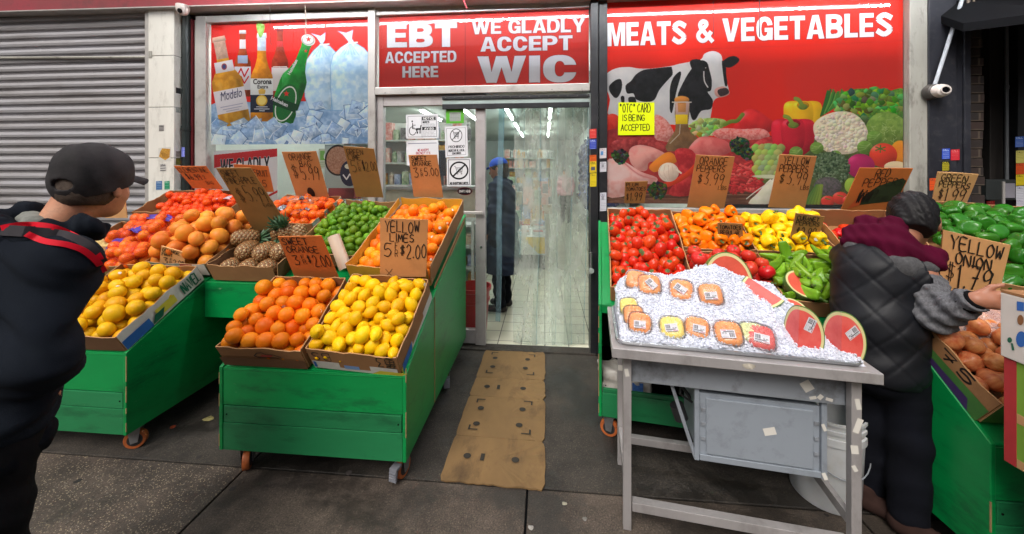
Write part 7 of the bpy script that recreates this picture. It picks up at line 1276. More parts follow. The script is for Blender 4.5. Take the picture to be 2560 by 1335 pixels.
for a_ in ((1590, 702, FR_c, 'orange melon tub half hidden behind the first in the upper row', -.1, 48, .95, .1, False, 1), (1624, 714, FR_c, 'orange melon tub at the left end of the upper row on ice', .1, 50, 1, -.9, True, 2), (1703, 728, FR_c, 'orange melon tub in the middle of the upper row on ice', -.05, 46, 1.02, -.55, True, 3), (1776, 738, FR_c, 'orange melon tub at the right end of the upper row on ice', .1, 56, .98, .05, True, 4),
           (1572, 768, FR_p, 'pale tub standing on edge in the stack at the far left', .2, 40, .8, 0, False, 5), (1584, 790, FR_c, 'orange tub behind the leftmost of the lower row', .1, 46, .85, 0, False, 6), (1600, 810, FR_c, 'orange melon tub at the left end of the lower row on ice', .0, 46, .92, .05, True, 7), (1680, 822, FR_p, 'yellow pineapple tub in the lower row on ice', .1, 44, .96, .12, True, 8), (1742, 822, FR_c, 'orange melon tub between the pineapple tub and another', -.1, 46, .92, .0, True, 9), (1820, 836, FR_c, 'orange melon tub right of centre in the lower row with upturned label', .06, 42, 1, 3.2, True, 10), (1880, 836, FR_m, 'pale melon tub hidden behind the red watermelon tub', .1, 42, .9, 0, False, 12), (1900, 846, FR_w, 'red watermelon tub at the right end of the lower row', -.05, 42, 1, -.08, True, 11)): tub(*a_)
# watermelon pieces
FL = mat('watermelon flesh', S(206, 66, 62), rough=.4, var=.15, scale=22, hue=S(220, 100, 92), bump=.15, bscale=120, sss=.1); PALE = mat('watermelon pith', S(206, 196, 140), rough=.5, var=.06); RIND = mat('watermelon rind', S(24, 70, 34), rough=.35, var=.3, scale=9, hue=S(110, 146, 70), stretch=(1, 1, .15)); FLS = mat('orange red flesh', S(206, 84, 64), rough=.4, var=.15, scale=22)
def wedge_mesh(ang, r, h, flesh):
    vs = []; fs = []; mi = []; S_ = [0.0, .5, .86, .90, .965, 1.0]; nt = 22; a0, a1 = -R(ang) / 2, R(ang) / 2
    def add(pts): o = len(vs); vs.extend(pts); return o
    for side, a in ((0, a0), (1, a1)):
        o = add([(s * r * math.sin(math.pi * j / nt) * math.cos(a), s * r * math.sin(math.pi * j / nt) * math.sin(a), s * h * math.cos(math.pi * j / nt)) for s in S_ for j in range(nt + 1)])
        for q in range(len(S_) - 1):
            for j in range(nt): b_ = o + q * (nt + 1) + j; f_ = (b_, b_ + 1, b_ + nt + 2, b_ + nt + 1); fs.append(f_ if side else f_[::-1]); mi.append(0 if S_[q + 1] <= .87 else (1 if S_[q + 1] < .99 else 2))
    na = max(4, int(ang / 8)); o = add([(r * math.sin(math.pi * j / nt) * math.cos(a0 + (a1 - a0) * k / na), r * math.sin(math.pi * j / nt) * math.sin(a0 + (a1 - a0) * k / na), h * math.cos(math.pi * j / nt)) for k in range(na + 1) for j in range(nt + 1)])
    for k in range(na):
        for j in range(nt): b_ = o + k * (nt + 1) + j; fs.append((b_, b_ + 1, b_ + nt + 2, b_ + nt + 1)); mi.append(2)
    me = bpy.data.meshes.new('watermelon_piece'); me.from_pydata(vs, [], fs); [me.materials.append(m) for m in (flesh, PALE, RIND)]; me.polygons.foreach_set('material_index', mi); me.polygons.foreach_set('use_smooth', [True] * len(fs)); me.update(); me.set_sharp_from_angle(angle=R(40)); return me
def melon(u, v, ang, r, h, label, face=0, lean=0, roll=0, lift=0, flesh=None, lab=None):
    """x axis = bisector of the wedge pointing away from the viewer; face turns it, lean tips it back"""
    p = on_ice(u, v); o = link(bpy.data.objects.new('watermelon_piece', wedge_mesh(ang, r, h, flesh or FL))); back = Matrix.Rotation(R(face), 3, 'Z') @ TY; x = back; z = TZ; y = z.cross(x); M_ = Matrix((x, y, z)).transposed() @ Matrix.Rotation(R(lean), 3, 'Y') @ Matrix.Rotation(R(roll), 3, 'X')
    o.matrix_basis = Matrix.Translation(p + TZ * lift) @ M_.to_4x4(); tag(o, label, 'watermelon', 'watermelon pieces on ice')
    if lab:
        a = -R(ang) / 2 * lab[3]; d = V3((math.cos(a), math.sin(a), 0)); n = V3((math.sin(a), -math.cos(a), 0)) * lab[3]; b = MB(); c_, s_ = math.cos(lab[2]), math.sin(lab[2]); b.quad(*[d * (r * lab[0] + (q * c_ - w * s_)) + V3((0, 0, h * lab[1] + q * s_ + w * c_)) + n * .0015 for q, w in ((.026, -.017), (-.026, -.017), (-.026, .017), (.026, .017))], uv=True); c = b.build('price_label', M_price); c.parent = o
    return o
melon(1996, 868, 84, .10, .118, 'upright red watermelon wedge with its label at top left', -38, 8, 0, .040, None, (.42, .42, 1.2, 1)); melon(2104, 882, 84, .10, .115, 'upright red watermelon wedge nearest the right end of the table', -34, 8, 0, .040, None, (.42, .34, .7, 1))
melon(1822, 668, 176, .15, .12, 'broad half watermelon standing behind the peak of the ice', 8, 12, 90, -.075, FLS); melon(1912, 742, 80, .12, .085, 'red watermelon slab lying half sunk in the ice', 70, 62, 20, .04); melon(2012, 715, 120, .10, .08, 'half watermelon with pale rind at the back right of the ice', 60, 35, 30, .01, FLS); melon(1985, 768, 120, .06, .06, 'small watermelon end almost buried in ice', 10, 20, 90, -.012, FLS)
melon(2062, 765, 110, .075, .07, 'watermelon end leaning behind the upright wedges', 30, 20, 40, .035, FLS); melon(2058, 785, 100, .055, .055, 'small watermelon end between the wedges and the man in the vest', -20, 15, 60, .03, FLS)
# bucket and sack under the table
bk = thing('bucket', 'white plastic bucket with wire handle under the ice table', 'bucket', (1.30, 1.86, 0)); M_bk = mat('white plastic', S(196, 198, 200), rough=.35, var=.05, scale=3, stain=(S(150, 148, 140), .4, 6), sss=.1)
f = MB(); f.lathe([(a, b * 1.13) for a, b in [(.0, .004), (.125, .004), (.13, .01), (.142, .27), (.149, .272), (.149, .30), (.143, .302), (.144, .318), (.15, .32), (.15, .333), (.145, .335), (.146, .352), (.152, .354), (.152, .364), (.143, .364), (.128, .02), (.0, .015)]], (1.30, 1.86, 0), 48, cap=False); f.build('body', M_bk, bk, smooth=True, sharp=50)
f = MB(); f.tube([(1.30 + .152 * math.cos(a) + .0, 1.86 - .02 - .135 * abs(math.sin(a)) , .33 - .15 * abs(math.sin(a))) for a in np.linspace(0, -math.pi, 20)], .0025, 6); f.build('wire_handle', M_stg, bk, smooth=True)
sk = thing('sack', 'white and blue printed sack on the low shelf behind the ice table', 'sack', (.45, 2.24, .15)); v_, f_ = surface(lambda X, Y, Z: np.maximum(np.abs(X - .47) - .12, np.maximum(np.abs(Y - .07 - 2.2) - .06, np.abs(Z - .25) - .075)) - .018 + wob(X, Y, Z, [(.09, .006, (1, .3, .5)), (.05, .004, (.2, .4, 1))], 3), (.27, 2.1, .13), (.66, 2.42, .37), .012); np_obj('bag', v_, f_, mat('woven sack', S(196, 192, 186), rough=.5, var=.15, scale=14, stain=(S(130, 96, 66), .6, 10)), sk)
f = MB(); f.quad((.50, 2.185, .21), (.56, 2.183, .21), (.56, 2.185, .29), (.50, 2.187, .29)); f.build('print', mat('sack blue', S(70, 110, 180), rough=.5, var=.4, scale=60), sk)
# cardboard mat on the pavement
cmq = [on_z(1099, 1200, .006), on_z(1362, 1226, .006), on_z(1363, 882, .006), on_z(1214, 876, .006)]
cm = thing('cardboard_mat', 'flattened brown cardboard with round holes laid in front of the door', 'cardboard mat', tuple(cmq[0])); MC = mat('trodden cardboard', S(116, 90, 56), rough=.9, var=.2, scale=5, stain=(S(58, 42, 28), .85, 4), bump=.2, bscale=30, stretch=(1, .5, 1))
def CQ(a, b, z=0): p = cmq[0].lerp(cmq[1], a).lerp(cmq[3].lerp(cmq[2], a), b); return V3((p.x, p.y, .005 + z))
rg = random.Random(6); cuts = [0, .235, .52, .69, 1.0]
for i in range(4):
    b0, b1 = cuts[i] + .0008, cuts[i + 1] - .0008; pts = []; n = 22
    L_ = [(a, b0 + (rg.gauss(0, .002) if i == 0 else 0)) for a in np.linspace(.012, .97, n)] + [(.997, b0 + .02)] + [(1 + rg.gauss(0, .004), b) for b in np.linspace(b0 + .03, b1 - .03, 6)] + [(.985, b1 - .012)] + [(a, b1 + (rg.gauss(0, .002) if i == 3 else 0)) for a in np.linspace(.96, .01, n)] + [(-.004 + rg.gauss(0, .003), b) for b in np.linspace(b1 - .02, b0 + .02, 6)]
    f = MB(); P_ = [CQ(a, b, .0025 + .004 * rg.random() * (a > .7)) for a, b in L_]; c_ = CQ(.5, (b0 + b1) / 2, .003); k = len(P_); f.add(P_ + [c_] + [V3((p.x, p.y, .001)) for p in P_], [(j, (j + 1) % k, k) for j in range(k)] + [(j, k + 1 + j, k + 1 + (j + 1) % k, (j + 1) % k) for j in range(k)]); f.build('flap', MC, cm)
MH = mat('holes', S(44, 40, 34), rough=.9)
def hole_(P, F_=None): f = MB(); f.add(P, [F_ or tuple(range(len(P)))]); f.build('cut_out', MH, cm)
for a, b in ((.2, .12), (.7, .12), (.2, .31), (.7, .32), (.2, .42), (.72, .43), (.2, .6), (.7, .6), (.2, .8), (.7, .8), (.2, .9), (.72, .9)): hole_([CQ(a + .04 * math.cos(t), b + .014 * math.sin(t), .0085) for t in np.linspace(0, 6.28, 18, endpoint=False)])
for a, b in ((.36, .12), (.36, .6)): hole_([CQ(a + x, b + y, .0085) for x, y in ((-.02, -.018), (.02, -.018), (.02, .018), (-.02, .018))])
for a, b, s, q in ((.12, .27, 1, 1), (.84, .265, -1, 1), (.12, .49, 1, -1), (.84, .495, -1, -1), (.12, .73, 1, 1), (.84, .73, -1, 1), (.12, .97, 1, -1), (.84, .96, -1, -1)): hole_([CQ(a, b, .0085), CQ(a + .11 * s, b, .0085), CQ(a + .11 * s, b + .006 * q, .0085), CQ(a + .02 * s, b + .006 * q, .0085), CQ(a + .02 * s, b + .03 * q, .0085), CQ(a, b + .03 * q, .0085)], (0, 1, 2, 3, 4, 5) if s * q > 0 else (5, 4, 3, 2, 1, 0))
# litter
for lab, u, v, c, s_ in (('flat white gum spot on the pavement before the mat', 1327, 1318, (150, 146, 140), .014), ('small pale scrap right of the cardboard mat', 1411, 1258, (150, 146, 128), .012), ('pale gum spot near the ice table leg', 1462, 1297, (110, 106, 100), .012), ('orange peel scrap between the stands', 432, 1067, (200, 80, 40), .016), ('pale crumpled wrapper under the left stand', 520, 1047, (150, 140, 90), .03)):
    p = on_z(u, v, .002); rg = random.Random(u); b = MB(); k = 10; P_ = [V3((p.x + s_ * rg.uniform(.7, 1.2) * math.cos(a), p.y + s_ * rg.uniform(.6, 1.1) * math.sin(a), .002)) for a in np.linspace(0, 6.28, k, endpoint=False)]; b.add(P_ + [V3((p.x, p.y, .002 + s_ * .22))], [(i, (i + 1) % k, k) for i in range(k)]); tag(b.build('litter_scrap', mat(lab, S(*c), rough=.8, var=.3, scale=90)), lab, 'litter')
rg = random.Random(44)
for k in range(26):
    x, y = rg.uniform(-2.4, 1.3), rg.uniform(.75, 2.9)
    if -.5 < x < .1 and y > 1.7: continue
    r_ = rg.uniform(.008, .017); b = MB(); b.add([(x + r_ * rg.uniform(.7, 1.2) * math.cos(a), y + r_ * rg.uniform(.7, 1.2) * math.sin(a), .0012) for a in np.linspace(0, 6.28, 12, endpoint=False)], [tuple(range(12))]); tag(b.build('gum_spot', mat('old gum', S(46, 42, 40), rough=.8, var=.4, rnd=.5)), 'dark flattened gum spot on the pavement', 'gum spot', 'gum spots trodden into the pavement')
# ================================================================== PEOPLE
SK = mat('skin', S(184, 120, 90), rough=.55, var=.08, scale=16, hue=S(198, 146, 116), chips=(S(150, 110, 90), .25, 60, .5), bump=.15, bscale=200, sss=.12); SK2 = mat('tanned skin', S(150, 98, 74), rough=.5, var=.1, scale=12, hue=S(166, 112, 88), sss=.1)
def field(prims, k):
    """prims: ('c', a, b, ra, rb) limbs or ('e', centre, radii[, basis]) masses, blended by k"""
    def fn(X, Y, Z):
        d = None
        for p in prims:
            e = cone(X, Y, Z, *p[1:5]) if p[0] == 'c' else ell3(X, Y, Z, *p[1:4]); kk = p[5] if p[0] == 'c' and len(p) > 5 else p[4] if p[0] == 'e' and len(p) > 4 else k; d = e if d is None else smin(d, e, kk)
        return d
    return fn
def bounds(prims, pad):
    P = []
    for p in prims:
        if p[0] == 'c': P += [np.array(p[1]) - p[3], np.array(p[1]) + p[3], np.array(p[2]) - p[4], np.array(p[2]) + p[4]]
        else: r = max(p[2]); P += [np.array(p[1]) - r, np.array(p[1]) + r]
    P = np.array(P); return P.min(0) - pad, P.max(0) + pad
def sculpt(name, prims, k, h, m, parent, folds=None, seed=1, extra=None, pad=.03):
    f0 = field(prims, k)
    def fn(X, Y, Z):
        d = f0(X, Y, Z)
        if folds: d = d + wob(X, Y, Z, folds, seed)
        return extra(X, Y, Z, d) if extra else d
    lo, hi = bounds(prims, pad); v, f = surface(fn, lo, hi, h); return np_obj(name, v, f, m, parent)
def basis(f):                                                # rows: right, forward, up of a head looking along f
    f = V3(f).normalized(); r = f.cross(V3((0, 0, 1))).normalized(); u = r.cross(f); return [tuple(r), tuple(f), tuple(u)]
def head_prims(c, f, s=1.0):
    B = basis(f); r, fw, u = map(V3, B); c = V3(c); q = lambda a, b, d: tuple(c + (r * a + fw * b + u * d) * s)
    P = [('e', q(0, -.012, .025), (.076 * s, .096 * s, .092 * s), B), ('e', q(0, .03, -.035), (.058 * s, .062 * s, .078 * s), B), ('e', q(0, .06, -.085), (.034 * s, .03 * s, .026 * s), B), ('c', q(0, .093, -.005), q(0, .112, -.035), .010 * s, .014 * s, .012), ('e', q(0, .088, .025), (.05 * s, .014 * s, .012 * s), B), ('e', q(0, .086, -.064), (.024 * s, .012 * s, .009 * s), B)]
    for s_ in (-1, 1): P += [('e', q(.043 * s_, .052, -.032), (.02 * s, .02 * s, .022 * s), B), ('e', q(.081 * s_, -.012, -.014), (.008 * s, .019 * s, .033 * s), B, .008), ('e', q(.078 * s_, -.004, -.038), (.008 * s, .011 * s, .014 * s), B, .008)]
    return P, q, B
def hand_prims(w, f, s, side, curl=.25, sc=1.0):
    """w wrist, f along the fingers, s across the knuckles towards the thumb; bends towards n = the palm"""
    w, f, s = V3(w), V3(f).normalized(), V3(s); s = (s - f * s.dot(f)).normalized(); n = f.cross(s).normalized() * side; P = [('c', tuple(w), tuple(w + f * .045 * sc), .024 * sc, .027 * sc, .015), ('c', tuple(w + f * .02 * sc + s * .018 * sc), tuple(w + f * .085 * sc + s * .028 * sc), .016 * sc, .013 * sc, .014), ('c', tuple(w + f * .02 * sc - s * .018 * sc), tuple(w + f * .078 * sc - s * .028 * sc), .015 * sc, .012 * sc, .014)]
    for k, (o, L) in enumerate(((.030, .070), (.011, .078), (-.010, .074), (-.029, .058))):
        a = w + f * (.083 - abs(o - .01) * .15) * sc + s * o * sc; d = (f + s * o * 3.2).normalized(); b = a + (d * .5 * L + n * curl * .012) * sc; e = b + (d * .3 * L + n * curl * .022) * sc; g = e + (d * .22 * L + n * curl * .026) * sc; P += [('c', tuple(a), tuple(b), .0098 * sc, .0088 * sc, .004), ('c', tuple(b), tuple(e), .0088 * sc, .0078 * sc, .004), ('c', tuple(e), tuple(g), .0078 * sc, .0066 * sc, .004)]
    a = w + f * .025 * sc + s * .03 * sc; b = a + (f * .032 + s * .026 + n * .008) * sc; e = b + (f * .03 + s * .008 + n * .008) * sc; P += [('c', tuple(a), tuple(b), .0145 * sc, .0115 * sc, .01), ('c', tuple(b), tuple(e), .011 * sc, .0085 * sc, .004)]; return P
def eyes(q, s, par):
    w = mat('eye white', S(214, 208, 200), rough=.2); b_ = mat('iris', S(50, 34, 24), rough=.15)
    for k in (-1, 1): f = MB(); f.lathe([(.0115 * s * math.sin(t), .0115 * s * math.cos(t)) for t in np.linspace(.01, 3.13, 9)], q(.03 * k, .072, .004), 12, 0); f.build('eye', w, par, smooth=True); f = MB(); f.lathe([(.005 * s * math.sin(t), .005 * s * math.cos(t)) for t in np.linspace(.01, 3.13, 7)], q(.03 * k, .0806, .004), 10, 0); f.build('iris', b_, par, smooth=True)
CUTZ = lambda z: (lambda X, Y, Z, d: np.maximum(d, z - Z))
# ---------------------------------------------------------------- man in black cap and hooded jacket, left
LM = thing('person', 'man in black cap and dark hooded jacket with a red edged shoulder strap', 'person', (-1.55, .9, 0))
hc = (-1.53, 1.14, 1.457); hf = (-.26, 1, -.14); HP, hq, HB = head_prims(hc, hf, .95)
RS, RE, RW_ = (-1.455, .99, 1.21), (-1.405, .92, .985), (-1.455, .93, .865); LS, LE_, LW_ = (-1.82, 1.0, 1.25), (-1.88, .95, 1.0), (-1.83, 1.05, .84)
tors = [('c', (-1.585, 1.05, 1.26), (-1.54, 1.105, 1.42), .056, .054, .03), ('e', (-1.63, 1.0, 1.13), (.17, .11, .16)), ('e', (-1.63, .94, .92), (.16, .12, .2)), ('c', RS, RE, .052, .042), ('c', RE, RW_, .042, .03), ('c', LS, LE_, .052, .042), ('c', LE_, LW_, .042, .03), ('c', (-1.54, .9, .82), (-1.53, .89, .46), .085, .06), ('c', (-1.53, .89, .46), (-1.53, .85, .07), .06, .04), ('c', (-1.71, .9, .82), (-1.72, .87, .46), .085, .06), ('c', (-1.72, .87, .46), (-1.73, .82, .07), .06, .04)]
sculpt('body', HP + tors + hand_prims(RW_, (-.7, .3, -.7), (.2, 1, .2), 1, .9) + hand_prims(LW_, (.2, .3, -1), (-.2, 1, 0), -1, .6), .03, .0085, SK, LM); eyes(hq, 1.03, LM)
HAIR = mat('short grey brown hair', S(58, 46, 38), rough=.8, var=.35, scale=60, hue=S(84, 70, 60), bump=.4, bscale=300)
def cut_plane(p, n, keep=1): p, n = V3(p), V3(n).normalized(); return lambda X, Y, Z: keep * ((X - p.x) * n.x + (Y - p.y) * n.y + (Z - p.z) * n.z)
B = HB; r_, f_, u_ = map(V3, B)
def hairx(X, Y, Z, d): a = cut_plane(hq(0, 0, -.075), u_ - f_ * .05, -1)(X, Y, Z); b = cut_plane(hq(0, .035, 0), f_ - u_ * .35)(X, Y, Z); return np.maximum(np.maximum(d, a), b)
sculpt('hair', [('e', hq(0, -.014, .02), (.076, .0955, .092), B), ('e', hq(0, -.035, -.03), (.066, .07, .06), B)], .02, .005, HAIR, LM, [(.01, .0012, (1, 1, .3))], 3, hairx)
CAPM = mat('black cotton cap', S(17, 17, 19), spec=.25, rough=.8, var=.4, scale=7, hue=S(62, 58, 60), bump=.2, bscale=240)
capp = [('e', hq(0, -.012, .0), (.083, .104, .09), B), ('e', hq(0, -.012, .046), (.085, .106, .094), B), ('e', hq(0, .03, .06), (.075, .06, .066), B), ('e', hq(0, -.02, .066), (.07, .085, .066), B)]
def capx(X, Y, Z, d): a = cut_plane(hq(0, 0, -.018), u_ - f_ * .42, -1)(X, Y, Z); h = ell3(X, Y, Z, hq(0, -.118, -.012), (.028, .035, .017), B); return np.maximum(np.maximum(d, a), -h)
sculpt('cap', capp, .03, .0045, CAPM, LM, [(.04, .0012, (1, .3, .6)), (.09, .0018, (.2, 1, .5))], 5, capx)
f = MB(); nA, nR = 20, 5; vs = []
for side in (0, 1):
    for j in range(nR):
        for i in range(nA):
            a = R(-62 + 124 * i / (nA - 1)); e = j / (nR - 1); rx = .083 + .0 * e; bx_ = rx * math.sin(a) * (1 - .12 * e); by_ = .088 * math.cos(a) + e * (.118 * math.cos(a * .9) ** .6 if abs(a) < 1.7 else 0); vs.append(hq(bx_, by_ + .0, .022 + .036 * math.cos(a * 1.4) - .010 * e - .0045 * side))
k = nA * nR; fs = []
for j in range(nR - 1):
    for i in range(nA - 1): a = j * nA + i; fs += [(a, a + nA, a + nA + 1, a + 1), (k + a, k + a + 1, k + a + nA + 1, k + a + nA)]
for i in range(nA - 1): a = (nR - 1) * nA + i; fs.append((a, k + a, k + a + 1, a + 1))
f.add(vs, fs); f.build('cap_brim', CAPM, LM, smooth=True, sharp=60)
f = MB(); f.lathe([(.009, .0), (.007, .005), (.001, .006)], hq(0, -.012, .133), 12); f.build('cap_button', CAPM, LM, smooth=True)
sculpt('collar', [('c', (-1.635, 1.045, 1.345), (-1.575, 1.02, 1.335), .032, .032)], .02, .006, mat('grey shirt collar', S(120, 122, 116), rough=.9, var=.3, scale=40), LM, [(.03, .002, (0, .3, 1))], 2)
JK = mat('navy fleece', S(15, 20, 30), rough=.95, var=.3, scale=6, hue=S(25, 30, 37), bump=.35, bscale=320, spec=.12)
jp = [('e', (-1.63, .99, 1.14), (.20, .145, .185)), ('e', (-1.63, .93, .92), (.195, .15, .20)), ('e', (-1.62, .905, .79), (.19, .15, .10)), ('c', (-1.62, 1.0, 1.21), RS, .095, .078), ('c', (-1.62, 1.0, 1.21), LS, .10, .082), ('c', RS, RE, .078, .067), ('c', RE, RW_, .066, .048), ('c', LS, LE_, .078, .067), ('c', LE_, LW_, .066, .048)]
def jcut(X, Y, Z, d): d = np.maximum(d, .715 - Z - .1 * (X + 1.62)); return np.maximum(d, -cone(X, Y, Z, (-1.555, 1.065, 1.27), (-1.53, 1.14, 1.5), .062, .10))
FOLD = [(.15, .006, (1, .1, 1.3)), (.085, .0045, (.7, -.3, 1)), (.045, .002, (.9, .2, 1.2)), (.3, .008, (.2, .5, 1))]
jk = sculpt('jacket', jp, .06, .009, JK, LM, FOLD, 7, jcut)
sculpt('jacket_hem', [('e', (-1.62, .905, .715), (.183, .146, .05)), ('e', (-1.62, .905, .69), (.18, .143, .05))], .03, .008, mat('ribbed hem', S(12, 14, 19), spec=.08, rough=.95, var=.3, scale=6, stretch=(6, 6, .4)), LM, [(.03, .0022, (1, 1, 0)), (.2, .006, (.3, 1, .5))], 9, CUTZ(.655))
hp_ = [('c', (-1.68, .99, 1.30), (-1.61, .95, 1.265), .045, .055), ('c', (-1.61, .95, 1.265), (-1.51, .985, 1.265), .055, .042), ('c', (-1.68, .99, 1.30), (-1.655, 1.07, 1.335), .045, .034), ('c', (-1.51, .985, 1.265), (-1.475, 1.075, 1.285), .042, .034), ('c', (-1.475, 1.075, 1.285), (-1.51, 1.14, 1.27), .034, .028), ('e', (-1.65, .90, 1.19), (.12, .05, .09))]
hd = sculpt('hood', [(p[0],) + tuple((q[0], q[1], q[2] + .035) for q in p[1:3]) + p[3:] if p[0] == 'c' else p for p in hp_], .035, .007, JK, LM, [(.07, .008, (.3, 1, .6)), (.035, .003, (1, .2, .4))], 11)
TR = mat('black trousers', S(13, 13, 16), spec=.15, rough=.9, var=.25, scale=8, bump=.2, bscale=260)
sculpt('trousers', [('e', (-1.62, .905, .76), (.165, .13, .12)), ('c', (-1.535, .9, .75), (-1.53, .885, .45), .095, .078), ('c', (-1.53, .885, .45), (-1.53, .85, .08), .078, .062), ('c', (-1.71, .9, .75), (-1.72, .87, .45), .10, .078), ('c', (-1.72, .87, .45), (-1.73, .82, .08), .078, .062)], .025, .011, TR, LM, [(.13, .005, (.4, .2, 1)), (.06, .002, (.2, .8, 1))], 12, CUTZ(.05))
SH = mat('dark shoe', S(36, 28, 26), rough=.5, var=.3)
def shoe(par, heel, toe, m=SH): a, b = V3(heel), V3(toe); mid = a.lerp(b, .5); return sculpt('shoe', [('c', tuple(a + V3((0, 0, .045))), tuple(b + V3((0, 0, .032))), .042, .034), ('c', tuple(a.lerp(b, .2) + V3((0, 0, .05))), tuple(a.lerp(b, .15) + V3((0, 0, .09))), .042, .042)], .02, .007, m, par, None, 1, CUTZ(.002))
shoe(LM, (-1.53, .82, 0), (-1.52, 1.03, 0)); shoe(LM, (-1.73, .79, 0), (-1.75, 1.0, 0))
from mathutils.bvhtree import BVHTree
def drape(o, px, lift=.004):
    """points where a strap lies on a garment, sampled down its length"""
    bvs = [BVHTree.FromPolygons([v.co[:] for v in q.data.vertices], [p.vertices[:] for p in q.data.polygons]) for q in o]; out = []
    for u, v in spline(px, 8, False):
        d = ray(u, v).normalized(); h = [x for x in (b.ray_cast(CAM, d) for b in bvs) if x[0] is not None]
        if h: out.append((min(h, key=lambda x: x[3])[0] - d * lift, -d))
    return out
def strap(pts, w, th, m, nm, par):
    n = len(pts); vs = []; fs = []
    for i, (p, nr) in enumerate(pts): t = (pts[min(i + 1, n - 1)][0] - pts[max(i - 1, 0)][0]).normalized(); s_ = nr.cross(t).normalized() * (w / 2); vs += [p + s_, p - s_, p - s_ + nr * th, p + s_ + nr * th]
    for i in range(n - 1):
        a = 4 * i
        for q in range(4): fs.append((a + q, a + (q + 1) % 4, a + 4 + (q + 1) % 4, a + 4 + q))
    b = MB(); b.add(vs, fs); return b.build(nm, m, par, smooth=True, sharp=40)
MSB = mat('dark webbing', S(40, 36, 42), rough=.8, var=.2); MSR = mat('red piping', S(206, 12, 38), rough=.6, var=.08, spec=.2)
JB = [jk, hd]
strap(drape(JB, [(2, 575), (80, 580), (160, 590), (220, 618), (262, 672), (276, 720)], .006), .030, .004, MSB, 'strap_web', LM)
strap(drape(JB, [(2, 570), (60, 561), (130, 567), (190, 592), (232, 622), (252, 650)], .010), .0155, .005, MSR, 'strap_edge', LM)
strap(drape(JB, [(66, 584), (110, 602), (170, 612), (215, 630), (254, 668), (274, 716)], .010), .0155, .005, MSR, 'strap_edge', LM)
# ---------------------------------------------------------------- man in the vest, right
RM = thing('person', 'man in black quilted vest with burgundy hood and grey sleeves reaching right', 'person', (1.45, 1.75, 0))
hc = (1.655, 1.835, 1.285); hf = (.62, .72, -.42); HP, hq, HB = head_prims(hc, hf, .98); r_, f_, u_ = map(V3, HB); B = HB
RS, RE, RW_ = (1.575, 1.70, 1.075), (1.55, 1.63, .925), (1.568, 1.505, 1.032); LS, LE_, LW_ = (1.47, 1.93, 1.09), (1.56, 2.0, .93), (1.72, 1.98, .96)
sculpt('body', HP + [('c', (1.53, 1.79, 1.14), (1.62, 1.82, 1.245), .056, .054, .03), ('e', (1.48, 1.80, 1.0), (.14, .13, .17)), ('e', (1.465, 1.755, .75), (.12, .11, .14)), ('c', RS, RE, .045, .038), ('c', RE, RW_, .038, .027), ('c', LS, LE_, .045, .038), ('c', LE_, LW_, .038, .027), ('c', (1.505, 1.715, .64), (1.51, 1.69, .38), .06, .048), ('c', (1.51, 1.69, .38), (1.50, 1.68, .07), .048, .035), ('c', (1.445, 1.81, .64), (1.45, 1.80, .38), .06, .048), ('c', (1.45, 1.80, .38), (1.45, 1.82, .07), .048, .035)] + hand_prims(RW_, (.92, -.36, .10), (-.05, .25, 1), 1, .5, .86) + hand_prims(LW_, (1, .1, -.2), (0, -.3, 1), -1, .4), .03, .0075, SK2, RM); eyes(hq, .98, RM)
BH = mat('black hair', S(14, 13, 14), spec=.2, rough=.5, var=.3, scale=40, hue=S(30, 28, 30), bump=.5, bscale=160, stretch=(1, 1, .3))
def hx2(X, Y, Z, d): a = cut_plane(hq(0, -.03, -.085), u_ + f_ * .35, -1)(X, Y, Z); b = cut_plane(hq(0, .04, 0), f_ - u_ * .6)(X, Y, Z); e = ell3(X, Y, Z, hq(.088, .006, -.016), (.02, .02, .034), B); return np.maximum(np.maximum(np.maximum(d, a), b), -e)
sculpt('hair', [('e', hq(0, -.014, .026), (.083, .102, .101), B), ('e', hq(0, -.045, -.035), (.073, .065, .085), B)], .03, .005, BH, RM, [(.012, .0015, (1, 1, .2)), (.03, .002, (1, -.4, .3))], 5, hx2)
f = MB(); c_ = V3(hq(0, -.055, .112)); nn = (V3(hq(0, -.055, .112)) - V3(hq(0, -.014, .026))).normalized()
VM = mat('quilted black nylon', S(13, 14, 19), rough=.55, var=.3, scale=6, hue=S(20, 22, 28), spec=.3, bump=.15, bscale=200); GM = mat('grey heather knit', S(62, 62, 66), rough=.95, var=.4, scale=150, hue=S(112, 112, 116), bump=.3, bscale=260, stretch=(1, 1, .5))
def vcut(X, Y, Z, d):
    d = d + .0032 * (np.exp(-(np.sin((X * .9 - Y * .5 + Z) * 24) / .22) ** 2) + np.exp(-(np.sin((X * .9 - Y * .5 - Z) * 24) / .22) ** 2))
    d = np.maximum(d, .62 - Z - .05 * (X - 1.45)); d = np.maximum(d, -cone(X, Y, Z, (1.54, 1.80, 1.13), (1.66, 1.84, 1.3), .065, .09)); return np.maximum(d, -cone(X, Y, Z, (1.60, 1.66, 1.10), (1.63, 1.58, .9), .062, .06))
sculpt('vest', [('e', (1.475, 1.80, 1.0), (.165, .155, .20)), ('e', (1.45, 1.76, .82), (.165, .15, .18)), ('e', (1.45, 1.745, .68), (.158, .148, .12)), ('c', (1.52, 1.79, 1.08), RS, .09, .07), ('c', (1.51, 1.82, 1.08), LS, .09, .075)], .06, .006, VM, RM, [(.24, .004, (.4, .2, 1)), (.09, .0015, (-.3, .5, 1))], 15, vcut)
sculpt('sleeve', [('c', (1.568, 1.69, 1.03), RE, .068, .062), ('c', RE, RW_, .060, .043)], .03, .006, GM, RM, [(.06, .006, (.2, -.6, 1)), (.03, .0025, (.3, .6, .8))], 16, lambda X, Y, Z, d: np.maximum(d, cut_plane(RW_, V3(RW_) - V3(RE))(X, Y, Z)))
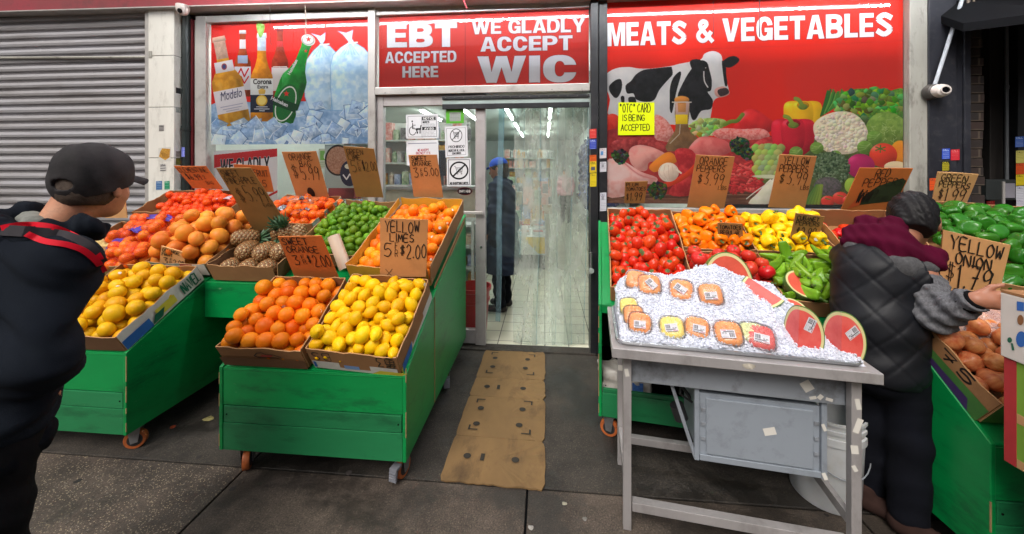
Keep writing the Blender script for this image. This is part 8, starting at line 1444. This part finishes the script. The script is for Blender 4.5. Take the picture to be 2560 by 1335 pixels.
sculpt('cuff', [('c', tuple(V3(RW_).lerp(V3(RE), .16)), tuple(V3(RW_).lerp(V3(RE), -.02)), .040, .034)], .01, .005, mat('black cuff', S(12, 12, 14), spec=.1, rough=.9), RM, [(.012, .0012, (0, 1, 1))], 2, lambda X, Y, Z, d: np.maximum(d, cut_plane(V3(RW_).lerp(V3(RE), -.05), V3(RW_) - V3(RE))(X, Y, Z)))
sculpt('sleeve', [('c', LS, LE_, .07, .06), ('c', LE_, LW_, .058, .042)], .03, .009, GM, RM, [(.06, .005, (.2, -.6, 1))], 18)
HM = mat('burgundy fleece', S(70, 7, 34), spec=.1, rough=.9, var=.15, scale=8, bump=.2, bscale=260)
hp_ = [('c', (1.44, 1.86, 1.19), (1.50, 1.74, 1.155), .05, .062), ('c', (1.50, 1.74, 1.155), (1.615, 1.705, 1.135), .062, .040), ('c', (1.615, 1.705, 1.135), (1.685, 1.74, 1.125), .040, .020), ('c', (1.44, 1.86, 1.19), (1.52, 1.90, 1.255), .05, .045), ('c', (1.50, 1.74, 1.155), (1.545, 1.80, 1.245), .062, .055), ('e', (1.49, 1.80, 1.205), (.075, .075, .06))]
sculpt('hood', hp_, .035, .006, HM, RM, [(.08, .006, (.6, .4, 1)), (.035, .002, (1, -.5, .6))], 19, lambda X, Y, Z, d: np.maximum(d, -ell3(X, Y, Z, (1.645, 1.84, 1.285), (.098, .098, .12))))
sculpt('hood_lining', [('c', (1.41, 1.83, 1.14), (1.49, 1.70, 1.105), .045, .05), ('c', (1.49, 1.70, 1.105), (1.60, 1.685, 1.11), .048, .026)], .03, .006, mat('grey hood edge', S(56, 56, 58), rough=.95, var=.3, scale=120, hue=S(86, 86, 88)), RM, [(.05, .004, (1, .3, .6))], 20)
NV = mat('dark navy trousers', S(10, 12, 20), spec=.15, rough=.9, var=.25, scale=8, bump=.2, bscale=260)
sculpt('trousers', [('e', (1.455, 1.75, .66), (.15, .14, .13)), ('c', (1.51, 1.715, .66), (1.51, 1.69, .38), .086, .07), ('c', (1.51, 1.69, .38), (1.50, 1.68, .09), .07, .066), ('c', (1.44, 1.81, .66), (1.45, 1.80, .38), .086, .07), ('c', (1.45, 1.80, .38), (1.45, 1.82, .09), .07, .066)], .025, .009, NV, RM, [(.18, .003, (.4, .2, 1)), (.06, .0012, (.2, .8, 1))], 22, CUTZ(.045))
SB = mat('brown suede shoe', S(52, 36, 32), spec=.15, rough=.9, var=.25, scale=20); shoe(RM, (1.47, 1.68, 0), (1.60, 1.55, 0), SB); shoe(RM, (1.41, 1.81, 0), (1.50, 1.72, 0), SB)
# ---------------------------------------------------------------- shoppers inside
def shopper(label, x, y, ht, fdir, top, toplen, trous, skin, cap=None, hair=None, seed=3, h=.013):
    s = ht / 1.7; t = thing('person', label, 'person', (x, y, 0)); f = V3((*fdir, 0)).normalized(); r = f.cross(V3((0, 0, 1))); q0 = lambda a, b, z: tuple(V3((x, y, 0)) + r * a * s + f * b * s + V3((0, 0, z * s)))
    HP, q, B = head_prims(q0(0, .04, 1.575), tuple(f + V3((0, 0, -.2))), s); Bb = [tuple(r), tuple(f), (0, 0, 1)]
    arms = [('c', q0(k * .19, 0, 1.39), q0(k * .235, -.01, 1.12), .048 * s, .04 * s) for k in (-1, 1)] + [('c', q0(k * .235, -.01, 1.12), q0(k * .21, .10, .90), .04 * s, .03 * s) for k in (-1, 1)]; legs = [('c', q0(k * .09, 0, .85), q0(k * .09, .01, .47), .085 * s, .06 * s) for k in (-1, 1)] + [('c', q0(k * .09, .01, .47), q0(k * .095, -.02, .07), .06 * s, .042 * s) for k in (-1, 1)]
    sculpt('body', HP + [('c', q0(0, 0, 1.42), q0(0, .03, 1.53), .055 * s, .05 * s), ('e', q0(0, 0, 1.22), (.17 * s, .11 * s, .22 * s), Bb), ('e', q0(0, 0, .95), (.16 * s, .11 * s, .16 * s), Bb)] + arms + legs + [p for k in (-1, 1) for p in hand_prims(q0(k * .21, .10, .90), tuple(f * .3 + V3((0, 0, -1))), tuple(f), k, .6, s)], .03, h * .8, skin, t)
    sculpt('coat', [('e', q0(0, 0, 1.24), (.215 * s, .15 * s, .22 * s), Bb), ('e', q0(0, -.01, .98), (.215 * s, .16 * s, .24 * s), Bb), ('c', q0(0, -.01, .98), q0(0, -.01, toplen + .05), .17 * s, .20 * s), ('c', q0(0, 0, 1.38), q0(0, .02, 1.46), .1 * s, .075 * s)] + [(p[0], p[1], p[2], p[3] + .022 * s, p[4] + .02 * s) for p in arms], .05, h, top, t, [(.16, .009, (.5, .2, .6)), (.08, .005, (.2, .6, 1))], seed, lambda X, Y, Z, d: np.maximum(np.maximum(d, toplen * s - Z), -ell3(X, Y, Z, q0(0, .05, 1.57), (.085 * s, .085 * s, .13 * s))))
    sculpt('trousers', [(p[0], p[1], p[2], p[3] + .015, p[4] + .02) for p in legs], .02, h, trous, t, [(.12, .006, (.3, .2, 1))], seed, CUTZ(.05)); u = V3(B[2]); fw = V3(B[1])
    if hair: sculpt('hair', [('e', q(0, -.014, .026), (.083 * s, .103 * s, .1 * s), B), ('e', q(0, -.05, -.04), (.075 * s, .06 * s, .09 * s), B)], .03, h * .6, hair, t, [(.03, .003, (1, 1, .2))], 3, lambda X, Y, Z, d: np.maximum(d, cut_plane(q(0, .05, 0), fw - u * .6)(X, Y, Z)))
    if cap:
        sculpt('cap', [('e', q(0, -.01, .045), (.086 * s, .107 * s, .082 * s), B)], .02, h * .5, cap, t, None, 1, lambda X, Y, Z, d: np.maximum(d, cut_plane(q(0, 0, .03), u, -1)(X, Y, Z))); g = MB(); g.slab(q(-.07, .085, .034), q(.07, .085, .034), q(.055, .17, .022), q(-.055, .17, .022), .006); g.build('cap_brim', cap, t)
    for k in (-1, 1): shoe(t, q0(k * .095, -.05, 0), q0(k * .11, .15, 0))
    return t
LB = mat('blue cap cloth', S(24, 78, 196), rough=.7, var=.15)
shopper('man in blue cap and long dark coat standing inside the doorway', -.47, 4.05, 1.66, (-1, .25), mat('dark blue coat', S(30, 40, 60), rough=.85, var=.25, scale=5), .42, NV, SK2, cap=LB, hair=HAIR, seed=31)
shopper('woman in pink top and dark trousers far down the shop aisle', .62, 11.2, 1.6, (-.3, -1), mat('pink top', S(206, 150, 156), rough=.8, var=.1), .85, NV, SK, hair=BH, seed=33, h=.022)
# ================================================================== DOOR, STRIP CURTAIN, SHOP INSIDE
yd = D - .0
dr = thing('sliding_door', 'aluminium glass door leaf with a push bar left of the doorway', 'door', (-.9, D, 0))
XA, XB = XM2 + .004, on_y(1190, 500, D).x; XE = on_y(1215, 500, D).x; ZB = on_y(1190, 822, D).z; ZT = on_y(1000, 266, D).z; zt0 = fac(1200, 236)[1]
f = MB(); f.bx(XA, XA + .055, D - .028, D + .03, .02, zt0 - .002); f.bx(XB, XE, D - .03, D + .03, .02, zt0 - .002); f.bx(XA + .056, XB - .001, D - .026, D + .028, ZT, zt0 - .003); f.bx(XA + .056, XB - .001, D - .026, D + .028, .03, ZB); f.build('frame', mat('door aluminium', S(172, 166, 166), rough=.4, metal=.35, var=.1, scale=4, stain=(S(120, 104, 100), .4, 6)), dr, bevel=.004)
f = MB(); f.quad((XA + .05, D + .004, ZB - .01), (XB + .01, D + .004, ZB - .01), (XB + .01, D + .004, ZT + .01), (XA + .05, D + .004, ZT + .01)); f.build('glass', glassy('door glass', alpha=.03, fres=1.4), dr)
a, b = on_y(1105, 531, D - .06), on_y(1207, 531, D - .06); f = MB(); f.bx(a.x, b.x, D - .075, D - .055, a.z - .012, a.z + .012); f.bx(b.x - .03, b.x - .01, D - .054, D - .031, a.z - .01, a.z + .01); f.build('push_bar', M_alu, dr, bevel=.003)
f = MB(); f.lathe([(.011, 0), (.011, .004), (.004, .005)], on_y(1203, 618, D - .031), 12, 0, Matrix.Rotation(R(90), 3, 'X')); f.build('lock', MATS['chrome'], dr)
ct = thing('strip_curtain', 'clear plastic strip curtain hanging in the doorway', 'strip curtain', (-.07, D + .06, 2.2)); XL, XR_ = on_y(1107, 250, D - .035).x, XC0 - .006
za, zb_, zc, zd = [on_y(1300, v, D - .035).z for v in (239, 247, 258, 271)]
f = MB(); f.bx(XL, XR_, D - .06, D - .031, zb_, za); f.build('track', M_black, ct, bevel=.002); f = MB(); f.bx(XL, XR_, D - .05, D - .031, zc, zb_ - .001); f.build('clamp_strip', mat('pale strip', S(150, 164, 160), rough=.4), ct); f = MB(); f.bx(XL, XR_, D - .055, D - .031, zd, zc - .001); f.build('lower_bar', M_black, ct, bevel=.002)
f = MB()
for k in range(16): f.lathe([(.005, 0), (.005, .003), (.002, .004)], (XL + .03 + (XR_ - XL - .05) * k / 15, D - .0605, (za + zb_) / 2), 8, 0, Matrix.Rotation(R(90), 3, 'X'))
f.build('bolts', MATS['screw'], ct)
MCU = glassy('milky strip', tint=(.93, .98, .95), alpha=.16, rough=.12, fres=1.25, dirt=.42, white=(.55, .59, .53)); MCC = glassy('clear strip', tint=(.9, .97, .98), alpha=.02, rough=.12, fres=1.2, dirt=.06, white=(.4, .46, .48)); MCB = glassy('bluish strip edge', tint=(.72, .9, .97), alpha=.16, rough=.1, fres=1.3, white=(.45, .66, .74))
rg = random.Random(12)
for k, (u0, u1, vb, off, ph) in enumerate(((1196, 1262, 800, -.02, 0), (1244, 1312, 640, .0, 1), (1286, 1352, 868, -.015, 2), (1330, 1396, 872, .004, 3), (1375, 1432, 874, -.02, 4), (1412, 1470, 875, .0, 5))):
    xa, xb_ = on_y(u0, 430, D + .06).x, on_y(u1, 430, D + .06).x; z0 = max(.02, on_y(u0, vb, D + .06).z); z1 = zc; n, mz = 10, 40; vs = []; fs = []
    for j in range(mz + 1):
        z = z0 + (z1 - z0) * j / mz; low = 1 - j / mz
        for i in range(n + 1): s = i / n; vs.append((xa + (xb_ - xa) * s * (1 - .12 * low) + .012 * low * math.sin(z * 3 + ph * 2) - .02 * low * (ph == 0), D + .055 + off + .018 * math.sin(s * 3.1 + ph) + .012 * math.sin(z * 4 + ph * 1.7) * low + .02 * s * (s - 1), z))
    for j in range(mz):
        for i in range(n): a = j * (n + 1) + i; fs.append((a, a + 1, a + n + 2, a + n + 1))
    b = MB(); b.add(vs, fs); b.build('strip', MCC if k < 2 else MCU, ct, smooth=True)
    e = MB(); wd = .018 if k == 0 else .005; e.tube([V3(vs[j * (n + 1) + n]) for j in range(mz + 1)], .0022 if k else .003, 6)
    if k == 0: e.add([V3(vs[j * (n + 1) + q]) + V3((0, -.003, 0)) for j in range(mz + 1) for q in (n - 2, n)], [(2 * j, 2 * j + 1, 2 * j + 3, 2 * j + 2) for j in range(mz)])
    e.build('strip_edge', MCB, ct)
# ceiling tubes
for x in (-2.6, -1.7, -.80, .12):
    for i, y in enumerate((4.0, 6.2, 8.4, 10.6, 12.8)):
        if x in (-2.6, -1.7) and i > 2: continue
        t = thing('ceiling_light', 'lit white fluorescent tube on the shop ceiling', 'ceiling light', (x, y, 2.8), group='fluorescent tubes inside the shop'); f = MB(); f.tube([(x, y - .75, 2.79), (x, y + .75, 2.79)], .018, 8); f.build('tube', MATS.setdefault('tube', emit('fluorescent tube', (.93, 1, .96), 24)), t); f = MB(); f.bx(x - .05, x + .05, y - .78, y + .78, 2.815, 2.845); f.build('batten', M_white, t)
# shelving and goods
PKC = [mat('pack %d' % k, S(*c), rough=.45, var=.3, scale=14, hue=S(*d)) for k, (c, d) in enumerate((((206, 206, 196), (120, 130, 140)), ((190, 60, 50), (220, 200, 190)), ((60, 110, 60), (200, 206, 180)), ((210, 180, 70), (160, 60, 40)), ((60, 80, 130), (190, 200, 220)), ((160, 130, 100), (220, 210, 190)), ((40, 40, 44), (150, 150, 150)), ((220, 210, 200), (200, 90, 60))))]
CANM = [None]
def goods(x0, x1, y, zs, n, seed, axis='x', hmin=.10, hmax=.22, grp='goods on the inside shelves', lab='packaged grocery item on an inside shelf'):
    rg = random.Random(seed)
    for z in zs:
        p = x0
        while p < x1 - .03:
            w = rg.uniform(.05, .16) * n; h = rg.uniform(hmin, hmax); d = rg.uniform(.08, .14); b = MB()
            if rg.random() < .35: b.lathe([(0, 0), (w * .4, .0), (w * .42, h * .7), (w * .2, h * .86), (w * .2, h), (0, h)], (0, 0, 0), 12)
            else: b.bx(-w * .46, w * .46, -d / 2, d / 2, 0, h)
            o = b.build('grocery_pack', PKC[rg.randrange(8)], smooth=False, bevel=.004); o.location = (p + w / 2, y + rg.uniform(-.02, .02), z) if axis == 'x' else (y + rg.uniform(-.02, .02), p + w / 2, z)
            if axis == 'y': o.rotation_euler = (0, 0, R(90))
            tag(o, lab, 'grocery pack', grp); p += w + rg.uniform(0, .03)
M_sh = mat('shelf enamel', S(190, 196, 190), rough=.4, var=.06)
def shelf(label, x0, x1, y0, y1, zs, zt):
    t = thing('shelf_unit', label, 'shelving', ((x0 + x1) / 2, (y0 + y1) / 2, 0))
    for z in zs: f = MB(); f.bx(x0, x1, y0, y1, z - .025, z); f.build('shelf', M_sh, t)
    long_x = (x1 - x0) > (y1 - y0); f = MB()
    if long_x: f.bx(x0, x1, y1 + .001, y1 + .02, 0, zt)
    else: f.bx(x0 - .02, x0 - .001, y0, y1, 0, zt)
    f.build('back_panel', M_sh, t); f = MB()
    for k in (0, 1): f.bx(x0 if k == 0 or not long_x else x1 - .03, x0 + .03 if k == 0 or not long_x else x1, y0 - .004 if not (k and not long_x) else y1 - .03, y0 + .03 if not (k and not long_x) else y1 + .0005, 0, zt)
    f.build('upright', M_sh, t); return t
ZS = (.25, .6, .95, 1.3, 1.65, 2.0)
shelf('white shelving of groceries along the left side behind the door glass', -4.1, -1.55, 7.0, 7.4, ZS, 2.4); goods(-4.05, -1.6, 7.2, ZS[4:], 1.6, 3, hmin=.2, hmax=.31); shelf('white shelving of tins nearer the door glass', -3.2, -1.2, 5.6, 5.9, ZS[2:], 2.3); goods(-3.15, -1.25, 5.75, ZS[2:], 1.1, 13, hmin=.16, hmax=.3)
shelf('low shelving of snacks just behind the door leaf', -1.15, -.72, 3.75, 4.0, (.30, .52, .74, .96), 1.0); goods(-1.13, -.74, 3.87, (.30, .52, .74), .8, 5, hmin=.08, hmax=.15, grp='goods on the low shelf behind the door', lab='small packet on the low shelf behind the door leaf')
shelf('tall shelving of dark goods at the end of the aisle', -1.5, .3, 13.2, 13.6, ZS, 2.3); goods(-1.45, .25, 13.35, ZS, 1.6, 7, hmin=.2, hmax=.32, grp='goods at the end of the aisle', lab='grocery pack at the end of the aisle')
shelf('shelving along the right hand wall of the aisle', 1.12, 1.28, 5.2, 13, (.3, .7, 1.1, 1.5, 1.9), 2.2); goods(5.3, 12.9, 1.2, (.3, .7, 1.1, 1.5), 3.4, 9, 'y', grp='goods on the right hand aisle shelves', lab='grocery pack on the right hand aisle shelf')
cn = thing('counter', 'beige counter with a dark till behind the door glass', 'counter', (-1.5, 4.6, 0)); f = MB(); f.bx(-2.3, -.85, 4.5, 5.0, 0, 1.28); f.build('front', mat('beige counter', S(186, 176, 156), rough=.5), cn, bevel=.01); f = MB(); f.bx(-2.34, -.81, 4.47, 5.03, 1.282, 1.32); f.build('top', M_st, cn)
tl = thing('till', 'dark till screen standing on the beige counter', 'till', (-1.35, 4.7, 1.32)); f = MB(); f.bx(-1.46, -1.26, 4.66, 4.7, 1.45, 1.78); f.build('screen', mat('till black', S(38, 42, 50), rough=.3), tl, bevel=.006); f = MB(); f.bx(-1.40, -1.32, 4.66, 4.78, 1.322, 1.45); f.build('stand', M_black, tl)
dc = thing('display_case', 'long chilled case of packed meat along the aisle', 'display case', (-.55, 8.6, 0)); f = MB(); f.bx(-1.1, .0, 5.75, 12, .0, .22); f.build('plinth', M_dark, dc); f = MB(); f.bx(-1.12, .02, 5.72, 12.02, .222, .52); f.build('body', mat('case panel', S(206, 206, 200), rough=.35), dc, bevel=.02)
f = MB(); f.slab((-1.05, 5.74, .523), (.0, 5.74, .523), (.0, 12, .84), (-1.05, 12, .84), .02); f.build('deck', M_white, dc); f = MB(); f.add([(-.1, 5.715, .25), (.0, 5.715, .25), (.0, 5.715, .50), (-.35, 5.715, .50)], [(0, 1, 2, 3)]); f.build('yellow_sign', mat('yellow sign', S(226, 190, 40), rough=.5), dc)
rg = random.Random(21); pk = []
for c in ((186, 60, 56), (206, 130, 120), (216, 206, 196), (150, 40, 40), (214, 170, 150)): b = MB(); b.bx(-.085, .085, -.06, .06, 0, .035); b.bx(-.075, .075, -.05, .05, .0351, .045, 1); pk.append(b.mesh('meat_pack', [mat('tray white', S(206, 206, 206), rough=.5), mat('meat %s' % (c,), S(*c), rough=.3, var=.3, scale=25, coat=.4)]))
for j in range(22):
    for i in range(5): y = 5.85 + j * .26; o = link(bpy.data.objects.new('meat_pack', rg.choice(pk))); o.location = (-.92 + i * .205 + rg.gauss(0, .01), y, .525 + (y - 5.74) * .0506 + .006); o.rotation_euler = (.05, 0, rg.gauss(0, .12)); tag(o, 'packed meat tray in the chilled case', 'meat pack', 'meat packs in the chilled case')
for y_, z_ in ((6.9, .6), (7.7, .64), (8.5, .68), (10.2, .76)): goods(-1.0, .0, y_, (z_, z_ + .3), 1.7, int(y_ * 9), hmin=.18, hmax=.34, grp='boxes further along the chilled case', lab='box standing further along the chilled case')
goods(-1.0, -.1, 6.4, (.57,), .9, 31, hmin=.06, hmax=.14, grp='tubs on the chilled case', lab='tub standing on the chilled case'); goods(-1.0, -.1, 9.2, (.71,), 1.2, 33, hmin=.1, hmax=.3, grp='boxes further along the chilled case', lab='box standing further along the chilled case')
for k in range(7):
    y = 4.9 + k * .42; v_, f_ = surface(lambda X, Y, Z: np.sqrt(((X - .80) / 1.0) ** 2 + ((Y - y) / 1.1) ** 2) - .13 + np.maximum(np.abs(Z - 1.45) - .48, 0) * .6 + wob(X, Y, Z, [(.14, .022, (.3, .5, 1)), (.07, .01, (1, .2, .6))], k + 3), (.56, y - .22, .7), (1.06, y + .22, 2.25), .022)
    o = np_obj('hanging_jacket', v_, f_, mat('blue nylon %d' % (k % 3), S(*((34, 48, 96), (50, 66, 120), (40, 40, 80))[k % 3]), rough=.35, var=.35, scale=8)); tag(o, 'blue padded jacket hanging in a row at the right of the aisle', 'jacket', 'blue jackets hanging inside')
hr = thing('hanging_rail', 'steel rail holding the row of blue jackets', 'rail', (.8, 6, 2.1)); f = MB(); f.tube([(.8, 4.6, 2.1), (.8, 7.8, 2.1)], .012, 8); f.tube([(.8, 4.62, 2.1), (.8, 4.62, 2.85)], .008); f.tube([(.8, 7.78, 2.1), (.8, 7.78, 2.85)], .008); f.build('tube', M_st, hr)
rb_ = thing('bucket', 'red plastic tub just inside the door leaf', 'bucket', (-.70, 3.5, 0)); f = MB(); f.lathe([(0, .01), (.12, .01), (.15, .40), (.165, .41), (.165, .44), (.15, .44), (.12, .03), (0, .02)], (-.66, 3.42, .005), 32, cap=False); f.lathe([(.142, .30), (.152, .305), (.153, .33), (.145, .335)], (-.66, 3.42, .005), 32, cap=False); f.build('body', mat('red plastic', S(176, 26, 34), rough=.35), rb_, smooth=True, sharp=50)
rc_ = thing('carton', 'dark red carton on the window ledge behind the limes', 'carton', (-1.55, 3.5, 1.0)); f = MB(); a, b = on_y(820, 462, 3.4), on_y(885, 492, 3.4); f.bx(a.x, b.x, 3.4, 3.6, b.z - .02, a.z); f.build('box', mat('dark red carton', S(136, 40, 44), rough=.6, var=.2), rc_, bevel=.004)
wl = thing('window_ledge', 'wooden ledge inside the left shop window', 'ledge', (-2, 3.5, .97)); f = MB(); f.bx(XW0, XM - .01, 3.3, 3.75, .93, .97); f.build('board', KRD, wl); goods(XW0 + .1, XM - .1, 3.62, (.97,), 1.3, 41, hmin=.1, hmax=.26, grp='goods on the window ledge', lab='packet standing on the window ledge')
# across the street: unseen building, added to darken what the glass mirrors
ob = thing('added_opposite_building', 'unseen brick building across the street, added to darken the glass reflections', 'building', (0, -14, 0)); f = MB(); f.bx(-26, 26, -15, -14, 0, 8.5); f.build('wall', mat('opposite brick', S(84, 62, 54), rough=.9, var=.2, scale=2), ob)
f = MB(); [f.bx(x, x + 1.2, -13.99, -13.95, z, z + 1.7) for x in range(-24, 24, 3) for z in (1.0, 4.2)]; f.build('windows', mat('opposite glass', S(40, 46, 52), rough=.15), ob)
